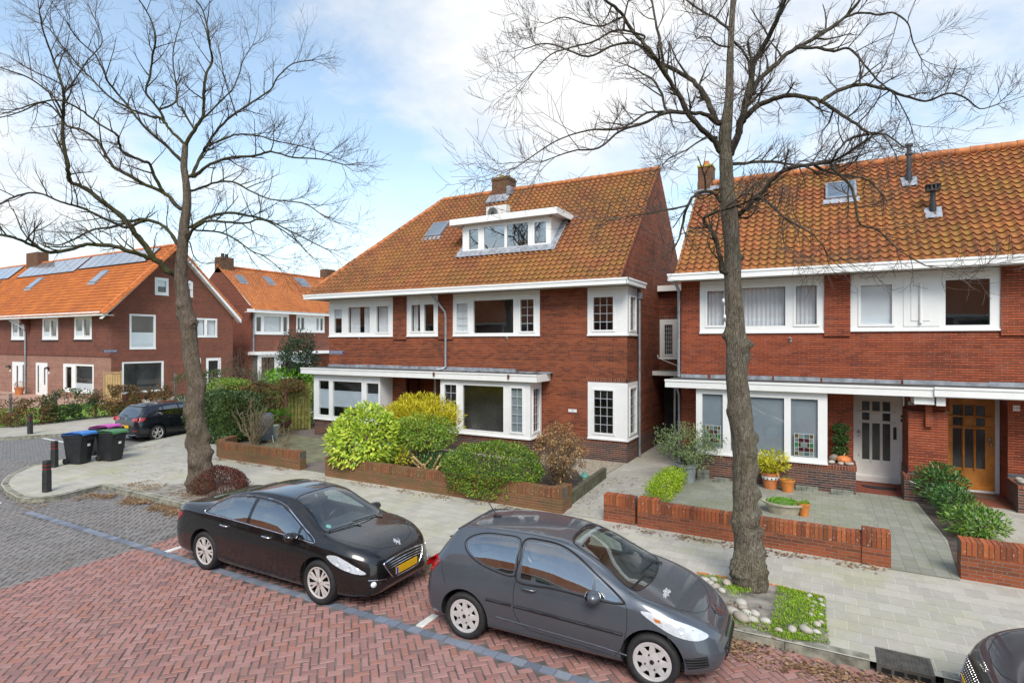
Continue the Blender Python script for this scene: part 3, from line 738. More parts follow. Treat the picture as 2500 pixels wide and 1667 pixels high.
def tile_roof(parent, O, U, S, length, slope, mat, pw=.22, rh=.245, inside=None, name='roof', amp=.036, lift=.045, nsub=8, seed=0):
    O=Vector(O); U=Vector(U).normalized(); S=Vector(S).normalized(); Nn=U.cross(S).normalized()
    if Nn.z<0: Nn=-Nn
    rng=random.Random(seed)
    nc=int(math.ceil(length/pw)); nr=int(math.ceil(slope/rh)); mb=MB()
    for r in range(nr):
        s0=r*rh; s1=min((r+1)*rh,slope)
        prev=None
        for c in range(nc):
            if inside and not inside((c+.5)*pw,(s0+s1)/2): prev=None; continue
            dz=rng.uniform(-.004,.004); ds=rng.uniform(-.008,.008); tw=rng.uniform(-.004,.004)
            base=len(mb.v)
            for i in range(nsub+1):
                f=i/nsub; x=min((c+f)*pw,length)
                h=amp*math.cos(2*math.pi*(f-.62))+amp*.25*math.cos(4*math.pi*(f-.62))
                p=O+U*x
                lo=p+S*(s0-.03+ds)+Nn*(h+lift+dz+tw*(f-.5)); up=p+S*(s1+.01)+Nn*(h+dz*.3)
                bl=p+S*(s0-.03+ds)+Nn*(h+lift-.016+dz)
                mb.v.extend([tuple(lo),tuple(up),tuple(bl),tuple(p+S*(s0+.12)+Nn*(h-.016+dz))])
            for i in range(nsub):
                a=base+4*i; b=a+4; f0=c+.004+.992*i/nsub; f1=c+.004+.992*(i+1)/nsub
                mb.uv[len(mb.f)]=[(f0,r+.02),(f1,r+.02),(f1,r+.98),(f0,r+.98)]; mb.f.append((a,b,b+1,a+1)); mb.m.append(0)
                mb.uv[len(mb.f)]=[(f0,r+.02)]*2+[(f1,r+.02)]*2; mb.f.append((a+2,b+2,b,a)); mb.m.append(0)
                mb.uv[len(mb.f)]=[(f0,r+.02)]*2+[(f1,r+.02)]*2; mb.f.append((a+3,b+3,b+2,a+2)); mb.m.append(0)
    o=mb.build(name,mat,parent,smooth=True,sharp=50); return o
def ridge_caps(parent, a, b, mat, r=.12, step=.34, name='ridge_tiles'):
    a=Vector(a); b=Vector(b); n=max(2,int((b-a).length/step)); mb=MB(); rng=random.Random(int(a.x*7))
    for i in range(n):
        p=a.lerp(b,i/n); q=a.lerp(b,(i+1.12)/n)
        o=Vector((0,0,rng.uniform(-.006,.006)))
        mb.tube([p+o,q+o],[r*1.06,r*.93],n=10,cap=True)
    return mb.build(name,mat,parent,smooth=True,sharp=40)
def skylight(parent, corners, mat=None, name='skylight', h=.13, fr=.06):
    a,b,c,d=[Vector(p) for p in corners]    # bl, br, tr, tl
    u=(b-a).normalized(); s=(d-a).normalized(); n=u.cross(s).normalized(); n=n if n.z>0 else -n
    mb=MB()
    def quadbox(p0,p1,p2,p3,z0,z1):
        i=len(mb.v); mb.v.extend([tuple(p+n*z) for z in (z0,z1) for p in (p0,p1,p2,p3)])
        for f in ((0,3,2,1),(4,5,6,7),(0,1,5,4),(1,2,6,5),(2,3,7,6),(3,0,4,7)): mb.f.append(tuple(i+k for k in f)); mb.m.append(0)
    for (p,q,i1,i2) in ((a,b,s,s),(d,c,-s,-s)):
        quadbox(p,q,q+i2*fr,p+i1*fr,-.1,h)
    quadbox(a+s*fr,a+s*fr+u*fr,d-s*fr+u*fr,d-s*fr,-.1,h); quadbox(b+s*fr-u*fr,b+s*fr,c-s*fr,c-s*fr-u*fr,-.1,h)
    o=mb.build(name,mat or M['zinc'],parent)
    k=fr*.95; z=h*.93
    MB().face([a+(u+s)*k+n*z,b+(s-u)*k+n*z,c-(u+s)*k+n*z,d+(u-s)*k+n*z]).build('pane',M['sky_glass'],o)
    MB().face([a+(u+s)*k+n*(z-.012),b+(s-u)*k+n*(z-.012),c-(u+s)*k+n*(z-.012),d+(u-s)*k+n*(z-.012)]).build('blind',M['blindw'],o)  # white sheet added under the pane so the skylight glass looks bright
    MB().face([a-u*.06-s*.22+n*.055,b+u*.06-s*.22+n*.055,b+u*.06+n*.075,a-u*.06+n*.075]).build('flashing',M['lead'],o)
    return o
def fascia(parent, boxes, name='gutter_board', mat=None):
    mb=MB()
    for b in boxes: mb.box(*b)
    return mb.build(name,mat or M['white'],parent)
def downpipe(parent, pts, r=.045, name='downpipe', clips=True):
    mb=MB(); mb.tube(pts,r,10)
    o=mb.build(name,M['zinc'],parent,smooth=True,sharp=40); return o
def lamp_cam(parent,p,name='wall_bracket'):
    x,y,z=p; mb=MB(); mb.box(x-.03,x+.03,y-.02,y,z-.06,z+.05); mb.tube([(x,y-.02,z+.02),(x-.02,y-.10,z+.06)],.022,8)
    return mb.build(name,M['aluminium'],parent)
def text_obj(name, txt, size, mat, loc, rot, parent=None, ext=.003, align='CENTER'):
    cu=bpy.data.curves.new(name,'FONT'); cu.body=txt; cu.size=size; cu.extrude=ext; cu.align_x=align; cu.align_y='CENTER'
    tmp=bpy.data.objects.new(name+'_tmp',cu); COL.objects.link(tmp)
    dg=bpy.context.evaluated_depsgraph_get(); me=bpy.data.meshes.new_from_object(tmp.evaluated_get(dg))
    bpy.data.objects.remove(tmp); bpy.data.curves.remove(cu)
    me.materials.clear(); me.materials.append(mat)
    o=bpy.data.objects.new(name,me); COL.objects.link(o); o.location=loc; o.rotation_euler=rot
    if parent: o.parent=parent
    return o
YF=17.9
# ================================================================== main house
H1=empty('brick_house',(0,0,0),0,'large semi-detached brown brick house with mossy hipped tile roof, white dormer and two canopied bays','house')
X0,X1=-18.81,-5.53
zs0,zs1=4.27,5.72
mb=MB(); m=mapF(YF)
op_up=[(-18.80,-15.2,zs0,5.75),(-14.53,-12.97,zs0,5.72),(-12.31,-8.65,zs0,5.74),(-6.88,X1,zs0,5.72)]
op_dn=[(-6.87,X1,.85,2.68)]
bay_l=(-18.79,-15.16); bay_r=(-12.24,-8.60)
holes=op_up+op_dn+[(-18.4,-15.5,.9,2.6),(-14.5,-12.95,.15,2.62),(-11.9,-9.0,.9,2.6)]
facade(mb,m,X0,X1,.85,5.86,holes)
mR=mapR(X1)
facade(mb,mR,YF,26.3,.85,5.86,[(YF,18.95,zs0,5.72),(YF,19.02,.85,2.68)])
facade(mb,mapL(X0),YF,26.3,.10,5.86); 
mb.face([(X0,26.3,.1),(X1,26.3,.1),(X1,26.3,5.86),(X0,26.3,5.86)])
# gable wall up to the verge
RX=22.08; RZ=10.70; k1=(RZ-6.02)/(RX-17.3)
mb.face([(X1,17.32,5.86),(X1,26.85,5.86),(X1,26.85,6.0),(X1,RX,RZ),(X1,17.32,6.02)])
# projecting brick piers between upper windows
for (a,b,zb) in ((-15.2,-14.53,4.13),(-12.97,-12.31,4.13)): mb.box(a,b,YF-.06,YF+.02,zb,5.86)
# porch recess and piers below the canopy
mb.box(-15.16,-14.5,YF-.12,YF+.05,.85,2.7); mb.box(-12.95,-12.24,YF-.12,YF+.05,.85,2.7)
mb.face([(-14.5,YF,.15),(-14.5,18.7,.15),(-14.5,18.7,2.7),(-14.5,YF,2.7)]); mb.face([(-12.95,YF,.15),(-12.95,18.7,.15),(-12.95,18.7,2.7),(-12.95,YF,2.7)])
mb.face([(-14.5,18.7,.15),(-12.95,18.7,.15),(-12.95,18.7,2.7),(-14.5,18.7,2.7)])
mb.build('wall',M['brick_main'],H1)
mb=MB(); facade(mb,m,X0,-14.5,.0,.85,[]); facade(mb,m,-12.95,X1,.0,.72); facade(mb,mR,YF,26.3,.0,.72)
mb.box(bay_l[0],bay_l[1],17.08,17.9,0,.72); mb.box(bay_r[0],bay_r[1],17.03,17.9,0,.66)
mb.build('plinth',M['brick_plinth'],H1)
mb=MB(); mb.box(-8.6,-5.529,YF-.004,YF+.05,.72,.852); mb.box(-5.56,-5.526,YF-.003,26.2,.721,.851); mb.box(bay_l[0]-.003,bay_l[1]+.003,17.075,17.9,.70,.83); mb.box(bay_r[0]-.003,bay_r[1]+.003,17.02,17.9,.64,.79)
mb.box(-6.9,-5.527,YF-.003,YF+.03,2.685,2.83); mb.box(-5.55,-5.526,YF-.003,19.05,2.686,2.831)
mb.build('brick_sill_course',M['brick_soldier'],H1)
# upper windows
window(H1,m,-18.80,-15.2,zs0,5.84,[L(-18.48,-18.05,4.42,5.42,sash=False,back='roller',frac=.62),L(-17.68,-16.47,4.42,5.49,sash=False,back='side'),L(-16.10,-15.45,4.42,5.50,back='curtain')])
window(H1,m,-14.53,-12.97,zs0,5.84,[L(-14.30,-13.83,4.44,5.50,back='side'),L(-13.66,-13.18,4.44,5.50,back=None)])
window(H1,m,-12.31,-8.65,zs0,5.84,[L(-12.14,-11.62,4.42,5.48,lead=(2,4),back='roller'),L(-11.38,-9.70,4.36,5.56,sash=False),L(-9.42,-8.87,4.40,5.54,lead=(2,4))])
window(H1,m,-6.88,X1+.02,zs0,5.84,[L(-6.68,-5.98,4.42,5.52,lead=(3,4),back=None)],room=False)
window(H1,mR,YF-.018,18.95,zs0,5.84,[L(18.15,18.78,4.42,5.52,lead=(2,4))],d=-.022,room=False)
window(H1,m,-6.87,X1+.02,.85,2.70,[L(-6.66,-5.98,1.03,2.45,lead=(3,5),back=None)],room=False)
window(H1,mR,YF-.018,19.02,.85,2.70,[L(18.15,18.85,1.0,2.5,lead=(2,5))],d=-.022,room=False)
for (za,zb) in ((4.3,5.8),(.88,2.66)):
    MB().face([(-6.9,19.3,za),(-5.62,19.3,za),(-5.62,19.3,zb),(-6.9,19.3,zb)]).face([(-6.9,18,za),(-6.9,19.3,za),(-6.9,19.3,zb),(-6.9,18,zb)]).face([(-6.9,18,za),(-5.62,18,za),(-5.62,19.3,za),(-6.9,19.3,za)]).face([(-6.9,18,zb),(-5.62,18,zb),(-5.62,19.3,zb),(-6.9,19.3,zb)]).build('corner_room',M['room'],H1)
# left bay
mB=mapF(17.05)
window(H1,mB,bay_l[0],bay_l[1],.83,2.70,[L(-18.50,-17.92,1.0,2.42,sash=False,back='pleat',top=.74,bot=.22),L(-17.70,-16.12,.98,2.42,sash=False,back='pleat',top=.72,bot=.30),L(-15.86,-15.24,.98,2.40,sash=False,back='pleat',top=.70,bot=.2)],roomd=.8)
for xa in (bay_l[0]+.005,bay_l[1]-.06): MB().box(xa,xa+.055,17.06,17.9,.83,2.7).build('bay_cheek',M['white'],H1)
mB2=mapF(17.0)
window(H1,mB2,bay_r[0],bay_r[1],.79,2.70,[L(-12.06,-11.52,.97,2.50,lead=(2,5)),L(-11.26,-9.60,.93,2.50,sash=False,back=None),L(-9.30,-8.85,.98,2.48,lead=(2,5),back='venetian')],roomd=.85)
window(H1,mapR(bay_r[1]),17.0,17.88,.79,2.70,[L(17.22,17.72,.98,2.45,lead=(2,5))],d=-.02,room=False)
# door in the porch
DY=18.68
mb=MB(); mdoor=mapF(DY); facade(mb,mdoor,-13.62,-12.97,.2,2.55,[(-13.45,-13.32,1.0,2.25),(-13.24,-13.08,1.0,2.25)],rev=.03)
dr=mb.build('front_door',M['wood_door'],H1,); 
MB().box(-13.46,-13.07,DY+.02,DY+.03,1.0,2.25).build('door_glass',M['glass_frost'],dr)
mbx=MB(); mbox(mbx,mdoor,-13.5,-13.05,1.60,1.66,-.04,.0); mbox(mbx,mdoor,-13.5,-13.05,1.85,1.90,-.04,0); mbx.build('door_rail',M['wood_door'],dr)
mb=MB().box(-13.74,-13.63,DY-.06,DY+.02,.2,2.68); mb.build('door_frame',M['white'],H1)
mb=MB().lathe([(0.001,-.10),(.09,-.09),(.15,-.04),(.16,0)],16,Matrix.Translation((-13.72,18.2,2.7))); mb.build('porch_light',M['white2'],H1,smooth=True)
# canopy
mb=MB(); mb.box(-19.30,-8.30,16.88,17.9,2.70,2.80); mb.box(-19.35,-8.25,16.83,16.88,2.70,2.945); mb.box(-8.30,-8.25,16.88,17.9,2.70,2.945); mb.box(-19.35,-19.30,16.88,17.9,2.70,2.945)
mb.box(-19.36,-8.24,16.81,16.835,2.90,2.955); mb.build('canopy',M['white'],H1)
MB().box(-19.30,-8.30,16.88,17.9,2.80,2.955).build('canopy_roof',M['bitumen'],H1)
mb=MB()
rng=random.Random(2)
x=-18.81
while x<-9.6:
    w_=rng.uniform(1.0,1.6); mb.box(x,min(x+w_,-9.6)-.004,YF-.03-rng.uniform(0,.01),YF-.001,2.94,3.08+rng.uniform(-.012,.012)); x+=w_
x=-13.0
while x<-8.4:
    w_=rng.uniform(.4,.8); mb.box(x,x+w_*.8,17.55+rng.uniform(-.05,.05),17.87,2.957,2.985+rng.uniform(0,.01)); x+=w_
mb.build('lead_flashing',M['lead'],H1)
# eaves
mb=MB(); mb.box(-19.55,-5.33,17.24,17.9,5.86,5.90); mb.box(-5.53,-5.33,17.9,19.25,5.86,5.90)
mb.build('soffit',M['soffit'],H1)
mb=MB(); mb.box(-19.60,-5.31,17.19,17.24,5.85,6.02); mb.box(-5.33,-5.28,17.19,19.3,5.85,6.02); mb.box(-5.53,-5.28,19.25,19.3,5.85,6.02)
mb.box(-19.60,-19.55,17.24,26.9,5.85,6.02); mb.box(-19.62,-5.26,17.17,17.195,5.985,6.045); mb.box(-5.285,-5.26,17.17,19.32,5.985,6.045)
mb.build('gutter_board',M['white'],H1)
mb=MB(); mb.box(-19.55,-5.29,17.24,17.36,5.99,6.03); mb.box(-5.52,-5.29,17.3,19.25,5.99,6.045)
mb.build('gutter',M['zinc'],H1)
# roof
s_len=math.hypot(RX-17.3,RZ-6.02); Sv=Vector((0,RX-17.3,RZ-6.02))
HX=-15.70
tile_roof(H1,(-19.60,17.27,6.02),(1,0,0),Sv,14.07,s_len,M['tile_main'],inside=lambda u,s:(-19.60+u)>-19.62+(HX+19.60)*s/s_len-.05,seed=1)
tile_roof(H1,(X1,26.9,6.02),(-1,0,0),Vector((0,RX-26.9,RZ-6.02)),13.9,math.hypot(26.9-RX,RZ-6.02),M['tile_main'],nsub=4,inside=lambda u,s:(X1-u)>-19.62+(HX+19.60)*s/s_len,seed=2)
hl=math.hypot(HX+19.6,RZ-6.02)
tile_roof(H1,(-19.6,26.9,6.02),(0,-1,0),Vector((HX+19.6,0,RZ-6.02)),9.6,hl,M['tile_main'],nsub=5,inside=lambda u,s:(4.8*s/hl-.1)<u<(9.6-4.8*s/hl+.1),seed=3)
ridge_caps(H1,(HX,RX,RZ+.02),(X1-.02,RX,RZ+.02),M['ridge']); ridge_caps(H1,(-19.55,17.32,6.08),(HX,RX,RZ+.03),M['ridge'],r=.115,name='hip_tiles')
mb=MB(); 
mb.face([(X1-.03,17.3,6.0),(X1+.02,17.3,6.0),(X1+.02,RX,RZ+.05),(X1-.03,RX,RZ+.05)]); mb.box(0,.055,0,s_len,-.06,.05,T=Matrix.Translation((X1-.035,17.32,6.03))@Matrix.Rotation(math.atan2(RZ-6.02,RX-17.3),4,'X'))
mb.build('verge_edge',M['brick_dark'],H1)
# chimney
mb=MB(); mb.box(-12.86,-12.02,21.72,22.42,10.2,11.27); mb.box(-12.89,-11.99,21.69,22.45,11.15,11.22)
ch=mb.build('chimney',M['chim'],H1)
mb=MB().box(-12.84,-12.04,21.74,22.40,11.27,11.30); mb.lathe([(.10,11.28),(.11,11.45),(.085,11.46),(.08,11.30)],14,Matrix.Translation((-12.55,22.05,0))); mb.lathe([(.08,11.28),(.085,11.40),(.06,11.41)],14,Matrix.Translation((-12.22,22.1,0))); mb.build('chimney_pot',plain('mossy_cap',(.30,.23,.04),.85,var=.4),ch)
mb=MB(); mb.box(-12.98,-11.95,21.35,21.75,10.12,10.18,T=None); mb.box(-12.05,-11.88,21.6,22.35,10.45,10.80); mb.face([(-13.0,21.35,10.10),(-11.9,21.35,10.10),(-11.9,21.72,10.52),(-13.0,21.72,10.52)]); mb.build('flashing',M['lead'],ch)
# dormer
DYm=18.78; mD=mapF(DYm); dz0,dz1=7.50,8.58
dm=MB(); 
dx0,dx1=-12.42,-8.66
for X in (dx0,dx1):
    dm.prism([(DYm,dz0),(DYm,8.62),(20.0,8.66),(DYm+.0,dz0)][:3],lambda a,b,d,X=X:(X+d,a,b),-.02,.02)
facade(dm,mD,dx0-.02,dx1+.02,8.53,8.64); dorm=dm.build('dormer',M['white'],H1)
window(dorm,mD,dx0-.03,dx1+.03,dz0,8.54,[L(-12.15,-11.70,7.63,8.42,back=None),L(-11.46,-10.56,7.60,8.45,sash=False),L(-10.45,-9.56,7.60,8.45,sash=False),L(-9.30,-8.80,7.63,8.42)],roomd=.9,glass=M['dormer_glass'] if 'dormer_glass' in M else None)
mb=MB(); mb.box(-12.84,-8.30,18.52,20.1,8.64,8.70); mb.box(-12.88,-8.26,18.48,18.53,8.60,8.83); mb.box(-8.31,-8.26,18.53,20.12,8.60,8.83); mb.box(-12.88,-12.83,18.53,20.12,8.60,8.83)
mb.build('dormer_roof_edge',M['white'],dorm)
MB().box(-12.84,-8.30,18.53,20.3,8.70,8.835).build('dormer_roof_cover',M['bitumen'],dorm)
kk=k1; zr_=lambda y:6.02+k1*(y-17.3)
mb=MB(); mb.face([(-12.62,18.52,zr_(18.52)+.13),(-8.45,18.52,zr_(18.52)+.13),(-8.6,18.80,zr_(18.80)+.14),(-12.45,18.80,zr_(18.8)+.14)])
for (xa,xb) in ((-8.64,-8.38),(-12.66,-12.44)):
    mb.face([(xa,18.52,zr_(18.52)+.135),(xb,18.52,zr_(18.52)+.135),(xb,20.05,zr_(20.05)+.135),(xa,20.05,zr_(20.05)+.135)])
mb.box(-8.40,-8.05,20.0,20.25,8.74,8.78)
mb.build('apron_flashing',M['lead'],dorm)
skylight(H1,[(-15.10,19.83,zr_(19.83)),(-14.27,19.83,zr_(19.83)),(-14.27,20.56,zr_(20.56)),(-15.10,20.56,zr_(20.56))])
# downpipes
downpipe(H1,[(-13.0,17.45,5.95),(-12.98,17.5,5.80),(-12.62,17.80,5.18),(-12.60,17.83,4.95),(-12.60,17.83,3.10),(-12.66,17.78,3.02),(-12.85,17.55,2.98)])
downpipe(H1,[(-5.40,19.06,5.7),(-5.45,19.06,5.5),(-5.45,19.06,.16)])
mb=MB(); mb.box(-5.52,-5.36,18.98,19.16,5.50,5.72); mb.build('rain_hopper',M['zinc'],H1)
lamp_cam(H1,(-17.05,YF,4.18)); lamp_cam(H1,(-9.95,YF,4.17))
for x in (-12.4,-9.3):
    MB().box(x-.03,x+.03,16.77,16.82,2.80,2.93).build('fascia_bracket',M['rust'],H1)
# AC unit on the dormer roof
ac=empty('air_conditioner',(-11.40,19.75,8.835),0,'cream outdoor air conditioner unit on the flat roof of the white dormer','air conditioner')
mb=MB().box(-.46,.46,-.16,.16,.06,.62); mb.build('casing',M['ac'],ac)
T=Matrix.Translation((-.16,-.163,.34))@Matrix.Rotation(R(90),4,'X')
mb=MB(); mb.lathe([(.235,0),(.245,.008),(.215,.012),(.205,0)],24,T)
for r_ in (.17,.13,.09): mb.lathe([(r_,.004),(r_+.008,.008),(r_+.012,.004)],20,T)
mb.build('fan_grille',plain('grille_grey',(.33,.33,.31),.5),ac)
MB().lathe([(.001,.002),(.2,.002)],24,T).build('fan_opening',M['dark'],ac)
MB().box(-.35,-.3,-.15,.15,0,.06).box(.3,.35,-.15,.15,0,.06).build('foot',M['black_metal'],ac)
mb=MB()
for a in range(3):
    A=R(90+120*a); mb.prism([(0,0),(.022*math.cos(A-.5),.022*math.sin(A-.5)),(.045*math.cos(A),.045*math.sin(A)),(.022*math.cos(A+.5),.022*math.sin(A+.5))],lambda p,q,d:(.27+p,d,.30+q),-.166,-.162)
mb.box(.2,.34,-.165,-.161,.42,.435); mb.build('emblem',M['red_band'],ac)
# street sign + house number
def sign(name,label,w,h,loc,txt,size,back,fore,rot=(R(90),0,0),cat='street sign'):
    e=empty(name,loc,0,label,cat); e.rotation_euler=(0,0,rot[2])
    MB().box(-w/2,w/2,-.012,0,-h/2,h/2).build('plate',back,e)
    if back is M['signblue']:
        b=MB(); t_=.008
        b.box(-w/2+.01,w/2-.01,-.0145,-.011,h/2-.02,h/2-.012).box(-w/2+.01,w/2-.01,-.0145,-.011,-h/2+.012,-h/2+.02); b.build('border',fore,e)
    text_obj('lettering',txt,size,fore,(0,-.0125,0),(R(90),0,0),e,.002)
    return e
sign('street_sign','blue enamel street sign reading LEEUWERIKSTRAAT beside the left corner of the large house',.84,.17,(-18.37,YF-.002,3.58),'LEEUWERIKSTRAAT',.088,M['signblue'],M['signwhite'])
sign('number_plate','white rounded number plate 151 on the brown brick beside the corner window',.30,.10,(-7.42,YF-.002,1.71),'151',.09,M['signwhite'],M['zinc'],cat='house number')
# ================================================================== right-hand house
H2=empty('brick_house',(0,0,0),0,'red brick terraced house on the right with moss streaked roof, white door and varnished door','house')
A0,A1=-3.82,9.0
mb=MB()
up2=[(-3.26,.05,4.32,5.80),(.67,3.82,4.35,5.80),(4.6,7.6,4.35,5.8)]
facade(mb,m,A0,A1,2.9,5.88,up2)
facade(mb,m,A0,-3.2,.85,2.9); facade(mb,m,-3.2,.12,2.68,2.9); facade(mb,m,.12,.74,.85,2.9); facade(mb,m,.74,3.96,2.62,2.9); facade(mb,m,3.96,A1,.85,2.9)
facade(mb,mapL(A0),YF,26,.1,5.88)
mb.face([(A0,17.3,5.88),(A0,24.6,5.88),(A0,20.95,9.52),(A0,17.3,6.0)])
for (a,b) in ((.05,.67),(3.82,4.5)): mb.box(a,b,YF-.06,YF+.02,4.2,5.88)
# door reveals
mb.face([(.74,YF,.1),(.74,18.66,.1),(.74,18.66,2.65),(.74,YF,2.65)]); mb.face([(3.96,YF,.1),(3.96,18.66,.1),(3.96,18.66,2.65),(3.96,YF,2.65)])
# pier between the doors
mb.box(1.90,2.70,17.30,18.64,.80,2.30); mb.box(1.95,2.80,17.75,18.64,2.30,2.66)
mb.box(2.24,2.38,17.20,17.32,1.95,2.62)
mb.build('wall',M['brick_right'],H2)
mb=MB(); mb.box(A0,.76,YF-.004,YF+.05,0,.85); mb.box(-3.22,.76,17.0,YF-.005,0,.72); mb.box(1.78,2.45,16.98,17.6,0,.66); mb.box(1.88,2.72,17.28,18.62,0,.80); mb.box(3.94,A1,16.98,YF,0,.68); mb.box(.735,.745,17.9,18.6,0,.85)
mb.build('plinth',M['brick_plinth'],H2)
mb=MB(); mb.box(-3.24,.78,16.99,YF-.005,.72,.84); mb.box(1.77,2.46,16.97,17.6,.66,.74); mb.box(3.93,A1,16.97,YF,.68,.76); mb.build('brick_sill_course',M['brick_soldier'],H2)
window(H2,m,-3.26,.05,4.32,5.86,[L(-3.05,-2.55,4.52,5.57,back='curtain'),L(-2.15,-.92,4.50,5.61,sash=False,back='curtain'),L(-.66,-.12,4.52,5.62,back='curtain')])
window(H2,m,.67,3.82,4.35,5.86,[L(.90,1.62,4.50,5.56,back='roller'),L(2.74,3.62,4.46,5.60,sash=False,back=None)])
mb=MB(); mbox(mb,m,1.86,2.62,4.44,5.68,-.03,-.012); mbox(mb,m,2.02,2.42,4.58,5.48,-.045,-.03); mb.tube([(2.22,YF-.07,4.52),(2.22,YF-.07,5.55)],.035,10); mb.build('panel_with_batten',M['white'],H2)
window(H2,m,4.6,7.6,4.35,5.86,[L(4.8,6.0,4.5,5.6,back='curtain'),L(6.2,7.4,4.5,5.6,back='curtain')])
mB3=mapF(17.0)
window(H2,mB3,-3.20,.12,.86,2.70,[L(-3.03,-2.47,1.02,2.55,sash=False,back='venetian'),L(-2.26,-.90,.98,2.52,sash=False,back='venetian'),L(-.74,-.10,.98,2.52,sash=False,back='venetian')],roomd=.85)
for xa in (.06,-3.2): MB().box(xa,xa+.06,17.01,YF,.86,2.7).build('bay_cheek',M['white'],H2)
# stained glass panels hanging behind the bay glass
def stained(x0,x1,z0,z1,lab):
    e=empty('stained_glass_panel',((x0+x1)/2,16.985,z0),0,lab,'stained glass','stained glass panels in the bay window')
    w=x1-x0; h=z1-z0
    sc=lambda n,c:plain(n,c,.2,var=.2,Coat_Weight=.5)
    fr=MB(); t=.014
    fr.box(-w/2,w/2,0,.012,0,t).box(-w/2,-w/2+t,0,.012,t,h-t).box(w/2-t,w/2,0,.012,t,h-t).box(-w/2,w/2,0,.012,h-t,h)
    for f in (.22,.5,.78): fr.box(-w/2+w*f-.004,-w/2+w*f+.004,.001,.011,t,h-t)
    for f in (.2,.4,.6,.8): fr.box(-w/2+t,w/2-t,.0015,.0105,h*f-.004,h*f+.004)
    fr.build('came',M['leadcame'],e)
    cols=[SG['amber'],SG['pale'],SG['teal'],SG['green'],SG['maroon']]
    pat=[[0,1,2,1],[1,2,1,0],[3,4,4,3],[1,2,1,1],[0,1,2,0]]
    g=MB()
    fx=[0,.22,.5,.78,1]; fz=[0,.2,.4,.6,.8,1]
    for j in range(5):
        for i in range(4):
            c=pat[j][i]
            if i in (1,2) and j in (1,2,3): c=4
            g.face([(-w/2+w*fx[i],.006,h*fz[j]),(-w/2+w*fx[i+1],.006,h*fz[j]),(-w/2+w*fx[i+1],.006,h*fz[j+1]),(-w/2+w*fx[i],.006,h*fz[j+1])],c)
    g.build('coloured_glass',cols,e)
    MB().lathe([(.001,.004),(.085*w/.5,.003),(.09*w/.5,0)],20,Matrix.Translation((0,.003,h*.5))@Matrix.Rotation(R(90),4,'X')).build('roundel',SG['pale'],e)
    b=MB()
    for (px,pz) in ((-.28,.3),(.0,.3),(.28,.3),(-.28,.7),(0,.7),(.28,.7)):
        q=.028; cx,cz=w*px,h*pz
        b.face([(cx-q,.003,cz),(cx,.003,cz-q*1.4),(cx+q,.003,cz),(cx,.003,cz+q*1.4)])
    b.build('diamond',M['black_metal'],e)
    return e
SG=dict(amber=plain('sg_amber',(.11,.065,.015),.2),pale=plain('sg_pale',(.17,.21,.19),.2),teal=plain('sg_teal',(.07,.125,.12),.2),green=plain('sg_green',(.02,.16,.03),.2),maroon=plain('sg_maroon',(.06,.012,.018),.2))
stained(-2.93,-2.52,1.05,1.66,'leaded stained glass panel in left bay pane, behind the grey green shrub')
stained(-.66,-.19,1.00,1.60,'leaded stained glass panel in right bay pane, left of the hanging plant')
# canopy of the right house
mb=MB(); mb.box(-4.02,2.36,16.90,YF,2.71,2.80); mb.box(-4.06,2.36,16.85,16.90,2.71,2.93); mb.box(-4.06,-4.02,16.90,YF,2.71,2.93); mb.box(2.362,9,16.83,YF,2.715,2.80); mb.box(2.362,9,16.80,16.85,2.735,2.955)
mb.box(-4.07,2.36,16.83,16.852,2.885,2.945); mb.box(2.362,9,16.78,16.80,2.905,2.965)
mb.box(1.98,2.38,16.95,17.6,2.52,2.71); mb.box(2.42,2.60,16.95,17.6,2.50,2.715)
mb.build('canopy',M['white'],H2)
MB().box(-4.02,9,16.86,YF,2.80,2.945).build('canopy_roof',M['bitumen'],H2)
mb=MB(); rng=random.Random(5); x=-3.82
while x<8.9:
    w_=rng.uniform(.5,1.1); mb.box(x,x+w_-rng.choice([.004,.05,.09]),YF-.035,YF-.001,2.93,3.05+rng.uniform(-.012,.012)); x+=w_
mb.build('lead_flashing',M['lead'],H2)
# eaves
MB().box(-4.0,9,17.24,YF,5.88,5.92).build('soffit',M['soffit'],H2)
mb=MB(); mb.box(-4.06,9,17.19,17.24,5.86,6.05); mb.box(-4.06,-4.01,17.24,18.0,5.86,6.05); mb.box(-4.08,9,17.17,17.195,6.01,6.07); mb.build('gutter_board',M['white'],H2)
MB().box(-4.0,9,17.24,17.36,6.02,6.055).build('gutter',M['zinc'],H2)
R2=(20.95,9.57); s2=math.hypot(R2[0]-17.27,R2[1]-6.06)
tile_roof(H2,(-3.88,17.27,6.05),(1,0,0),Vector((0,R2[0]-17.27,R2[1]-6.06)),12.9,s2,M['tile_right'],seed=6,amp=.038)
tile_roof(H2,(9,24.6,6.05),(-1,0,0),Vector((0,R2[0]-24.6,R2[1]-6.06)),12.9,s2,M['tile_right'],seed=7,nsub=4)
ridge_caps(H2,(-3.88,R2[0],R2[1]+.03),(9,R2[0],R2[1]+.03),M['ridge'])
mb=MB(); mb.box(-3.84,-3.36,20.7,21.3,9.2,10.16); ch=mb.build('chimney',M['chim'],H2)
MB().box(-3.86,-3.34,20.68,21.32,10.16,10.22).build('chimney_cap',plain('lichen_cap',(.36,.26,.03),.9,var=.4),ch); MB().lathe([(.10,10.2),(.09,10.42),(.065,10.42)],14,Matrix.Translation((-3.6,21,0))).build('chimney_pot',M['terracotta'],ch)
MB().box(-3.4,-3.1,20.55,21.0,9.3,9.42).box(-3.92,-3.3,20.4,20.7,9.12,9.3).build('flashing',M['lead'],ch)
z2=lambda y:6.05+(R2[1]-6.06)/(R2[0]-17.27)*(y-17.27)
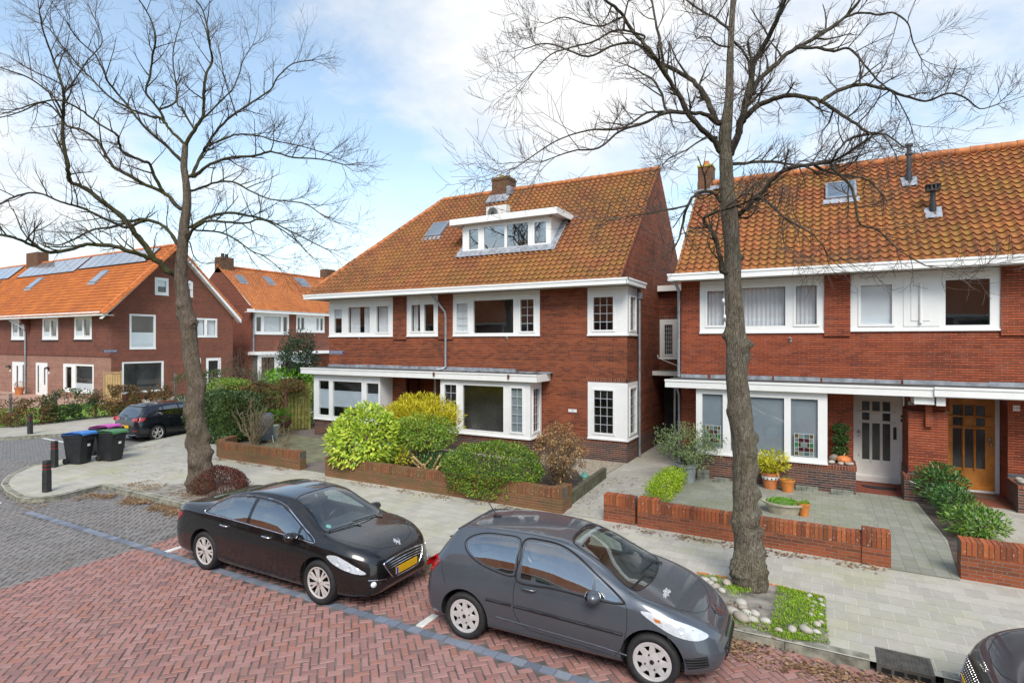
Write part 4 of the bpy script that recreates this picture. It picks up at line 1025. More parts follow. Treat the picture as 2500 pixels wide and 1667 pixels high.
skylight(H2,[(.09,19.58,z2(19.58)),(.90,19.58,z2(19.58)),(.90,20.22,z2(20.22)),(.09,20.22,z2(20.22))])
def flue(x,y,h,cage):
    z=z2(y); o=MB().tube([(x,y,z-.1),(x,y,z+h)],.062,14).tube([(x,y,z+.05),(x,y,z+.28)],.080,14)
    if cage:
        o.box(x-.16,x+.16,y-.16,y+.16,z+h-.02,z+h+.01)
        for i in range(10):
            A=i*math.pi/5; o.box(x+.15*math.cos(A)-.02,x+.15*math.cos(A)+.02,y+.15*math.sin(A)-.02,y+.15*math.sin(A)+.02,z+h+.01,z+h+.13)
        o.box(x-.17,x+.17,y-.17,y+.17,z+h+.13,z+h+.15)
    else: o.tube([(x,y,z+h),(x,y,z+h+.05)],.105,14).tube([(x,y,z+h-.25),(x,y,z+h-.2)],.10,14)
    f=o.build('flue_pipe',M['black_metal'] if cage else plain('dark_flue',(.05,.055,.065),.45,metal=.4),H2,smooth=True,sharp=40)
    MB().face([(x-.18,y-.24,z2(y-.24)+.09),(x+.18,y-.24,z2(y-.24)+.09),(x+.2,y+.1,z2(y+.1)+.1),(x-.2,y+.1,z2(y+.1)+.1)]).build('flashing',M['lead'],f)
flue(2.21,20.0,1.05,False); flue(2.60,18.75,.62,True)
lamp_cam(H2,(-.78,YF,4.10),'wall_light')
downpipe(H2,[(-3.95,17.7,5.88),(-3.88,17.85,5.6),(-3.88,17.85,3.0),(-3.88,17.80,2.95)])
downpipe(H2,[(-3.9,17.6,2.75),(-3.86,17.8,2.4),(-3.86,17.83,.2)],r=.035)
MB().lathe([(.001,-.09),(.05,-.07),(.06,0)],12,Matrix.Translation((-3.55,17.5,2.71))).build('downlight',M['zinc'],H2,smooth=True)
# doors
def door(x0,x1,z0,z1,mat,white,cells,label):
    DY=18.60; md=mapF(DY)
    mb=MB(); facade(mb,md,x0,x1,z0,z1,cells,rev=.03); d=mb.build('door',mat,H2); d['label']=label
    g=MB()
    for c in cells: g.face([(c[0],DY+.022,c[2]),(c[1],DY+.022,c[2]),(c[1],DY+.022,c[3]),(c[0],DY+.022,c[3])])
    g.build('ribbed_pane',M['glass_frost'],d)
    rb=MB()
    for c in cells:
        n=int((c[1]-c[0])/.028)
        for i in range(n):
            a=c[0]+(i+.5)*(c[1]-c[0])/n; rb.box(a-.004,a+.004,DY+.012,DY+.021,c[2],c[3])
    rb.build('glass_rib',plain('rib_glass',(.05,.055,.06),.25),d)
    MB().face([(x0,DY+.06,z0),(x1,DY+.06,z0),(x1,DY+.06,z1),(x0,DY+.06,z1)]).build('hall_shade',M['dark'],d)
    xs=sorted(set([c[0] for c in cells])); 
    r=MB()
    for z in (1.83,2.11): r.tube([(xs[0]-.10,DY-.03,z),(cells[-1][1]+.12,DY-.03,z)],.026,8)
    for a,b in ((cells[0][1],cells[1][0]),(cells[1][1],cells[2][0])): r.tube([((a+b)/2,DY-.012,cells[0][2]-.05),((a+b)/2,DY-.012,cells[-1][3])],.022,8)
    cx=(cells[1][0]+cells[1][1])/2
    for (a,b,c_,e) in ((-.12,.12,1.88,1.91),(-.12,.12,2.045,2.075),(-.12,-.085,1.91,2.045),(.085,.12,1.91,2.045)): r.box(cx+a,cx+b,DY-.03,DY-.001,c_,e)
    r.build('glazing_bar',mat,d)
    b=MB(); b.box(x0+.0,x1-.0,DY-.05,DY-.002,z0,z0+.09); b.build('weather_bar',mat,d)
    f=MB(); f.box(x0-.09,x0-.003,DY-.06,DY+.06,z0-.03,z1+.06); f.box(x1+.003,x1+.09,DY-.06,DY+.06,z0-.03,z1+.06); f.box(x0-.003,x1+.003,DY-.06,DY+.06,z1+.003,z1+.062); f.box(x0-.003,x1+.003,DY-.055,DY+.05,z0-.06,z0-.004)
    f.build('door_frame',M['door_white'] if white else M['white'],H2)
    return d
def cells3(a): return [(a[0],a[1],.78,1.79),(a[2],a[3],.78,1.79),(a[4],a[5],.78,1.79),(a[0],a[1],1.87,2.08),(a[4],a[5],1.87,2.08),(a[0],a[1],2.14,2.40),(a[2],a[3],2.14,2.40),(a[4],a[5],2.14,2.40)]
d1=door(.84,1.84,.24,2.57,M['door_white'],True,cells3((.975,1.15,1.215,1.395,1.46,1.635)),'cream front door with nine ribbed panes')
d2=door(2.88,3.85,.24,2.57,M['wood_door'],False,cells3((3.0,3.19,3.25,3.42,3.48,3.665)),'varnished wooden front door with ribbed panes')
kn=lambda x,z,d,mt:MB().lathe([(.001,.07),(.03,.065),(.038,.045),(.02,.02),(.028,0)],14,Matrix.Translation((x,18.6,z))@Matrix.Rotation(R(90),4,'X')).build('door_knob',mt,d,smooth=True)
kn(.90,1.55,d1,M['metal']); kn(3.75,1.55,d2,M['metal']); kn(3.78,1.42,d2,M['metal'])
MB().box(1.70,1.775,18.575,18.6,1.38,1.72).build('letter_slot',plain('bronze',(.10,.08,.05),.35,metal=.7),d1)
MB().box(1.715,1.76,18.57,18.58,1.42,1.68).build('letter_flap',M['black_metal'],d1)
MB().box(1.865,1.90,18.52,18.54,1.88,1.96).box(1.865,1.90,18.52,18.54,2.0,2.06).build('door_bell',M['black_metal'],H2)
MB().box(.87,.92,18.585,18.6,1.40,1.44).box(.885,.905,18.585,18.6,.86,.92).build('lock_plate',M['metal'],d1)
for x in (1.33,3.4): MB().lathe([(.001,-.08),(.07,-.07),(.10,0)],14,Matrix.Translation((x,18.0,2.71))).build('porch_light',M['white2'],H2,smooth=True)
sign('number_plate','enamel number plate 153 on the dark brick between cream door and pier',.17,.085,(2.03,17.745,2.46),'153',.085,M['signwhite'],M['black_metal'],cat='house number')
sign('number_plate','enamel number plate 155 on red brick right of the varnished door',.13,.13,(4.12,YF-.002,2.44),'155',.085,M['signwhite'],M['black_metal'],cat='house number')
# ================================================================== link building between the two houses
H3=empty('link_building',(-4.68,22.0,0),0,'narrow dark brick link with a small leaded window between the two brown brick houses','building')
H3.location=(0,0,0)
LY=22.0; mL=mapF(LY); mb=MB(); facade(mb,mL,X1,A0,2.95,6.0,[(-5.52,-4.80,3.40,4.90)]); facade(mb,mL,-4.45,A0,0,2.95,[]); 
mb.face([(-4.45,LY,0),(-4.45,22.8,0),(-4.45,22.8,2.9),(-4.45,LY,2.9)]); facade(mb,mapF(22.8),X1,-4.4,0,2.9)
mb.build('wall',M['brick_dark'],H3)
window(H3,mL,-5.50,-4.82,3.40,4.90,[L(-5.32,-5.0,3.55,4.70,lead=(4,7))],mat=M['white2'])
MB().box(-5.52,-4.80,LY-.02,LY+.02,4.92,5.05).build('brick_lintel',M['brick_soldier'],H3)
MB().box(X1+.01,A0-.01,21.72,21.78,5.96,6.17).box(X1+.01,A0-.01,21.78,22.4,5.96,6.1).build('gutter_board',M['white2'],H3)
mb=MB().box(X1+.01,A0-.01,20.98,21.03,2.80,2.96).box(X1+.01,A0-.01,21.03,LY,2.80,2.90); mb.build('porch_roof_edge',M['white2'],H3)
MB().box(X1+.01,A0-.01,21.03,LY,2.90,2.965).build('porch_roof_cover',plain('mossy_felt',(.10,.10,.045),.9,var=.5),H3)
MB().box(-4.95,-4.88,LY-.1,LY,.1,2.8).build('door_post',M['white2'],H3)
MB().box(-5.45,-4.96,22.6,22.65,.1,2.5).build('door',M['dark'],H3)
MB().tube([(-5.3,20.9,3.55),(-5.28,20.85,3.45),(-4.0,20.6,2.98)],.018,6).build('stay_rod',M['white2'],H3)
# ================================================================== terraced house across the side street (gable end to the right)
H4=empty('terraced_house',(0,0,0),0,'orange roofed terraced house with solar panels and brick gable across the side street, far left','house')
GX=-40.6; FYL=20.0; BY=28.7; LX=-80.0
mb=MB(); m4=mapF(FYL)
ups=[(-54.89,-52.57,4.2,5.72),(-49.95,-47.55,4.2,5.74),(-45.38,-43.0,4.22,5.74),(-60.5,-58.2,4.2,5.72)]
dns=[(-46.9,-42.75,.57,2.53),(-54.75,-52.6,0,2.53),(-50.94,-49.1,0,2.53)]
facade(mb,m4,LX,GX,2.98,5.96,ups,mi=0); facade(mb,m4,LX,GX,0,2.98,dns,mi=1)
mG=mapR(GX)
AY,AZ=24.1,10.85
gh=[(21.12,22.84,3.55,5.9),(20.65,23.38,.6,2.7),(26.49,27.72,.3,2.82),(25.64,27.41,4.39,5.8),(25.2,26.1,.3,2.83)]
facade(mb,mG,FYL,BY,0,6.0,gh,mi=2)
at_=[(22.77,23.71,7.31,8.50),(24.75,25.48,7.31,8.50)]
# gable triangle with the attic window openings: strips between heights
def gab(y): return 5.85+(y-19.43)*(AZ-5.85)/(AY-19.43) if y<AY else 5.85+(29.0-y)*(AZ-5.85)/(29.0-AY)
ys=sorted(set([FYL,BY,AY]+[h for q in at_ for h in q[:2]]+[FYL+i*.5 for i in range(1,17)]))
for a,b in zip(ys[:-1],ys[1:]):
    mid=(a+b)/2; hole=[q for q in at_ if q[0]<mid<q[1]]
    if hole:
        q=hole[0]; mb.face([(GX,a,6),(GX,b,6),(GX,b,q[2]),(GX,a,q[2])],2); mb.face([(GX,a,q[3]),(GX,b,q[3]),(GX,b,gab(b)),(GX,a,gab(a))],2)
    else: mb.face([(GX,a,6),(GX,b,6),(GX,b,gab(b)),(GX,a,gab(a))],2)
mb.box(GX-.5,GX-.002,FYL-.03,FYL+.4,5.3,5.84,mi=2)
mb.build('wall',[M['brick_far'],M['brick_pink'],M['brick_far2']],H4)
MB().box(LX,GX+.01,FYL-.025,FYL,3.05,3.18).build('brick_band',M['brick_far'],H4)
for (a,b,z0,z1) in ups: 
    c=(a+b)/2; window(H4,m4,a,b,z0,z1,[L(a+.28,c-.12,z0+.2,z1-.16,sash=False,back='half',frac=.3),L(c+.16,b-.26,z0+.22,z1-.18,back=None)],d=.03)
    MB().box(a-.05,b+.05,FYL-.06,FYL,z0-.12,z0-.04).build('window_sill',M['dark'],H4)
window(H4,m4,-46.9,-42.75,.57,2.53,[L(-46.55,-45.75,.8,2.28,sash=False),L(-45.2,-42.98,.75,2.38,sash=False,back='half',frac=.28)],d=.03)
for (a,b,hx) in ((-54.75,-52.6,0),(-50.94,-49.1,1)):
    mb=MB(); gl=[(a+.25,a+.5,.3,2.3),(b-.62,b-.38,.9,2.1)] if hx else [(a+.7,a+1.0,.5,2.2),(b-.45,b-.2,.3,2.3)]
    facade(mb,m4,a,b,0,2.53,gl,d=.03); d=mb.build('door',M['white'],H4)
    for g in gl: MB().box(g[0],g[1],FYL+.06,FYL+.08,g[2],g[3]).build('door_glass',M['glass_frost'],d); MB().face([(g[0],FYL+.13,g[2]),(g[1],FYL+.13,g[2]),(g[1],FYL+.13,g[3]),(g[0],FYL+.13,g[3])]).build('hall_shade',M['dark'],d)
    x=b+.22 if hx else a-.25
    MB().lathe([(.001,.12),(.12,.08),(.17,0),(.17,-.05),(.001,-.04)],12,Matrix.Translation((x,FYL-.12,2.12))).build('wall_lamp',M['black_metal'],H4,smooth=True)
    MB().box(x-.12,x+.12,FYL-.02,FYL,1.72,1.9).build('house_number',M['signwhite'],H4)
for q,k in ((gh[0],.47),): window(H4,mG,q[0],q[1],q[2],q[3],[L(q[0]+.14,q[1]-.14,q[2]+.12,q[3]-.12,sash=False,back='half',frac=k)],d=.02)
window(H4,mG,20.65,23.38,.6,2.7,[L(20.78,23.25,.7,2.58,sash=False,back=None)],d=.02)
window(H4,mG,25.64,27.41,4.39,5.8,[L(25.76,26.40,4.52,5.66,sash=False,back='curtain'),L(26.56,27.28,4.52,5.66,back='curtain')],d=.02)
window(H4,mG,26.49,27.72,.3,2.82,[L(26.7,27.5,.5,2.6,sash=False,back=None)],name='glazed_door',d=.02)
window(H4,mG,25.2,26.1,.3,2.83,[L(25.35,25.95,.5,2.65,sash=False,back=None)],name='glazed_door',d=.02)
for q in at_:
    window(H4,mG,q[0],q[1],q[2],q[3],[L(q[0]+.17,q[1]-.17,q[2]+.17,q[3]-.2,back='roller',frac=.5)],d=.0)
    mb=MB(); n=7; c=(q[0]+q[1])/2; h=(q[1]-q[0])/2
    for i in range(n):
        a=math.pi*.28+math.pi*.44*i/(n-1); mb.box(GX-.04,GX+.015,c+h*1.35*math.cos(a)-.07,c+h*1.35*math.cos(a)+.07,q[3]-.52+h*1.35*math.sin(a)-.02+.08,q[3]-.52+h*1.35*math.sin(a)+.2)
    mb.build('brick_arch',M['brick_soldier'],H4)
# eave, barge boards
mb=MB(); mb.box(LX,GX+.45,19.28,19.36,5.72,5.98); mb.box(LX,GX+.35,19.36,FYL,5.72,5.78); mb.build('gutter_board',M['white'],H4)
for (ya,yb) in ((19.30,AY),(29.15,AY)):
    mb=MB(); z0=5.80
    mb.face([(GX+.42,ya,z0),(GX+.42,yb,AZ+.1),(GX+.42,yb,AZ-.22),(GX+.42,ya,z0-.30)]); mb.face([(GX+.40,ya,z0),(GX+.40,yb,AZ+.1),(GX+.40,yb,AZ-.22),(GX+.40,ya,z0-.30)])
    mb.face([(GX,ya,z0-.28),(GX+.42,ya,z0-.30),(GX+.42,yb,AZ-.22),(GX,yb,AZ-.22)]); mb.build('barge_board',M['white'],H4)
s4=math.hypot(AY-19.28,AZ-5.82)
tile_roof(H4,(-80,19.28,5.84),(1,0,0),(0,AY-19.28,AZ-5.82),40-.6+1.0,s4,M['tile_far'],pw=.27,rh=.33,nsub=5,seed=11,amp=.022)
tile_roof(H4,(GX+.4,29.2,5.84),(-1,0,0),(0,AY-29.2,AZ-5.82),39.8,math.hypot(29.2-AY,AZ-5.82),M['tile_far'],pw=.27,rh=.33,nsub=3,seed=12)
ridge_caps(H4,(-80,AY,AZ+.05),(GX+.42,AY,AZ+.05),M['ridge_far'])
ridge_caps(H4,(GX+.36,19.25,5.88),(GX+.36,AY,AZ+.06),M['ridge_far'],r=.11,name='verge_tiles'); ridge_caps(H4,(GX+.36,29.2,5.88),(GX+.36,AY,AZ+.06),M['ridge_far'],r=.11,name='verge_tiles')
z4=lambda y:5.84+(AZ-5.82)/(AY-19.28)*(y-19.28)
nv=Vector((0,-(AZ-5.82),AY-19.28)).normalized()
def panels(x0,x1,y0,y1,n):
    for i in range(n):
        a=x0+(x1-x0)*i/n; b=x0+(x1-x0)*(i+1)/n
        P=lambda x,y,o:Vector((x,y,z4(y)))+nv*o
        mb=MB(); q=[P(a+.01,y0,.12),P(b-.01,y0,.12),P(b-.01,y1,.12),P(a+.01,y1,.12)]; w=[P(a+.01,y0,.08),P(b-.01,y0,.08),P(b-.01,y1,.08),P(a+.01,y1,.08)]
        mb.face(q); [mb.face([w[k],w[(k+1)%4],q[(k+1)%4],q[k]]) for k in range(4)]
        o=mb.build('solar_panel',M['solar_frame'],H4)
        MB().face([P(a+.035,y0+.025,.124),P(b-.035,y0+.025,.124),P(b-.035,y1-.025,.124),P(a+.035,y1-.025,.124)]).build('solar_cells',M['solar'],o)
panels(-61.2,-51.45,22.75,24.0,8); panels(-51.15,-41.9,22.9,24.0,8); panels(-72,-62.9,22.8,24.0,7); panels(-70,-63.6,21.3,22.6,4)
for (a,b) in ((-56.6,-55.6),(-46.75,-45.75)): skylight(H4,[(a,21.6,z4(21.6)),(b,21.6,z4(21.6)),(b,22.5,z4(22.5)),(a,22.5,z4(22.5))])
MB().box(-62.05,-59.9,23.7,24.5,10.2,11.85).build('chimney',M['chim'],H4)
downpipe(H4,[(-53.6,19.4,5.7),(-53.3,19.5,5.5),(-52.35,19.9,5.0),(-52.3,19.92,4.7),(-52.3,19.92,0)],r=.06)
mb=MB(); mb.box(-51.9,-51.7,19.4,20,5.3,5.7); mb.box(-51.88,-51.72,19.7,20,4.8,5.3); mb.build('eave_bracket',M['rust'],H4)
e=sign('street_sign','blue enamel street sign reading SPERWERSTRAAT on the far left brick gable',.86,.19,(GX+.012,19.95,3.42),'SPERWERSTRAAT',.10,M['signblue'],M['signwhite'],rot=(0,0,R(90)))
# timber gate against the gable
gt=empty('timber_gate',(-39.9,19.75,0),R(80),'pale new slatted timber gate beside the brick gable, behind the brown hedge','gate')
mb=MB()
for i in range(6): mb.box(-.42+i*.14,-.42+i*.14+.115,-.02,.02,.15,1.95)
mb.build('slats',M['pale_wood'],gt)
MB().box(-.50,-.44,-.05,.05,0,2.15).box(.43,.49,-.05,.05,0,2.15).box(-.44,.43,-.035,.035,1.98,2.1).box(-.44,.43,-.034,.036,.08,.15).build('gate_frame',plain('gate_frame_wood',(.42,.27,.13),.6,var=.2),gt)
# ================================================================== second house up the side street (front faces right)
H5=empty('terraced_house',(0,0,0),0,'far orange roofed house with three skylights up the side street, between gable and large house','house')
FX_=-41.5; k=41.5/40
y0,y1=31.0,44.5
mF=mapR(FX_); mb=MB()
wn_=[(31.2,34.8,4.67,6.38),(35.6,38.9,4.92,6.45)]
facade(mb,mF,y0,y1,3.2,6.6,wn_); facade(mb,mF,y0,y1,0,3.2,[])
facade(mb,mapF(y0),FX_-9,FX_,0,6.6); mb.face([(FX_-9.2,y0,6.6),(FX_+.4,y0,6.6),(FX_-4.3,y0,10.55)])
mb.build('wall',M['brick_far2'],H5)
window(H5,mF,31.2,34.8,4.67,6.55,[L(31.5,31.95,4.9,6.1,sash=False),L(32.25,33.95,4.9,6.2,sash=False,back='curtain'),L(34.2,34.62,4.9,6.2,sash=False)],d=-.02)
window(H5,mF,35.6,38.9,4.9,6.55,[L(35.75,36.0,5.1,6.2,sash=False),L(36.15,36.5,5.1,6.2,sash=False),L(37.9,38.2,5.1,6.2,sash=False,back='curtain'),L(38.4,38.7,5.1,6.2,sash=False)],d=-.02)
mb=MB(); mb.box(FX_,FX_+1.1,y0-.3,y1,2.95,3.2); mb.build('canopy',M['white'],H5)
window(H5,mapR(FX_+.9),y0,36.6,.9,2.95,[L(31.3,32.6,1.1,2.75,sash=False),L(33.2,36.2,1.0,2.75,sash=False,back='roller',frac=.65)],d=0)
mb=MB(); mb.box(FX_+.3,FX_+.55,y0-.6,y1,6.45,6.72); mb.box(FX_,FX_+.3,y0-.6,y1,6.45,6.5); mb.build('gutter_board',M['white'],H5)
ry,rz=FX_-4.3,10.55
tile_roof(H5,(FX_+.55,y0-.1,6.68),(0,1,0),(ry-FX_-.55,0,rz-6.68),y1-y0,math.hypot(ry-FX_-.55,rz-6.68),M['tile_far2'],pw=.25,rh=.29,nsub=5,seed=15)
ridge_caps(H5,(ry,y0-.1,rz+.04),(ry,y1,rz+.04),M['ridge_far'])
zz5=lambda x:6.68+(rz-6.68)/(ry-FX_-.55)*(x-FX_-.55)
def f5(u,v):
    r=ray(u,v); kz=(rz-6.68)/(ry-FX_-.55); t=(6.68-kz*(FX_+.55)-CH)/(r.z-kz*r.x); return r.x*t,r.y*t
for (u0,v0,u1,v1) in ((1575,340,1660,388),(1765,350,1845,397),(1955,355,2080,410)):
    xa,ya=f5(0+u0/2.7506,550+v0/2.7506); xb,yb=f5(u1/2.7506,550+v1/2.7506)
    xm0,xm1=max(xa,xb),min(xa,xb); wv=.75 if u1-u0<100 else 1.2; 
    skylight(H5,[(xm0,yb-wv*1.0,zz5(xm0)),(xm0,yb,zz5(xm0)),(xm1,yb,zz5(xm1)),(xm1,yb-wv,zz5(xm1))])
mb=MB().box(ry-.5,ry+.4,y0+.0,y0+1.2,10.0,11.35); c5=mb.build('chimney',M['chim'],H5)
MB().tube([(ry,y0+.4,11.3),(ry,y0+.4,11.7)],.14,10).tube([(ry-.1,y0+.85,11.3),(ry-.1,y0+.85,11.7)],.14,10).build('chimney_pot',M['dark'],c5)
MB().box(ry-.5,ry+.5,y0+11.8,y0+13,9.9,11.6).build('chimney',M['chim'],H5)
downpipe(H5,[(FX_+.4,y0+.05,6.5),(FX_+.12,y0+.15,5.9),(FX_+.1,y0+.15,3.0)],r=.07)
# distant roofs and trees closing the horizon
for (x,y,w_,d_,h_,lab) in ((-75,62,30,9,6,'distant low brick house with orange roof behind the side street'),):
    H6=empty('brick_house',(x,y,0),0,lab,'house'); mb=MB().box(-w_/2,w_/2,0,d_,0,h_); mb.build('wall',M['brick_far2'],H6)
    mb=MB(); mb.face([(-w_/2-.3,-.5,h_),(w_/2+.3,-.5,h_),(w_/2+.3,d_/2,h_+4.5),(-w_/2-.3,d_/2,h_+4.5)]); mb.face([(w_/2+.3,d_+.5,h_),(-w_/2-.3,d_+.5,h_),(-w_/2-.3,d_/2,h_+4.5),(w_/2+.3,d_/2,h_+4.5)]); mb.build('roof',M['ridge_far'],H6)
# ================================================================== opposite side of the street (only ever seen mirrored in glass and paint)
H7=empty('row_house',(0,-13.5,0),0,'long red roofed brick row opposite, mirrored in the car windows and panes','house')
mb=MB(); facade(mb,mapR(0),0,.01,0,.01); mb=MB()
mb.face([(30,0,0),(-60,0,0),(-60,0,5.9),(30,0,5.9)]); mb.build('wall',M['brick_right'],H7)
MB().face([(30.2,.6,5.8),(-60,.6,5.8),(-60,-4.5,10.6),(30.2,-4.5,10.6)]).build('roof',M['ridge_far'],H7)
MB().box(-60,30,.0,.66,5.7,5.9).build('gutter_board',M['white'],H7)
for i in range(14):
    x=-52+i*6; mb=MB().box(x,x+3.0,-.02,.04,4.3,5.7).box(x,x+3.0,-.02,.9,.8,2.6); o=mb.build('window',M['white'],H7); MB().face([(x+.25,.045,4.5),(x+2.75,.045,4.5),(x+2.75,.045,5.5),(x+.25,.045,5.5)]).face([(x+.25,.905,1.0),(x+2.75,.905,1.0),(x+2.75,.905,2.4),(x+.25,.905,2.4)]).build('pane',M['dark'],o)
# ================================================================== cars
def pchip(tab):
    xs=np.array([p[0] for p in tab],float); ys=np.array([p[1] for p in tab],float)
    h=np.diff(xs); d=np.diff(ys)/h; m=np.zeros(len(xs))
    m[0]=d[0]; m[-1]=d[-1]
    for i in range(1,len(xs)-1):
        if d[i-1]*d[i]<=0: m[i]=0
        else:
            w1=2*h[i]+h[i-1]; w2=h[i]+2*h[i-1]; m[i]=(w1+w2)/(w1/d[i-1]+w2/d[i])
    def f(x):
        x=min(max(x,xs[0]),xs[-1]); i=min(int(np.searchsorted(xs,x,side='right'))-1,len(xs)-2); i=max(i,0)
        t=(x-xs[i])/h[i]; t2=t*t; t3=t2*t
        return (2*t3-3*t2+1)*ys[i]+(t3-2*t2+t)*h[i]*m[i]+(-2*t3+3*t2)*ys[i+1]+(t3-t2)*h[i]*m[i+1]
    return f
def crspline(P,n):
    out=[]; P=[Vector(p) for p in P]
    for i in range(len(P)-1):
        p0=P[max(i-1,0)]; p1=P[i]; p2=P[i+1]; p3=P[min(i+2,len(P)-1)]
        for k in range(n):
            t=k/n
            out.append(.5*((2*p1)+(p2-p0)*t+(2*p0-5*p1+4*p2-p3)*t*t+(3*p1-p0-3*p2+p3)*t*t*t))
    out.append(P[-1]); return out
class Car:
    """x forward from the rear bumper, z up, y sideways; tables drive the cross sections"""
    def __init__(s, sp):
        s.sp=sp; s.f={k:pchip(sp[k]) for k in ('zr','zs','ws','wm','we','zb')}; s.L=sp['L']
    def section(s,x,ins=0.0):
        f=s.f; zr=f['zr'](x); zs=f['zs'](x); ws=f['ws'](x); wm=f['wm'](x); we=f['we'](x); zb=f['zb'](x)
        if zs>zr-.01: zs=zr-.01
        h=zr-zs; zm=zb+(zs-zb)*s.sp.get('mid',.55)
        low=[(0,zb),(wm*.5,zb),(wm*.86,zb+.004),(wm*.955,zb+.05*min(1,(zs-zb)/.4)),(wm*.985,zb+(zm-zb)*.45),(wm,zm),(wm*.4+ws*.6+.006,zm+(zs-zm)*.62),(ws,zs)]
        k=min(1.0,h/.35)
        e=we
        top=[(ws,zs),(ws+(e-ws)*.30+.010*k,zs+h*(.36)),(ws+(e-ws)*.68+.012*k,zs+h*.70),(e-.005,zs+h*.885),(e*.90,zs+h*.962),(e*.55,zs+h*.988),(0,zr)]
        a=crspline(low,4); b=crspline(top,5)
        return a+b[1:]
    def stations(s):
        L=s.L; xs=[0,.012,.03,.06,.1,.15,.21]; n=58
        xs+= [ .28+(L-.56)*i/n for i in range(n+1)]
        xs+= [L-.21,L-.15,L-.1,L-.06,L-.03,L-.012,L]
        return xs
    def loft(s):
        mb=MB(); xs=s.stations(); secs=[s.section(x) for x in xs]; m=len(secs[0]); ring=2*m-2
        for x,sec in zip(xs,secs):
            for p in sec: mb.v.append((x,-p[0],p[1]))
            for p in sec[-2:0:-1]: mb.v.append((x,p[0],p[1]))
        for i in range(len(xs)-1):
            for j in range(ring):
                a=i*ring+j; b=i*ring+(j+1)%ring
                mb.f.append((a,a+ring,b+ring,b)); mb.m.append(0)
        mb.f.append(tuple(range(ring))); mb.m.append(0)
        e=(len(xs)-1)*ring; mb.f.append(tuple(e+j for j in range(ring-1,-1,-1))); mb.m.append(0)
        s.bvh=BVHTree.FromPolygons([Vector(v) for v in mb.v],mb.f)
        return mb
    def hit(s,o,d):
        h=s.bvh.ray_cast(Vector(o),Vector(d))
        return h
    def side(s,x,z,sgn=-1):
        h=s.hit((x,sgn*3,z),(0,-sgn,0)); return (h[0],h[1]) if h[0] else (Vector((x,sgn*.8,z)),Vector((0,sgn,0)))
    def top(s,x,y):
        h=s.hit((x,y,4),(0,0,-1)); return (h[0],h[1]) if h[0] else (Vector((x,y,1)),Vector((0,0,1)))
    def end(s,y,z,sgn=1):
        h=s.hit((s.L/2+sgn*6,y,z),(-sgn,0,0)); return (h[0],h[1]) if h[0] else (Vector((s.L if sgn>0 else 0,y,z)),Vector((sgn,0,0)))
def smoothpoly(P,n=6,closed=True):
    out=[]; N=len(P)
    P=[Vector((p[0],p[1])) for p in P]
    for i in range(N if closed else N-1):
        p0=P[(i-1)%N] if closed or i>0 else P[i]; p1=P[i]; p2=P[(i+1)%N]; p3=P[(i+2)%N] if closed or i+2<N else p2
        for k in range(n):
            t=k/n; out.append(.5*((2*p1)+(p2-p0)*t+(2*p0-5*p1+4*p2-p3)*t*t+(3*p1-p0-3*p2+p3)*t*t*t))
    if not closed: out.append(P[-1])
    return out
def densify(P,step):
    out=[]
    for a,b in zip(P,P[1:]+P[:1]):
        a=Vector(a);b=Vector(b); n=max(1,int((b-a).length/step))
        for k in range(n): out.append(a.lerp(b,k/n))
    return out
def patch(name, poly, fn, off, mat, parent, step=.05, bulge=0.0, rim=.012):
    P=densify([Vector((p[0],p[1])) for p in poly],step)
    xs=[p.x for p in P]; ys=[p.y for p in P]; pl=[(p.x,p.y) for p in P]
    pts=list(P); n=len(P)
    gx=min(xs)+step*.5
    while gx<max(xs):
        gy=min(ys)+step*.5
        while gy<max(ys):
            if inpoly(gx,gy,pl) and min((Vector((gx,gy))-q).length for q in P)>step*.45: pts.append(Vector((gx,gy)))
            gy+=step
        gx+=step
    r=delaunay_2d_cdt(pts,[(i,(i+1)%n) for i in range(n)],[list(range(n))],1,1e-5)
    mb=MB(); V3=[]; N3=[]
    for v in r[0]:
        p,nn=fn(v.x,v.y); V3.append(p+nn*off); N3.append(nn)
    mb.v=[tuple(v) for v in V3]
    for f in r[2]:
        mb.f.append(tuple(f)); mb.m.append(0)
    # edge skirt so that the panel has thickness
    if rim:
        base=len(mb.v); loop=[]
        for p in P:
            q,nn=fn(p.x,p.y); mb.v.append(tuple(q+nn*off)); mb.v.append(tuple(q-nn*rim))
        for i in range(n):
            j=(i+1)%n; mb.f.append((base+2*i,base+2*i+1,base+2*j+1,base+2*j)); mb.m.append(0)
    return mb.build(name,mat,parent,smooth=True,sharp=50)
def strip(name, line, fn, wdt, off, mat, parent, closed=False, step=.04, rnd=None):
    P=densify([Vector((p[0],p[1])) for p in line],step)
    if not closed: 
        P=[]; 
        for a,b in zip(line[:-1],line[1:]):
            a=Vector((a[0],a[1]));b=Vector((b[0],b[1])); n=max(1,int((b-a).length/step))
            for k in range(n): P.append(a.lerp(b,k/n))
        P.append(Vector((line[-1][0],line[-1][1])))
    pts=[]
    for p in P:
        q,nn=fn(p.x,p.y); pts.append(q+nn*off)
    if closed: pts.append(pts[0])
    mb=MB(); mb.tube(pts,wdt,6); return mb.build(name,mat,parent,smooth=True,sharp=60)
def fixn(me):
    bm=bmesh.new(); bm.from_mesh(me); bmesh.ops.remove_doubles(bm,verts=bm.verts,dist=1e-5)
    bmesh.ops.recalc_face_normals(bm,faces=bm.faces); bm.to_mesh(me); bm.free()
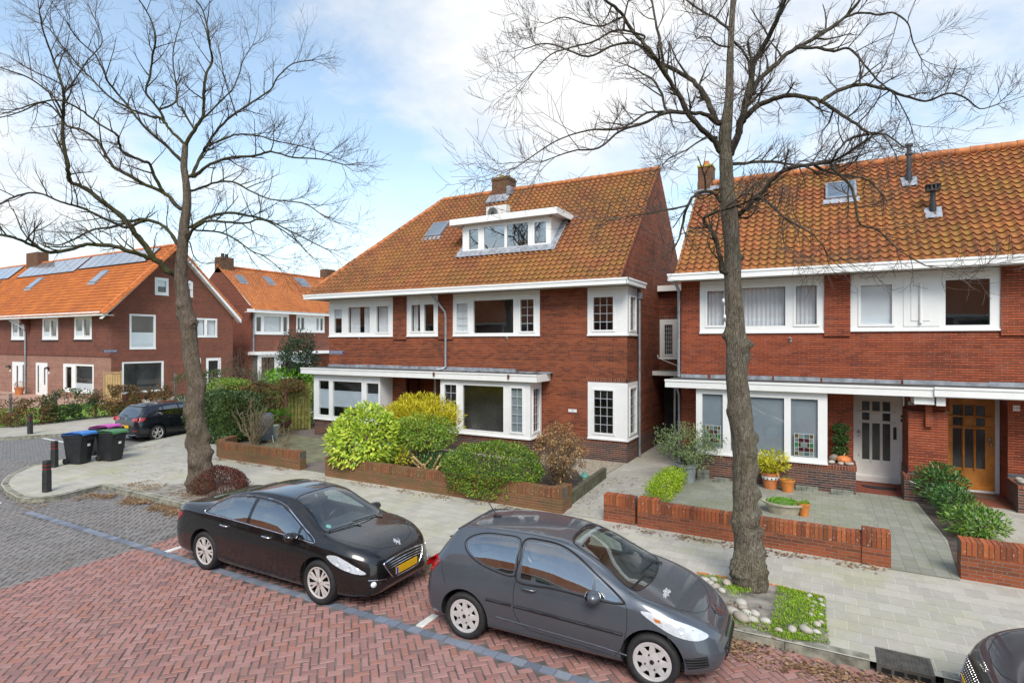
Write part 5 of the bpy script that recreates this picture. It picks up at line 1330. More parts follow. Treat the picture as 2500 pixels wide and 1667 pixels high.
def bool_cut(obj, cutters):
    fixn(obj.data)
    for c in cutters: fixn(c.data)
    for c in cutters:
        md=obj.modifiers.new('b','BOOLEAN'); md.operation='DIFFERENCE'; md.object=c; md.solver='EXACT'; md.show_viewport=True
        try: md.material_mode='TRANSFER'
        except Exception: pass
    bpy.context.view_layer.update(); dg=bpy.context.evaluated_depsgraph_get(); dg.update()
    me=bpy.data.meshes.new_from_object(obj.evaluated_get(dg))
    obj.modifiers.clear(); old=obj.data; obj.data=me; me.name=old.name
    for c in cutters:
        cm=c.data; bpy.data.objects.remove(c); bpy.data.meshes.remove(cm)
    me.polygons.foreach_set('use_smooth',[True]*len(me.polygons)); me.set_sharp_from_angle(angle=R(32)); me.update()
M['rimm']=plain('alloy_rim',(.72,.70,.67),.38,metal=.45,var=.12,scale=12)
M['hubcap']=plain('hubcap_silver',(.62,.61,.60),.42,metal=.35,var=.12,scale=12)
M['disc']=plain('brake_dark',(.014,.013,.013),.6,metal=.3)
M['arch']=plain('arch_black',(.006,.006,.006),.9)
M['trim']=plain('black_trim',(.014,.014,.015),.45,var=.3)
M['chrome']=plain('chrome',(.72,.72,.74),.10,metal=1.0,var=.04)
M['gap']=plain('panel_gap',(.004,.004,.004),.8)
M['carint']=plain('car_interior',(.045,.047,.05),.75,var=.3)
M['seat']=plain('seat_cloth',(.09,.092,.10),.8,var=.3)
M['cglass']=glassmat('car_glass',(.62,.72,.72),.26,0,1.55)
M['wglass']=glassmat('windscreen_glass',(.74,.84,.84),.10,0,1.55)
M['cglass_dark']=glassmat('car_glass_dark',(.10,.12,.13),.22,0,1.6)
M['lens']=glassmat('lamp_lens',(.86,.89,.92),.10,0,1.5)
M['lampback']=plain('lamp_reflector',(.88,.88,.88),.35,metal=.1,var=.15,scale=20)
def redlens():
    m,t=newmat('tail_lens'); t.principled((.36,.010,.010),.15,0,None,Coat_Weight=1.0); return m
M['redlens']=redlens()
M['amber']=plain('amber_lens',(.75,.25,.05),.2)
def wheel(parent, loc, r, w, kind, sgn, rimr=None):
    """axis along y, outer face towards sgn*y"""
    e=empty('wheel',loc); e.parent=parent
    T=Matrix.Rotation(R(90)*(1 if sgn<0 else -1),4,'X')      # local z -> outward
    rr=rimr or r*.66; h=w/2
    pr=[(rr,-h*.7),(rr+.012,-h*.95),(r-.035,-h),(r-.008,-h*.8),(r,-h*.5),(r,h*.5),(r-.008,h*.80),(r-.035,h*.98),(rr+.03,h*.95),(rr+.008,h*.82),(rr,h*.70)]
    mb=MB(); mb.lathe(pr,40,T,closed=True); mb.build('tyre',M['rubber'],e,smooth=True,sharp=45)
    mb=MB(); mb.lathe([(rr+.001,h*.78),(rr-.012,h*.74),(rr-.02,h*.5),(rr-.02,-h*.6),(.001,-h*.6)],36,T)
    mb.build('brake_disc',M['disc'],e,smooth=True,sharp=40)
    z0=h*.72; mb=MB()
    mb.lathe([(rr+.004,h*.80),(rr-.010,h*.82),(rr-.020,h*.76),(rr-.022,h*.60)],40,T)
    def spoke(a0,a1,r0,r1,w0,w1,za,zb,th=.018):
        P=[]
        for (rad,ang,ww,zz) in ((r0,a0,w0,za),(r1,a1,w1,zb)):
            c,s_=math.cos(ang),math.sin(ang)
            P.append((rad*c-ww*-s_*-1*0-ww*s_*-1*-1, rad*s_+ww*c, zz)); P.append((rad*c+ww*s_, rad*s_-ww*c, zz))
        a,b,c_,d=[Vector(p) for p in (P[0],P[1],P[3],P[2])]
        bev=.35; i=len(mb.v)
        cen=(a+b)/2; cen2=(c_+d)/2
        bev=.16; top=[a.lerp(cen,bev),b.lerp(cen,bev),c_.lerp(cen2,bev),d.lerp(cen2,bev)]
        mb.v.extend([tuple(T@(q+Vector((0,0,0)))) for q in top]); mb.v.extend([tuple(T@(q-Vector((0,0,th)))) for q in (a,b,c_,d)])
        mb.f.append((i,i+1,i+2,i+3)); mb.m.append(0)
        for k in range(4): mb.f.append((i+k,i+4+k,i+4+(k+1)%4,i+(k+1)%4)); mb.m.append(0)
    if kind=='alloy':
        for k in range(7):
            A=2*math.pi*k/7
            spoke(A-.03,A-.17,.045,rr-.010,.017,.020,z0+.004,h*.76); spoke(A+.03,A+.17,.045,rr-.010,.017,.020,z0+.004,h*.76)
        mb.lathe([(.001,z0+.012),(.05,z0+.010),(.07,z0),(.072,z0-.02)],20,T)
        mt=M['rimm']
    elif kind=='alloy5':
        for k in range(5):
            A=2*math.pi*k/5+.3
            spoke(A-.10,A-.20,.045,rr-.012,.018,.014,z0,h*.72); spoke(A+.10,A+.20,.045,rr-.012,.018,.014,z0,h*.72)
        mb.lathe([(.001,z0+.01),(.05,z0+.008),(.07,z0),(.07,z0-.02)],20,T); mt=M['rimm']
    else:   # pressed hub cap: eight broad blades
        n=8; z1=h*.80
        mb.lathe([(.001,z1+.004),(.055,z1+.004),(.10,z1+.0),(.128,z1-.004)],32,T)
        for k in range(n):
            A=2*math.pi*k/n
            spoke(A,A,.08,rr-.008,.045,.026,z1-.0,h*.79,.02)
        mb.lathe([(rr-.045,h*.76),(rr-.03,h*.80),(rr-.006,h*.80),(rr+.004,h*.74)],40,T); mt=M['hubcap']
    o=mb.build('rim',mt,e,smooth=True,sharp=30)
    nb=MB(); n=5 if kind!='cap' else 4
    for k in range(n):
        A=2*math.pi*k/n+.4; R_=.052 if kind!='cap' else .085
        nb.lathe([(.001,.012),(.009,.011),(.011,0)],8,T@Matrix.Translation((R_*math.cos(A),R_*math.sin(A),(z0 if kind!='cap' else h*.80)+.002)))
    nb.lathe([(.001,.012),(.026,.010),(.028,0)],14,T@Matrix.Translation((0,0,(z0+.008) if kind!='cap' else h*.80)))
    nb.build('wheel_nut',M['trim'] if kind=='cap' else M['metal'],e,smooth=True,sharp=40)
    return e
def plate(parent, c, w, h, blue=True, nrm=(1,0,0), tilt=0):
    n=Vector(nrm); rz=math.atan2(n.y,n.x)+R(90)
    T=Matrix.Translation(c)@Matrix.Rotation(rz,4,'Z')@Matrix.Rotation(tilt,4,'X')
    o=MB().box(-w/2,w/2,-.012,0,-h/2,h/2,T=T).build('licence_plate',M['yellow'],parent)
    MB().box(-w/2,-w/2+.045,-.0145,-.0125,-h/2+.001,h/2-.001,T=T).build('country_band',M['blue'],o)
    return o
def lion(parent, T, s, mat=None):
    """rampant heraldic cat badge, built as a small raised outline"""
    P=[(-.10,-.95),(.06,-.55),(-.18,-.25),(-.55,-.62),(-.75,-.60),(-.40,-.15),(-.42,.10),(-.85,-.05),(-.92,.10),(-.45,.35),(-.80,.42),(-.78,.56),(-.35,.55),(-.30,.80),(-.05,.98),(.12,.78),(.22,.45),(.45,.15),(.55,-.2),(.80,.05),(.85,.45),(.70,.72),(.98,.50),(1.0,-.05),(.70,-.45),(.45,-.62),(.50,-.95),(.28,-.98),(.24,-.60),(.10,-.95)]
    mb=MB(); mb.prism([(a*s,b*s) for a,b in P],lambda a,b,d:T@Vector((a,b,d)),0,.006)
    return mb.build('emblem',mat or M['chrome'],parent)
def build_car(name,label,sp,loc,rz,paint,group='parked cars'):
    root=empty(name,loc,rz,label,'car',group); c=Car(sp); L_=sp['L']; off=sp['xoff']
    body=c.loft().build('body',[paint,M['carint'],M['arch']],root,smooth=True,sharp=40)
    cut=[]
    def tmp(mb,mat):
        o=mb.build('cutter',[mat],root); return o
    # cabin
    x0,x1=sp['cabin']; mb=MB(); xs=[x0+(x1-x0)*i/24 for i in range(25)]; n=0
    for x in xs:
        f=c.f; zr=f['zr'](x)-.045; zs=f['zs'](x)-.02; ws=f['ws'](x)-.075; wm=f['wm'](x)-.10; we=f['we'](x)-.055
        zs=min(zs,zr-.03)
        q=[(0,.32),(wm,.32),(wm,.6),(ws,zs),(we,zs+(zr-zs)*.88),(we*.6,zr-.008),(0,zr)]
        ring=[(-a,b) for a,b in q]+[(a,b) for a,b in q[-2:0:-1]]; n=len(ring)
        mb.v.extend([(x,a,b) for a,b in ring])
    for i in range(len(xs)-1):
        for j in range(n):
            a=i*n+j; b=i*n+(j+1)%n; mb.f.append((a,a+n,b+n,b)); mb.m.append(0)
    mb.f.append(tuple(range(n))); mb.m.append(0); e=(len(xs)-1)*n; mb.f.append(tuple(e+j for j in range(n-1,-1,-1))); mb.m.append(0)
    cut.append(tmp(mb,M['carint']))
    def shrink(P,k):
        n=len(P); area=sum(P[i][0]*P[(i+1)%n][1]-P[(i+1)%n][0]*P[i][1] for i in range(n)); sg=1 if area>0 else -1; out=[]
        for i in range(n):
            a=Vector(P[i-1][:2]); b=Vector(P[i][:2]); d=Vector(P[(i+1)%n][:2]); t=(d-a).normalized(); out.append(b+Vector((-t.y,t.x))*sg*k)
        return [(p.x,p.y) for p in out]
    wins=[smoothpoly(P,5) if sm else [Vector(p) for p in P] for (P,sm) in sp['side_windows']]
    for P in wins:
        for sg in (1,-1):
            q=shrink([(p.x,p.y) for p in P],.010); mb=MB(); mb.prism(q,lambda a,b,d,sg=sg:Vector((a,sg*d,b)),.35,1.3); cut.append(tmp(mb,M['carint']))
    ws_=[Vector(p) for p in smoothpoly(sp['windscreen'],4)]
    mb=MB(); mb.prism(shrink([(p.x,p.y) for p in ws_],.012),lambda a,b,d:Vector((a,b,d)),sp.get('wsz',.95),2.0); cut.append(tmp(mb,M['carint']))
    if sp.get('rear_window'):
        rw=[Vector(p) for p in smoothpoly(sp['rear_window'],4)]
        if not sp.get('rw_end'):
            mb=MB(); mb.prism(shrink([(p.x,p.y) for p in rw],.012),lambda a,b,d:Vector((a,b,d)),.98,2.0); cut.append(tmp(mb,M['carint']))
        else:
            mb=MB(); mb.prism(shrink([(p.x,p.y) for p in rw],.012),lambda a,b,d:Vector((d,a,b)),-.3,sp['rw_end']); cut.append(tmp(mb,M['carint']))
    wy=sp['wy']; wr=sp['wr']
    for wx in sp['wheels']:
        for sg in (1,-1):
            mb=MB(); T=Matrix.Translation((wx,sg*(wy-.28),wr+.01))@Matrix.Rotation(R(-90)*sg,4,'X')
            ra=wr+sp.get('archgap',.055); N=40; 
            for hh in (0,.9):
                for j in range(N): mb.v.append(tuple(T@Vector((ra*math.cos(2*math.pi*j/N),ra*math.sin(2*math.pi*j/N),hh))))
            for j in range(N): mb.f.append((j,(j+1)%N,N+(j+1)%N,N+j)); mb.m.append(0)
            mb.f.append(tuple(range(N-1,-1,-1))); mb.m.append(0); mb.f.append(tuple(N+j for j in range(N))); mb.m.append(0)
            cut.append(tmp(mb,M['arch']))
    bool_cut(body,cut)
    S=lambda sg:(lambda x,z:c.side(x,z,sg)); Tp=lambda x,y:c.top(x,y)
    gm=sp.get('glass',M['cglass'])
    for P in wins:
        for sg in (1,-1): patch('side_window',[(p.x,p.y) for p in P],S(sg),.001,gm,root,.06)
    patch('windscreen',[(p.x,p.y) for p in ws_],Tp,.001,M['wglass'],root,.07)
    if sp.get('rear_window'):
        if sp.get('rw_end'): patch('rear_window',[(p.x,p.y) for p in rw],lambda y,z:c.end(y,z,-1),.003,gm,root,.07)
        else: patch('rear_window',[(p.x,p.y) for p in rw],Tp,.001,gm,root,.07)
    # frames around the glass
    for P,w_,mt in sp.get('frames',[]):
        for sg in (1,-1): strip('window_trim',[(p.x,p.y) for p in smoothpoly(P,5)],S(sg),w_,.003,mt,root,closed=True)
    strip('windscreen_seal',[(p.x,p.y) for p in ws_],Tp,.009,.0,M['trim'],root,closed=True)
    for P in sp.get('gaps_side',[]):
        for sg in (1,-1): strip('panel_gap',P,S(sg),.0045,-.002,M['gap'],root)
    for P in sp.get('gaps_top',[]): strip('panel_gap',P,Tp,.0045,-.002,M['gap'],root)
    for P,w_ in sp.get('moulding',[]):
        for sg in (1,-1): strip('side_moulding',P,S(sg),w_,.004,M['trim'],root)
    for (x,z) in sp.get('handles',[]):
        for sg in (1,-1):
            p0,nn=c.side(x-.10,z,sg); p1,_=c.side(x+.10,z-.008,sg); pm=(p0+p1)/2+nn*.035
            MB().tube([p0,p0.lerp(p1,.12)+nn*.03,pm,p0.lerp(p1,.88)+nn*.03,p1],[.012,.015,.016,.015,.012],8).build('door_handle',sp.get('handlemat',paint),root,smooth=True)
            patch('handle_recess',[(x+.055*math.cos(a)*1.2,z+.038*math.sin(a)) for a in [i*math.pi/8 for i in range(16)]],S(sg),.002,M['trim'] if sp.get('handlemat') else sp['recess'],root,.04)
    for sg in (1,-1):
        # mirrors
        x,z=sp['mirror']; p,nn=c.side(x,z,sg)
        q=p+Vector((0,sg*.12,.035)); mb=MB()
        T=Matrix.Translation(q)@Matrix.Diagonal((.085,.115,.075,1)); pr=[(math.sin(math.pi*i/10)*(1 if i<7 else .96),-math.cos(math.pi*i/10)) for i in range(11)]
        mb.lathe([(max(a,.001),b) for a,b in pr],18,T@Matrix.Rotation(R(90),4,'Y'))
        o=mb.build('mirror',paint,root,smooth=True)
        mb=MB().tube([p,p+Vector((0,sg*.05,.0)),q+Vector((0,0,-.06))],[.03,.026,.03],8); mb.build('mirror_foot',M['trim'],o,smooth=True)
        T2=Matrix.Translation(q+Vector((-.088,0,0))); MB().prism([(.085*math.cos(a),.055*math.sin(a)) for a in [i*math.pi/8 for i in range(16)]],lambda a,b,d:T2@Vector((d,a,b)),0,.006).build('mirror_glass',M['chrome'],o)
        # lamps
        hp=smoothpoly(sp['headlight'],4); pl=[(p.x,p.y) for p in hp]
        o=patch('headlight',pl,S(sg),.004,M['lampback'],root,.035,rim=.0)
        patch('lens',pl,S(sg),.012,M['lens'],o,.035,rim=.010)
        for (x,z,r_) in sp.get('bulbs',[]):
            p,nn=c.side(x,z,sg); Tq=Matrix.Translation(p+nn*.003)@nn.to_track_quat('Z','Y').to_matrix().to_4x4()
            MB().lathe([(r_,0),(r_*.95,.006),(r_*.8,.006),(r_*.72,.001),(.001,.004)],18,Tq).build('bulb',M['lampback'],o,smooth=True)
        tp_=smoothpoly(sp['taillight'],4); patch('tail_light',[(p.x,p.y) for p in tp_],S(sg),.005,M['redlens'],root,.04)
        for wx in sp['wheels']: wheel(root,(wx,sg*wy,wr),wr,sp.get('ww',.21),sp['rim'],sg,sp.get('rimr'))
    # interior
    it=MB(); xs_,w_=sp['seats']
    for x in xs_:
        for y in ((-.36,.36) if x>sp.get('rowsplit',0) else (-.36,0,.36)):
            Tt=Matrix.Translation((x,y,.50))@Matrix.Rotation(R(-14),4,'Y')
            it.box(-.06,.07,-.23,.23,-.1,.60,T=Tt); it.box(-.04,.05,-.13,.13,.63,.80,T=Tt); it.box(0,.5,-.24,.24,-.14,.02,T=Matrix.Translation((x,y,.42)))
    it.build('seat',M['seat'],root)
    xd=sp['dash']; zd=sp['dashz']
    mb=MB(); mb.prism([(xd-.12,zd-.28),(xd-.16,zd-.06),(xd-.05,zd+.01),(xd+.5,zd-.01),(xd+.5,zd-.28)],lambda a,b,d:Vector((a,d,b)),-.62,.62); mb.build('dashboard',M['carint'],root)
    Tw=Matrix.Translation((xd-.24,.36,zd-.06))@Matrix.Rotation(R(-65),4,'Y'); mb=MB()
    mb.tube([Tw@Vector((.185*math.cos(2*math.pi*i/24),.185*math.sin(2*math.pi*i/24),0)) for i in range(25)],.014,6,cap=False); mb.box(-.17,.17,-.02,.02,-.01,.01,T=Tw); mb.lathe([(.001,.03),(.06,.02),(.065,-.02)],12,Tw); mb.build('steering_wheel',sp.get('swmat',M['trim']),root,smooth=True,sharp=40)
    p,nn=c.top(sp['rvm'],0); MB().box(-.02,.02,-.11,.11,-.04,.03,T=Matrix.Translation(p+Vector((-.06,0,-.09)))).build('rear_view_mirror',M['trim'],root)
    for y in (-.1,.42):
        x=sp['wiper']; p0,_=c.top(x+.05,y+.06); pts=[]
        for i in range(9):
            q,nn=c.top(x-.06-.05*i/8*1.0,y-.50*i/8); pts.append(q+nn*.02)
        MB().tube([p0+Vector((0,0,.015))]+pts,[.012]+[.009]*9,6).build('wiper',M['trim'],root)
    # grey cloth bottom / underside
    return root,c
def xf(root): return root
# ---- dark saloon
P_sal=paintmat('paint_black_brown',(.0075,.0065,.0068),.3,.22,.02)
P_gry=paintmat('paint_shark_grey',(.090,.104,.122),.5,.34,.06)
P_blk=paintmat('paint_blue_black',(.006,.008,.014),.3,.25,.06)
P_drk=paintmat('paint_dark_grey',(.065,.070,.085),.55,.30,.06)
sal=dict(L=4.79,xoff=0,mid=.55,wheels=(.99,3.81),wy=.80,wr=.335,ww=.225,rim='alloy',rimr=.238,
 zr=[(0,.60),(.012,.70),(.03,.80),(.06,.90),(.11,.99),(.18,1.045),(.3,1.075),(.6,1.105),(.95,1.17),(1.25,1.285),(1.6,1.39),(2.0,1.445),(2.35,1.456),(2.7,1.44),(3.0,1.39),(3.3,1.25),(3.6,1.085),(3.74,1.02),(3.9,.99),(4.2,.945),(4.45,.885),(4.58,.835),(4.66,.79),(4.72,.73),(4.76,.66),(4.79,.56)],
 zs=[(0,.56),(.03,.75),(.08,.88),(.2,.955),(.6,.985),(1.2,.985),(2.0,.955),(3.0,.915),(3.6,.89),(4.0,.865),(4.35,.805),(4.58,.74),(4.68,.68),(4.75,.60),(4.79,.52)],
 ws=[(0,.50),(.012,.60),(.03,.68),(.06,.74),(.1,.785),(.2,.835),(.4,.86),(.9,.87),(2.0,.868),(3.2,.868),(3.8,.865),(4.2,.845),(4.42,.79),(4.56,.72),(4.66,.64),(4.74,.53),(4.79,.40)],
 wm=[(0,.56),(.012,.66),(.03,.74),(.06,.80),(.1,.845),(.2,.885),(.4,.905),(1.0,.920),(2.4,.925),(3.8,.922),(4.2,.905),(4.4,.865),(4.55,.80),(4.65,.73),(4.72,.64),(4.77,.53),(4.79,.44)],
 we=[(0,.46),(.06,.68),(.2,.76),(.6,.73),(1.0,.66),(1.5,.60),(2.2,.58),(2.9,.575),(3.3,.62),(3.7,.70),(3.95,.76),(4.3,.72),(4.55,.60),(4.7,.49),(4.79,.34)],
 zb=[(0,.42),(.012,.36),(.03,.31),(.08,.26),(.3,.22),(1,.20),(3.8,.19),(4.4,.20),(4.65,.21),(4.74,.24),(4.77,.30),(4.79,.40)],
 cabin=(.95,3.72),
 side_windows=[([(1.02,1.02),(1.06,1.09),(1.22,1.19),(1.50,1.29),(1.80,1.335),(2.05,1.345),(2.07,1.345),(2.07,.985),(1.5,1.01)],False),
               ([(2.15,.982),(2.15,1.345),(2.42,1.345),(2.72,1.31),(3.0,1.215),(3.28,1.085),(3.28,.945)],False),
               ([(3.33,.942),(3.33,1.062),(3.50,.985),(3.62,.928)],False)],
 frames=[([(.98,1.005),(1.00,1.08),(1.2,1.21),(1.50,1.312),(1.95,1.368),(2.40,1.370),(2.74,1.332),(3.02,1.235),(3.36,1.075),(3.68,.915),(3.3,.928),(2.4,.962),(1.5,.993)],.011,M['chrome'])],
 windscreen=[(2.86,-.47),(2.80,0),(2.86,.47),(3.30,.545),(3.68,.645),(3.80,.40),(3.84,0),(3.80,-.40),(3.68,-.645),(3.30,-.545)],
 rear_window=[(1.52,-.45),(1.56,0),(1.52,.45),(1.15,.57),(.92,.60),(.86,0),(.92,-.60),(1.15,-.57)],
 headlight=[(3.98,.775),(4.15,.80),(4.36,.735),(4.58,.615),(4.62,.565),(4.50,.575),(4.25,.64),(4.08,.70)],
 bulbs=[(4.22,.70,.045),(4.40,.645,.045)],
 taillight=[(.035,.70),(.05,.84),(.12,.92),(.26,.93),(.33,.90),(.22,.80),(.12,.72)],
 gaps_side=[[(2.11,1.36),(2.11,.95),(2.10,.6),(2.06,.36),(1.5,.33)],[(3.42,1.02),(3.55,.90),(3.58,.72),(3.52,.45),(3.38,.33)],[(1.15,.97),(1.20,.80),(1.36,.62),(1.42,.42),(1.46,.34)],[(.95,.90),(.92,.82),(1.05,.80),(1.12,.84),(1.08,.92),(.95,.90)],[(3.62,.90),(3.9,.86),(4.0,.80)],[(4.3,.55),(4.5,.53)]],
 gaps_top=[[(3.66,.74),(4.0,.69),(4.35,.58),(4.56,.42),(4.64,.2),(4.65,0),(4.64,-.2),(4.56,-.42),(4.35,-.58),(4.0,-.69),(3.66,-.74)],[(.88,-.62),(.6,-.66),(.3,-.66)],[(.88,.62),(.6,.66),(.3,.66)]],
 moulding=[([(1.38,.31),(2.2,.285),(3.30,.285)],.012)],
 handles=[(1.55,.875),(2.62,.85)],handlemat=M['chrome'],recess=M['trim'],mirror=(3.30,.94),
 seats=((1.35,2.35),.5),rowsplit=2.0,dash=3.12,dashz=.93,rvm=3.0,wiper=3.84,glass=M['cglass'])
def add_front_salon(r,c):
    E=lambda y,z:c.end(y,z,1)
    gp=smoothpoly([(-.42,.665),(0,.685),(.42,.665),(.46,.62),(.34,.44),(.25,.40),(0,.395),(-.25,.40),(-.34,.44),(-.46,.62)],4)
    g=patch('grille',[(p.x,p.y) for p in gp],E,.004,M['trim'],r,.05)
    strip('grille_surround',[(p.x,p.y) for p in gp],E,.012,.008,M['chrome'],g,closed=True)
    for z in (.635,.600,.565): strip('grille_bar',[(-.42+.4*(.665-z),z),(0,z+.008),(.42-.4*(.665-z),z)],E,.008,.012,M['chrome'],g)
    p,n=E(0,.49); plate(r,p+Vector((.016,0,0)),.52,.11)
    p,n=E(0,.735) ; p2,n2=c.top(4.60,0)
    Tt=Matrix.Translation(p2+n2*.004)@Matrix.Rotation(R(90),4,'Z')@Matrix.Rotation(R(35),4,'X')
    lion(r,Tt,.075)
    ip=[(-.50,.375),(.50,.375),(.54,.31),(-.54,.31)]
    patch('lower_intake',ip,E,.003,M['trim'],r,.05)
    for sg in (1,-1):
        fp=[(sg*.54,.43),(sg*.70,.46),(sg*.74,.39),(sg*.62,.36)]
        o=patch('fog_lamp_recess',fp,E,.003,M['trim'],r,.04)
        p,n=E(sg*.655,.40); Tq=Matrix.Translation(p+n*.006)@n.to_track_quat('Z','Y').to_matrix().to_4x4()
        MB().lathe([(.045,0),(.042,.012),(.001,.010)],16,Tq).build('fog_lamp',M['lampback'],o,smooth=True)
        strip('fog_trim',[(sg*.46,.435),(sg*.60,.455),(sg*.72,.475)],E,.008,.008,M['chrome'],o)
    # low-emission round sticker behind the windscreen
    p,n=c.top(3.62,-.50); Tq=Matrix.Translation(p-n*.006)@n.to_track_quat('Z','Y').to_matrix().to_4x4()
    MB().lathe([(.001,.0005),(.042,.0005),(.045,0)],18,Tq).build('windscreen_sticker',plain('sticker_green',(.25,.6,.5),.5),r)
r1,c1=build_car('parked_car','glossy black saloon car with yellow front plate parked nearest the left tree',sal,(-10.63,7.14,0.0),R(.3),P_sal)
add_front_salon(r1,c1)
# ---- grey three door hatchback
hat=dict(L=4.03,xoff=0,mid=.52,wheels=(.70,3.24),wy=.755,wr=.312,ww=.20,rim='cap',rimr=.222,
 zr=[(0,.52),(.012,.64),(.03,.76),(.06,.87),(.10,.95),(.16,1.04),(.26,1.18),(.36,1.31),(.44,1.385),(.52,1.415),(.62,1.428),(.95,1.46),(1.4,1.472),(1.85,1.455),(2.15,1.405),(2.45,1.29),(2.75,1.125),(2.95,1.02),(3.06,.985),(3.3,.925),(3.55,.845),(3.75,.755),(3.86,.69),(3.94,.62),(4.0,.54),(4.03,.47)],
 zs=[(0,.49),(.03,.72),(.08,.86),(.16,.94),(.3,.985),(.6,.985),(1.2,.955),(2.0,.915),(2.7,.88),(3.0,.865),(3.3,.83),(3.55,.765),(3.75,.68),(3.88,.60),(3.97,.53),(4.03,.45)],
 ws=[(0,.48),(.03,.64),(.08,.71),(.16,.755),(.3,.785),(.6,.80),(1.5,.812),(2.7,.815),(3.1,.812),(3.4,.785),(3.6,.73),(3.78,.64),(3.9,.53),(3.98,.41),(4.03,.28)],
 wm=[(0,.56),(.03,.71),(.08,.785),(.16,.835),(.3,.862),(.6,.874),(1.5,.868),(3.2,.876),(3.45,.855),(3.62,.81),(3.78,.735),(3.9,.64),(3.98,.52),(4.03,.38)],
 we=[(0,.42),(.08,.60),(.3,.60),(.5,.565),(.9,.562),(1.5,.555),(2.1,.55),(2.5,.60),(2.9,.685),(3.06,.735),(3.4,.69),(3.65,.59),(3.85,.46),(4.03,.24)],
 zb=[(0,.40),(.012,.35),(.04,.30),(.1,.26),(.4,.235),(1,.215),(3,.20),(3.6,.20),(3.85,.215),(3.96,.26),(4.03,.37)],
 cabin=(.42,2.95),
 side_windows=[([(1.40,1.00),(1.42,1.18),(1.40,1.365),(1.15,1.385),(.88,1.365),(.70,1.30),(.68,1.22),(.80,1.12),(1.05,1.035)],True),
               ([(1.53,.965),(1.53,1.372),(1.75,1.385),(1.98,1.365),(2.22,1.285),(2.46,1.165),(2.49,1.145),(2.49,.928)],False),
               ([(2.535,.927),(2.535,1.12),(2.70,1.03),(2.82,.955),(2.84,.92),(2.8,.908)],False)],
 frames=[([(1.49,.93),(1.49,1.2),(1.50,1.39),(1.75,1.41),(2.0,1.385),(2.25,1.295),(2.55,1.135),(2.86,.95),(2.88,.905),(2.6,.895),(2.0,.925)],.013,M['trim']),
         ([(1.43,.975),(1.45,1.18),(1.43,1.385),(1.15,1.405),(.86,1.385),(.66,1.31),(.64,1.21),(.78,1.10),(1.05,1.01)],.008,M['trim'])],
 windscreen=[(2.13,-.43),(2.06,0),(2.13,.43),(2.55,.515),(2.95,.62),(3.06,.40),(3.10,0),(3.06,-.40),(2.95,-.62),(2.55,-.515)],wsz=.93,
 rear_window=[(-.52,1.03),(.52,1.03),(.46,1.31),(0,1.335),(-.46,1.31)],rw_end=.62,
 headlight=[(3.10,.865),(3.35,.842),(3.62,.765),(3.80,.672),(3.83,.625),(3.70,.612),(3.48,.665),(3.26,.765)],
 bulbs=[(3.56,.715,.05)],
 taillight=[(.06,.83),(.07,.93),(.11,1.00),(.20,1.015),(.27,.975),(.20,.88),(.13,.81)],
 gaps_side=[[(1.475,1.0),(1.46,.9),(1.445,.75),(1.46,.55),(1.55,.40),(1.7,.345),(2.75,.29)],[(2.90,.93),(2.94,.86),(2.95,.65),(2.90,.42),(2.80,.29)],[(.30,1.0),(.34,.86),(.40,.72)],[(3.40,.66),(3.50,.52)]],
 gaps_top=[[(2.93,.70),(3.25,.655),(3.52,.55),(3.68,.40),(3.76,.2),(3.78,0),(3.76,-.2),(3.68,-.40),(3.52,-.55),(3.25,-.655),(2.93,-.70)],[(.55,-.50),(1.0,-.505),(1.6,-.50),(2.08,-.49)],[(.55,.50),(1.0,.505),(1.6,.50),(2.08,.49)]],
 moulding=[([(1.05,.63),(1.42,.622)],.018),([(1.46,.62),(2.90,.575)],.018)],
 handles=[(1.66,.86)],recess=None,mirror=(2.56,.93),seats=((.98,1.75),.5),rowsplit=1.3,dash=2.45,dashz=.92,rvm=2.22,wiper=3.05)
hat['recess']=P_gry
r2,c2=build_car('parked_car','dark grey three door hatchback with worn bonnet patch parked in front of the right tree',hat,(-5.02,7.30,0.0),R(2.6),P_gry)
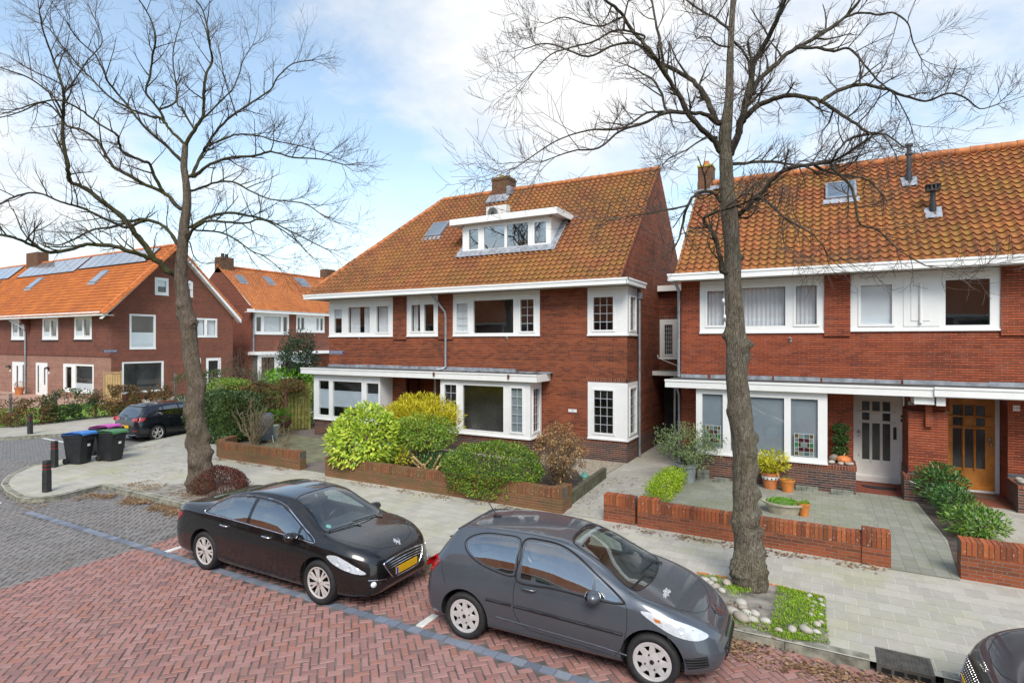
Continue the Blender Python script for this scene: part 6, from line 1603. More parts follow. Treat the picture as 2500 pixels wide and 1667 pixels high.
def hat_front(r,c):
    E=lambda y,z:c.end(y,z,1); S=lambda x,z:c.side(x,z,-1)
    gp=smoothpoly([(-.36,.47),(.36,.47),(.42,.40),(.36,.29),(-.36,.29),(-.42,.40)],3)
    g=patch('grille',[(p.x,p.y) for p in gp],E,.004,M['trim'],r,.05)
    for z in (.43,.39,.35,.31): strip('grille_bar',[(-.38,z),(0,z),(.38,z)],E,.007,.010,M['trim'],g)
    patch('upper_grille',[(-.26,.555),(.26,.555),(.30,.525),(-.30,.525)],E,.004,M['trim'],r,.05)
    p,n=E(0,.36); plate(r,p+Vector((-.004,0,0)),.52,.11)
    p,n=c.top(3.87,0); lion(r,Matrix.Translation(p+n*.012)@Matrix.Rotation(R(90),4,'Z')@Matrix.Rotation(R(42),4,'X'),.095)
    for sg in (1,-1):
        Sg=lambda x,z,sg=sg:c.side(x,z,sg)
        o=patch('bumper_vent',[(3.60,.43),(3.84,.45),(3.86,.33),(3.64,.30)],Sg,.003,M['trim'],r,.03)
        for z in (.34,.37,.40,.43): strip('vent_slat',[(3.62,z-.005),(3.84,z+.005)],Sg,.007,.010,M['black_metal'],o)
        p,n=c.side(3.22,.83,sg)
        patch('indicator',[(3.25,.815),(3.33,.80),(3.34,.77),(3.28,.775)],Sg,.008,M['amber'],r,.03)
    T=Matrix.Translation((2.62,-.86,.86))
    rng=random.Random(3); P=[]
    for i in range(22):
        a=2*math.pi*i/22; k=rng.uniform(.45,1.1); P.append((3.31+.05*k*math.sin(a),-.30+.17*k*math.cos(a)))
    patch('worn_paint_patch',P,lambda x,y:c.top(x,y),.0015,plain('worn_clearcoat',(.36,.36,.35),.8,var=.6,scale=40),r,.03,rim=0)
    p,n=c.top(.78,0); MB().tube([p,p+Vector((-.10,0,.12)),p+Vector((-.26,0,.34))],[.012,.006,.004],6).box(-.06,.05,-.03,.03,-.02,.02,T=Matrix.Translation(p)).build('antenna',M['trim'],r)
    patch('rear_spoiler',[(-.50,1.345),(.50,1.345),(.47,1.40),(-.47,1.40)],lambda y,z:c.end(y,z,-1),.02,P_gry,r,.05)
    q,n=c.end(.0,1.03,-1); MB().tube([q+n*.03,q+n*.03+Vector((0,-.15,.07)),q+n*.02+Vector((0,-.30,.11))],[.015,.010,.008],6).build('rear_wiper',M['trim'],r)
    strip('sill_crease',[(1.2,.42),(1.6,.40),(2.6,.36),(2.95,.33)],S,.010,-.002,P_gry,r)
hat_front(r2,c2)
# ---- blue-black five door hatchback in the side street
glf=dict(L=4.26,xoff=0,mid=.55,wheels=(.80,3.42),wy=.77,wr=.318,ww=.22,rim='alloy5',rimr=.222,archgap=.05,
 zr=[(0,.50),(.012,.62),(.03,.78),(.06,.93),(.10,.99),(.2,1.12),(.32,1.27),(.42,1.375),(.5,1.415),(.62,1.432),(1.0,1.465),(1.5,1.478),(2.0,1.46),(2.35,1.40),(2.7,1.23),(3.0,1.06),(3.15,1.0),(3.5,.94),(3.85,.86),(4.05,.77),(4.16,.68),(4.23,.58),(4.26,.48)],
 zs=[(0,.47),(.03,.74),(.08,.90),(.16,.955),(.4,.985),(1.0,.98),(2.0,.95),(3.0,.91),(3.5,.87),(3.9,.79),(4.1,.69),(4.2,.58),(4.26,.46)],
 ws=[(0,.52),(.03,.68),(.08,.75),(.16,.79),(.4,.81),(1.5,.825),(3.0,.825),(3.5,.81),(3.9,.74),(4.1,.62),(4.22,.45),(4.26,.3)],
 wm=[(0,.62),(.03,.76),(.08,.83),(.16,.865),(.4,.89),(1.5,.893),(3.4,.895),(3.8,.85),(4.05,.74),(4.18,.6),(4.26,.42)],
 we=[(0,.44),(.08,.64),(.3,.62),(.5,.59),(1.0,.585),(2.3,.575),(2.7,.63),(3.1,.73),(3.6,.7),(4.0,.56),(4.26,.26)],
 zb=[(0,.36),(.012,.31),(.04,.27),(.1,.24),(.4,.22),(1,.20),(3.8,.19),(4.1,.21),(4.22,.27),(4.26,.38)],
 cabin=(.40,3.05),
 side_windows=[([(.80,1.08),(.98,1.32),(1.06,1.345),(1.06,1.03),(.88,1.045)],False),([(1.12,1.025),(1.12,1.355),(1.5,1.385),(1.74,1.385),(1.74,.995)],False),([(1.82,.992),(1.82,1.385),(2.15,1.36),(2.5,1.22),(2.9,1.0),(2.9,.955)],False)],
 frames=[([(.76,1.05),(.95,1.33),(1.1,1.38),(1.6,1.41),(2.15,1.385),(2.55,1.225),(2.96,.99),(2.9,.935),(1.9,.965),(1.0,1.01)],.010,M['trim'])],
 windscreen=[(2.32,-.46),(2.26,0),(2.32,.46),(2.7,.57),(3.0,.68),(3.12,.4),(3.15,0),(3.12,-.4),(3.0,-.68),(2.7,-.57)],
 rear_window=[(-.58,1.01),(.58,1.01),(.50,1.33),(0,1.355),(-.50,1.33)],rw_end=.62,
 headlight=[(3.62,.80),(3.85,.78),(4.08,.70),(4.14,.63),(3.98,.63),(3.75,.69)],bulbs=[],
 taillight=[(.02,.84),(.03,.965),(.09,.985),(.26,.985),(.34,.96),(.26,.88),(.12,.84)],
 gaps_side=[[(1.78,1.0),(1.78,.6),(1.74,.36),(1.3,.34)],[(2.95,.94),(2.98,.6),(2.9,.34)],[(1.08,1.0),(1.12,.85),(1.22,.66),(1.3,.5),(1.3,.34)]],gaps_top=[],
 moulding=[],handles=[(1.35,.90),(2.05,.88)],recess=None,mirror=(2.72,.96),seats=((1.2,1.95),.5),rowsplit=1.6,dash=2.6,dashz=.93,rvm=2.38,wiper=3.1,glass=M['cglass_dark'])
glf['recess']=P_blk
r3,c3=build_car('parked_car','black five door hatchback parked in the side street behind the bins',glf,(-24.72,12.68,0.0),R(92.5),P_blk)
E=lambda y,z:c3.end(y,z,-1)
for sg in (1,-1):
    patch('tail_light',[(sg*.40,.865),(sg*.42,.955),(sg*.62,.975),(sg*.76,.97),(sg*.76,.855),(sg*.6,.85)],E,.012,M['redlens'],r3,.04)
    patch('reflector',[(sg*.52,.475),(sg*.76,.49),(sg*.76,.46),(sg*.52,.45)],E,.008,M['redlens'],r3,.05)
p,n=E(0,.62); plate(r3,p+Vector((-.012,0,0)),.52,.11,nrm=(-1,0,0))
p,n=E(0,.92); MB().lathe([(.055,0),(.052,.008),(.045,.008),(.04,.003),(.001,.003)],18,Matrix.Translation(p+n*.004)@Matrix.Rotation(R(-90),4,'Y')).prism([(-.03,.03),(-.012,-.03),(0,-.005),(.012,-.03),(.03,.03),(.018,.03),(.010,0),(0,.02),(-.010,0),(-.018,.03)],lambda a,b,d:p+n*(.006+d)+Vector((0,a,b)),0,.004).build('emblem',M['chrome'],r3)
strip('bumper_trim',[(-.70,.33),(-.5,.29),(0,.275),(.5,.29),(.70,.33)],E,.010,.008,M['chrome'],r3)
patch('rear_diffuser',[(-.6,.28),(.6,.28),(.58,.24),(-.58,.24)],E,.006,M['trim'],r3,.06)
q,n=E(0,1.02); MB().tube([q+n*.02,q+n*.04+Vector((0,.2,.03)),q+n*.03+Vector((0,.36,.05))],[.014,.010,.007],6).build('rear_wiper',M['trim'],r3)
patch('rear_spoiler',[(-.54,1.375),(.54,1.375),(.5,1.42),(-.5,1.42)],E,.03,P_blk,r3,.06)
p,n=c3.top(1.7,0); MB().box(-.38,.38,-.42,.42,-.002,.006,T=Matrix.Translation(p)).build('roof_window',M['cglass_dark'],r3)
# ---- nose of the next car in the corner of the frame
suv=dict(hat); suv.update(L=4.16,wheels=(.80,3.34),
 zr=[(0,.6),(.03,.9),(.1,1.05),(.3,1.35),(.5,1.48),(1.2,1.55),(1.9,1.53),(2.3,1.42),(2.8,1.17),(3.0,1.08),(3.3,1.035),(3.6,.985),(3.8,.93),(3.92,.875),(4.0,.82),(4.06,.76),(4.11,.68),(4.16,.55)],
 zs=[(0,.55),(.03,.8),(.1,.95),(.3,1.03),(1,1.03),(2,1.0),(3,.97),(3.4,.945),(3.7,.885),(3.9,.80),(4.02,.72),(4.1,.63),(4.16,.52)],
 ws=[(0,.5),(.03,.66),(.1,.74),(.3,.79),(1.5,.82),(3,.825),(3.5,.80),(3.75,.73),(3.92,.63),(4.04,.52),(4.12,.40),(4.16,.3)],
 wm=[(0,.56),(.03,.71),(.1,.80),(.3,.865),(1.5,.875),(3.3,.88),(3.6,.855),(3.82,.78),(3.98,.67),(4.08,.56),(4.16,.42)],
 we=[(0,.42),(.1,.6),(.5,.57),(1.5,.56),(2.2,.55),(2.9,.68),(3.1,.74),(3.5,.71),(3.8,.61),(4.0,.47),(4.16,.26)],
 zb=[(0,.42),(.04,.32),(.4,.24),(3.7,.22),(4.0,.24),(4.1,.30),(4.16,.42)],
 gaps_top=[[(3.0,.72),(3.4,.68),(3.7,.59),(3.86,.46),(3.95,.25),(3.97,0),(3.95,-.25),(3.86,-.46),(3.7,-.59),(3.4,-.68),(3.0,-.72)]],
 headlight=[(3.5,.86),(3.75,.82),(3.95,.72),(3.98,.66),(3.8,.68),(3.6,.76)],bulbs=[],moulding=[],mirror=(2.6,1.04),handles=[(1.7,.93)],recess=P_drk,gaps_side=hat['gaps_side'][:2])
r4,c4=build_car('parked_car','dark grey car in the bottom right corner, only its bonnet nose and dotted grille showing',suv,(5.46,7.28,0.0),R(180),P_drk)
E4=lambda y,z:c4.end(y,z,1)
gp=[(p.x,p.y) for p in smoothpoly([(-.44,.70),(0,.735),(.44,.70),(.46,.58),(.40,.44),(-.40,.44),(-.46,.58)],3)]
g=patch('grille',gp,E4,.004,M['trim'],r4,.05); mb=MB()
for j in range(8):
    for i in range(19):
        y=-.43+i*.047+(j%2)*.023; z=.47+j*.032
        if inpoly(y,z,gp):
            p,n=E4(y,z); mb.lathe([(.001,.006),(.007,.004),(.008,0)],6,Matrix.Translation(p+n*.006)@n.to_track_quat('Z','Y').to_matrix().to_4x4())
mb.build('grille_dots',M['chrome'],g)
p,n=c4.top(4.035,0); tx=text_obj('lettering','2008',.085,M['chrome'],(0,0,0),(0,0,0),r4,.003)
tx.matrix_local=Matrix.Translation(p+n*.003)@Matrix.Rotation(R(90),4,'Z')@Matrix.Rotation(R(52),4,'X')
p,n=E4(0,.50); plate(r4,p+Vector((.006,0,0)),.52,.11)
# ================================================================== vegetation kit
def nz3(p,f,seed=0):
    from mathutils import noise
    return noise.noise(Vector(p)*f+Vector((seed*3.1,seed*1.7,seed)))
def add_leaf(mb,p,d,n,l,w,fold=.25,mi=0):
    d=d.normalized(); s=d.cross(n)
    if s.length<1e-4: s=d.cross(Vector((.3,.2,.9)))
    s.normalize(); up=s.cross(d)
    i=len(mb.v); a=p; t=p+d*l-up*l*.10; m=p+d*l*.45
    mb.v.extend([tuple(a),tuple(m+s*w*.5-up*fold*w),tuple(t),tuple(m-s*w*.5-up*fold*w)])
    mb.f.append((i,i+1,i+2)); mb.f.append((i,i+2,i+3)); mb.m.extend([mi,mi])
def foliage(name,parent,c,r,n,leaf,mat,power=2.0,shell=.4,lump=.22,lf=1.3,seed=1,up=.35,droop=0.0,zmin=None,gap=.0,holes=2.2,jit=.8,hole_t=.0):
    rng=random.Random(seed); mb=MB(); c=Vector(c); k=0; tries=0
    while k<n and tries<n*12:
        tries+=1
        v=Vector((rng.gauss(0,1),rng.gauss(0,1),rng.gauss(0,1))).normalized()
        q=(abs(v.x)**power+abs(v.y)**power+abs(v.z)**power)**(-1/power)
        rad=q*(1+lump*nz3(v,lf,seed)+lump*.5*nz3(v,lf*2.6,seed+5))
        t=1-shell*(rng.random()**1.6)
        p=c+Vector((v.x*r[0],v.y*r[1],v.z*r[2]))*rad*t
        if zmin is not None and p.z<zmin: continue
        if gap and nz3(p,holes,seed+9)<-.35+gap+hole_t: continue
        nn=Vector((v.x/r[0],v.y/r[1],v.z/r[2])).normalized()
        d=(nn*.7+Vector((rng.uniform(-1,1),rng.uniform(-1,1),rng.uniform(-1,1)))*jit+Vector((0,0,up-droop)))
        l=leaf[0]*rng.uniform(.6,1.25)
        add_leaf(mb,p,d,(nn+Vector((0,0,.6))),l,leaf[1]*rng.uniform(.7,1.2)); k+=1
    return mb.build(name,mat,parent)
def wiggle(rng,p0,p1,n,amp,sag=0.0):
    p0=Vector(p0);p1=Vector(p1); L=(p1-p0).length; out=[]; o=Vector((0,0,0))
    for i in range(n+1):
        t=i/n
        if 0<i<n: o=o*.6+Vector((rng.uniform(-1,1),rng.uniform(-1,1),rng.uniform(-1,1)))*amp*L
        else: o=o*.3
        out.append(p0.lerp(p1,t)+o+Vector((0,0,sag*L*math.sin(math.pi*t))))
    return out
def stems(name,parent,base,targets,r,mat,seed=1,amp=.05,side=3,n=5,sag=0):
    rng=random.Random(seed); mb=MB()
    for t in targets:
        b=Vector(base)+Vector((rng.uniform(-.08,.08),rng.uniform(-.08,.08),0)); P=wiggle(rng,b,t,n,amp,sag)
        mb.tube(P,[r*(1-.75*i/n) for i in range(n+1)],side+1,cap=False)
        for k in range(side):
            q=P[rng.randrange(n//2,n)]; e=q+Vector((rng.uniform(-1,1),rng.uniform(-1,1),rng.uniform(.2,1.1)))*.22*(Vector(t)-b).length
            mb.tube(wiggle(rng,q,e,3,amp),[r*.4,r*.33,r*.25,r*.15],3,cap=False)
    return mb.build(name,mat,parent)
def bush(name,label,cat,base,c,r,n,leaf,mat,stemmat=None,nst=7,sr=.018,group=None,**k):
    e=empty(name,base,0,label,cat,group); cc=Vector(c)-Vector(base)
    zk=k.pop('zmin',None)
    foliage('foliage',e,cc,r,n,leaf,mat,zmin=None if zk is None else zk-base[2],**k)
    rng=random.Random(k.get('seed',1)+40)
    tg=[cc+Vector((rng.uniform(-.7,.7)*r[0],rng.uniform(-.7,.7)*r[1],rng.uniform(-.1,.6)*r[2])) for _ in range(nst)]
    stems('stem',e,(0,0,0),tg,sr,stemmat or M['twig'],seed=k.get('seed',1))
    return e
# ------------------------------------------------------------------ garden walls
WR=random.Random(31)
def gwall(label,segs,body,cop,h=.58,th=.22,name='garden_wall',piers=(),cope=.22,rt=0):
    a0=segs[0]; e=empty(name,(a0[0],a0[1],.1),0,label,'garden wall'); mb=MB(); cb=MB(); pb=MB(); pc=MB()
    for (x0,y0),(x1,y1) in zip(segs[:-1],segs[1:]):
        d=Vector((x1-x0,y1-y0,0)); L_=d.length; T=Matrix.Translation((x0-a0[0],y0-a0[1],-.1))@Matrix.Rotation(math.atan2(d.y,d.x),4,'Z')
        mb.box(0,L_,0,th,.0,.1+h-cope,T=T); cb.box(0,L_,.006,th-.006,.1+h-cope+.0005,.1+h-.008,T=T,mi=1)
        nb_=max(1,round(L_/.072)); bw_=L_/nb_
        for i_ in range(nb_): 
            g_=WR.uniform(.004,.007); o_=WR.uniform(-.004,.004); cb.box(i_*bw_+g_,(i_+1)*bw_-g_,-.005+o_,th+.005+o_,.1+h-cope+.001,.1+h+WR.uniform(-.004,.004),T=T)
    o=mb.build('wall',body,e)
    # keep brick courses in wall-local metres
    cb.build('coping',[cop,M['cop_joint']],e)
    for (px0,px1,py,hh) in piers:
        pb.box(px0-a0[0],px1-a0[0],py-.012-a0[1],py+th+.012-a0[1],-.1,h-cope+.0); pc.box(px0-a0[0],px1-a0[0],py-.006-a0[1],py+th+.006-a0[1],h-cope+.0005,hh-.008,mi=1); nb_=max(1,round((px1-px0)/.072)); bw_=(px1-px0)/nb_
        for i_ in range(nb_): pc.box(px0-a0[0]+i_*bw_+.005,px0-a0[0]+(i_+1)*bw_-.005,py-.018-a0[1],py+th+.018-a0[1],h-cope+.001,hh+WR.uniform(-.004,.004))
    if piers: pb.build('pier',body,e); pc.build('pier_cap',[cop,M['cop_joint']],e)
    return e
gwall('mossy low brick garden wall right behind the left tree',[(-18.75,13.2),(-18.35,12.35),(-17.9,12.14),(-14.02,12.17)],M['brick_wall_m'],M['cop_m'],.56,piers=((-14.35,-14.0,12.16,.585),))
gwall('long mossy brick garden wall with shrubs hanging over it, in front of the large house',[(-12.78,12.0),(-5.22,11.95),(-5.22,12.55)],M['brick_wall_m'],M['cop_m'],.57,piers=((-5.47,-5.20,11.95,.60),))
gwall('short end pier of orange brick wall beside the driveway',[(-4.22,11.95),(-3.52,11.95)],M['brick_wall_r'],M['cop_r'],.60)
gwall('orange brick garden wall behind the right tree, enclosing the paved garden',[(-3.46,11.93),(1.03,11.83)],M['brick_wall_r'],M['cop_r'],.55,piers=((-3.45,-3.0,11.92,.62),(.62,1.05,11.82,.63)))
gwall('orange brick garden wall at the right edge of the frame',[(2.02,11.85),(6.5,11.80)],M['brick_wall_r'],M['cop_r'],.64,th=.34)
tk=empty('timber_edging',(-5.35,12.75,.1),0,'weathered timber edging board between the planting bed and the driveway','edging')
d=Vector((-5.52+5.35,15.7-12.75,0)); MB().box(0,d.length,-.06,.06,0,.32,T=Matrix.Rotation(math.atan2(d.y,d.x),4,'Z')).build('board',M['old_wood'],tk)
# ------------------------------------------------------------------ shrubs in front of the large house
bush('aucuba_shrub','lime green broad leaved shrub hanging over the mossy garden wall','shrub',(-12.1,13.1,.12),(-12.05,12.95,1.10),(1.18,1.0,.98),4600,(.165,.078),M['lf_aucuba'],seed=11,shell=.35,lump=.25,up=-.1,jit=.6,zmin=.25,nst=9)
bush('golden_conifer','feathery golden yellow conifer shrub in front of the porch','shrub',(-11.4,14.9,.12),(-11.5,14.9,1.60),(1.35,.95,.62),11000,(.15,.026),M['lf_conifer'],seed=12,shell=.5,lump=.35,lf=2.4,up=.25,jit=.7,nst=8,zmin=.7)
bush('berry_shrub','mid green shrub with bare stems below, between lime and clipped bushes','shrub',(-10.8,14.1,.12),(-10.72,14.0,1.25),(1.10,.9,.55),6000,(.08,.040),M['lf_green'],seed=13,shell=.55,lump=.3,nst=60,sr=.016,zmin=.8,stemmat=M['twig_pale'])
bush('box_shrub','dense dark green rounded shrub with yellow tips drooping over the mossy wall','shrub',(-7.6,13.2,.12),(-7.5,12.72,.70),(1.22,1.08,.70),13000,(.058,.038),M['lf_box'],seed=14,shell=.22,lump=.16,lf=2.2,zmin=.24,power=2.6,nst=9)
bush('low_evergreen','small dark evergreen with yellow leaf tips behind the mossy wall','shrub',(-9.9,13.5,.12),(-9.95,13.5,.50),(.55,.45,.32),900,(.09,.035),M['lf_pieris'],seed=15,shell=.6,zmin=.15)
bush('low_evergreen','small yellow leaved sprig shrub under the berry shrub stems','shrub',(-10.9,13.2,.12),(-10.9,13.2,.62),(.40,.3,.28),260,(.10,.04),M['lf_yellow'],seed=16,shell=.8,zmin=.15)
st=empty('cut_stump',(-9.95,13.1,.12),0,'pruned bare tan branch stump behind the mossy wall','stump'); rng=random.Random(5); mb=MB()
for k in range(9):
    a=rng.uniform(0,6.28); e=Vector((math.cos(a)*rng.uniform(.2,.55),math.sin(a)*.3,rng.uniform(.35,.75))); mb.tube(wiggle(rng,(rng.uniform(-.2,.2),0,0),e,4,.12),[.045,.04,.036,.033,.030],7)
mb.build('branch',M['stump'],st,smooth=True)
hy=empty('dried_hydrangea',(-6.15,13.9,.12),0,'dry brown hydrangea with dead flower heads beside the corner window','shrub'); rng=random.Random(8); tg=[]; fm=MB()
for k in range(130):
    a=rng.uniform(0,6.28); q=rng.random()**.5; t=Vector((math.cos(a)*.72*q,math.sin(a)*.65*q,1.72-.75*q*q+rng.uniform(-.45,.1))); tg.append(t)
    if k<70:
        R_=rng.uniform(.07,.12)
        for j in range(46):
            v=Vector((rng.gauss(0,1),rng.gauss(0,1),rng.gauss(0,.8))).normalized(); add_leaf(fm,t+v*R_*.8,v+Vector((rng.uniform(-1,1),rng.uniform(-1,1),rng.uniform(-1,1)))*.9,v,.05,.04)
for k in range(500):
    t=rng.choice(tg)*rng.uniform(.3,.95); add_leaf(fm,t+Vector((rng.uniform(-.1,.1),rng.uniform(-.1,.1),0)),Vector((rng.uniform(-1,1),rng.uniform(-1,1),-.6)),Vector((0,0,1)),.09,.04)
stems('stem',hy,(0,0,0),tg,.010,M['twig_pale'],seed=3,amp=.04,side=2); fm.build('flower_heads',M['lf_brown'],hy)
rb=empty('garden_ornament',(-6.0,15.35,.14),0,'small turquoise ornament on the pebble bed','ornament'); MB().lathe([(.001,.12),(.09,.10),(.13,.05),(.11,0)],14).lathe([(.001,.2),(.04,.17),(.05,.1)],10).build('bowl',M['green_rust'],rb,smooth=True)
# ------------------------------------------------------------------ left tree base shrub
bs=empty('pruned_shrub',(-13.95,9.45,.12),0,'low reddish brown twiggy shrub at the foot of the left tree','shrub')
foliage('foliage',bs,(0,0,.20),(.88,.62,.42),8000,(.055,.02),M['lf_redbrown'],seed=21,shell=.25,lump=.12,zmin=0,up=.6,jit=.5)
# ------------------------------------------------------------------ front garden of the right house
def pot(name,label,loc,r,h,mat,band=None,cat='plant pot',oval=1.0,group=None):
    e=empty(name,loc,0,label,cat,group); T=Matrix.Diagonal((1,oval,1,1))
    MB().lathe([(.001,.005),(r*.72,0),(r*.93,h*.82),(r*1.03,h*.83),(r*1.05,h),(r*.93,h),(r*.90,h*.88),(.001,h*.86)],24,T).build('pot',mat,e,smooth=True,sharp=35)
    if band: MB().lathe([(r*.90,h*.60),(r*.965,h*.62),(r*1.0,h*.80),(r*.95,h*.81)],24).build('band',band,e,smooth=True,sharp=35)
    return e
p=pot('planter','grey round planter holding the grey green shrub by the driveway',(-3.35,16.35,.12),.30,.52,M['pot_grey'])
bush('pot_shrub','grey green bushy shrub growing in the grey planter at the bay corner','shrub',(-3.35,16.35,.57),(-3.30,16.3,1.15),(.88,.75,.62),3600,(.075,.028),M['lf_olive'],seed=31,shell=.6,lump=.4,lf=2.2,up=.4,gap=.12,nst=16,sr=.012)
bush('box_hedge','low bright yellow green clipped hedge between driveway and paved garden','hedge',(-3.5,15.2,.12),(-3.55,15.0,.33),(.30,1.25,.27),5200,(.055,.03),M['lf_yellowbox'],seed=32,power=7,shell=.4,lump=.22,lf=3,zmin=.13,nst=3)
p=pot('plant_pot','terracotta pot with white patterned band under the bay window',(-1.22,16.72,.125),.23,.42,M['terracotta'],M['signwhite'])
mb=MB()
for i in range(14):
    a=2*math.pi*i/14; q=Matrix.Rotation(a,4,'Z')@Matrix.Translation((.232,0,.29)); mb.face([q@Vector((0,-.022,0)),q@Vector((0,0,-.03)),q@Vector((0,.022,0)),q@Vector((.004,0,.03))])
mb.build('diamond_pattern',M['rust'],p)
bush('yellow_plant','bright yellow leaved plant in the banded terracotta pot','plant',(-1.22,16.72,.48),(-1.22,16.7,.82),(.48,.42,.26),620,(.13,.045),M['lf_yellow'],seed=33,shell=.75,up=.6,nst=12,sr=.008,stemmat=M['twig_pale'])
p=pot('plant_pot','bright orange terracotta pot, nearly empty, right of the yellow plant',(-.80,16.55,.125),.175,.31,M['terracotta2'])
bush('seedling','few small green sprigs in the nearly empty orange pot','plant',(-.80,16.55,.40),(-.80,16.55,.46),(.12,.12,.05),40,(.05,.02),M['lf_green'],seed=34,nst=3,sr=.004)
p=pot('plant_bowl','wide oval stoneware bowl on the garden paving',(-.78,14.45,.125),.43,.25,M['stoneware'],oval=.72)
bush('sedum','low bright green plant filling the oval stoneware bowl','plant',(-.78,14.45,.34),(-.78,14.45,.37),(.36,.26,.07),1500,(.04,.018),M['lf_laurel'],seed=35,shell=.5,up=.8,nst=2,sr=.004)
p=pot('plant_pot','small slim terracotta pot beside the oval bowl',(-.36,14.42,.125),.125,.29,M['terracotta2'])
bush('sedum','tiny green tuft in the slim terracotta pot','plant',(-.36,14.42,.38),(-.36,14.42,.41),(.11,.11,.05),260,(.035,.016),M['lf_laurel'],seed=36,nst=2,sr=.003,up=.8)
bush('evergreen_shrub','glossy dark green shrub in front of the brick pier, nearest the doors','shrub',(2.5,16.85,.12),(2.5,16.9,.66),(.52,.45,.48),2000,(.10,.034),M['lf_pieris'],seed=37,shell=.6,lump=.3,zmin=.15,group='shrubs along the garden path')
bush('evergreen_shrub','middle dark green shrub of the row along the garden path','shrub',(2.56,15.85,.12),(2.56,15.8,.50),(.42,.55,.36),1500,(.095,.032),M['lf_pieris'],seed=38,shell=.6,lump=.3,zmin=.15,group='shrubs along the garden path')
bush('evergreen_shrub','lighter green spreading shrub just behind the right edge wall','shrub',(2.78,14.5,.12),(2.72,14.4,.44),(.50,.6,.32),1400,(.115,.034),M['lf_pieris2'],seed=39,shell=.65,lump=.35,zmin=.15,group='shrubs along the garden path')
hp=empty('hanging_plant',(.44,17.84,1.72),0,'three tier green hanging plant on the brick beside the cream door','hanging plant')
for k,z in enumerate((-.02,-.30,-.60)): foliage('foliage',hp,(0,-.12,z),(.20,.14,.13),1300,(.05,.03),M['lf_dark'],seed=41+k,shell=.6)
MB().tube([(0,-.02,.25),(.01,-.08,.1),(0,-.1,-.6)],.006,4).build('hanger',M['black_metal'],hp)
pk=empty('pumpkin',(.50,17.30,.84),0,'orange pumpkin on the brick ledge beside the cream door','pumpkin'); mb=MB(); n=40
for i in range(11):
    t=math.pi*i/10
    for j in range(n):
        a=2*math.pi*j/n; r_=max(.001,.175*math.sin(t)**.8*(1-.10*abs(math.sin(a*5)))) if 0<i<10 else .02; mb.v.append((r_*math.cos(a),r_*math.sin(a),.105-.105*math.cos(t)))
for i in range(10):
    for j in range(n): a=i*n+j; b=i*n+(j+1)%n; mb.f.append((a,b,b+n,a+n)); mb.m.append(0)
mb.build('fruit',M['pumpkin'],pk,smooth=True); MB().tube([(0,0,.2),(.01,0,.25),(.03,.01,.28)],[.02,.015,.016],6).build('stalk',M['stump'],pk)
def pebble(name,label,loc,r,seed,mat,cat='stone',group=None,sq=.6):
    rng=random.Random(seed); mb=MB(); n=12
    for i in range(7):
        t=math.pi*i/6
        for j in range(n):
            a=2*math.pi*j/n; v=Vector((math.sin(t)*math.cos(a),math.sin(t)*math.sin(a),-math.cos(t))); k=1+.18*nz3(v,1.2,seed)
            mb.v.append((v.x*r*k*1.15,v.y*r*k*.85,v.z*r*k*sq))
    for i in range(6):
        for j in range(n): a=i*n+j; b=i*n+(j+1)%n; mb.f.append((a,b,b+n,a+n)); mb.m.append(0)
    o=mb.build(name,mat,None,smooth=True); o.location=loc; o.rotation_euler=(rng.uniform(-.15,.15),rng.uniform(-.15,.15),rng.uniform(0,3)); return tag(o,label,cat,group)
pebble('gourd','round grey gourd behind the orange pumpkin on the brick ledge',(.28,17.42,.95),.13,3,M['gourd'],'gourd',sq=.85)
for k,(x,y,r_) in enumerate(((.22,17.15,.085),(.42,17.10,.075),(.60,17.12,.08),(.66,17.25,.06))): pebble('ledge_stone','rounded grey stone lying at the pumpkin on the brick ledge',(x,y,.84+r_*.5),r_,60+k,M['pebble'],group='stones on the brick ledge')
for k,(x,y,r_) in enumerate(((4.05,17.2,.09),(4.2,17.4,.08),(4.32,17.15,.10),(4.5,17.3,.09),(4.1,17.55,.08),(4.4,17.55,.07))): pebble('ledge_stone','pale rounded stone on the dark brick ledge right of the varnished door',(x,y,.76+r_*.5),r_,80+k,M['pebble'],group='stones on the right ledge')
dm_=empty('door_mat',(1.33,18.02,.171),0,'black half round door mat on the red step of the cream door','door mat')
MB().prism([(.40*math.cos(math.pi*i/16),-.30*math.sin(math.pi*i/16)) for i in range(17)],lambda a,b,d:Vector((a,b,d)),0,.018).build('mat',M['rubber'],dm_)
dm2=empty('door_mat',(3.4,18.1,.171),0,'brown rectangular door mat at the varnished door','door mat'); MB().box(-.38,.38,-.24,.24,0,.02).build('mat',plain('coir',(.10,.06,.035),.95,var=.4,scale=20),dm2)
for k,(x,y,w_,hh,lab) in enumerate(((-2.95,16.72,.32,.30,'stacked grey concrete blocks beside the grey planter'),(-2.45,16.72,.42,.13,'low grey concrete block edging left of the tree under the bay'),(-.35,16.83,.52,.13,'grey concrete block edging right of the orange pot'),(.45,16.80,.50,.14,'grey concrete block edging nearest the cream door'))):
    e=empty('concrete_block',(x,y,.122),R(-2),lab,'block'); mb=MB(); n=max(2,int(w_/.11)); rows=3 if hh>.2 else 1
    for j in range(rows):
        for i in range(n): mb.box(-w_/2+i*w_/n+.004,-w_/2+(i+1)*w_/n-.004,-.05+.01*((i+j)%2),.06,j*hh/rows+.002,(j+1)*hh/rows-.004)
    mb.build('blocks',M['concrete'],e)
gp_=empty('tap_pipe',(2.0,17.02,.5),0,'thin white garden tap pipe on the dark plinth beside the shrub','pipe'); MB().tube([(-.2,.02,.15),(-.1,-.04,.12),(.2,-.06,.0),(.35,-.08,-.02)],.012,6).tube([(.35,-.08,-.02),(.36,-.08,-.08)],.016,6).build('pipe',M['aluminium'],gp_)
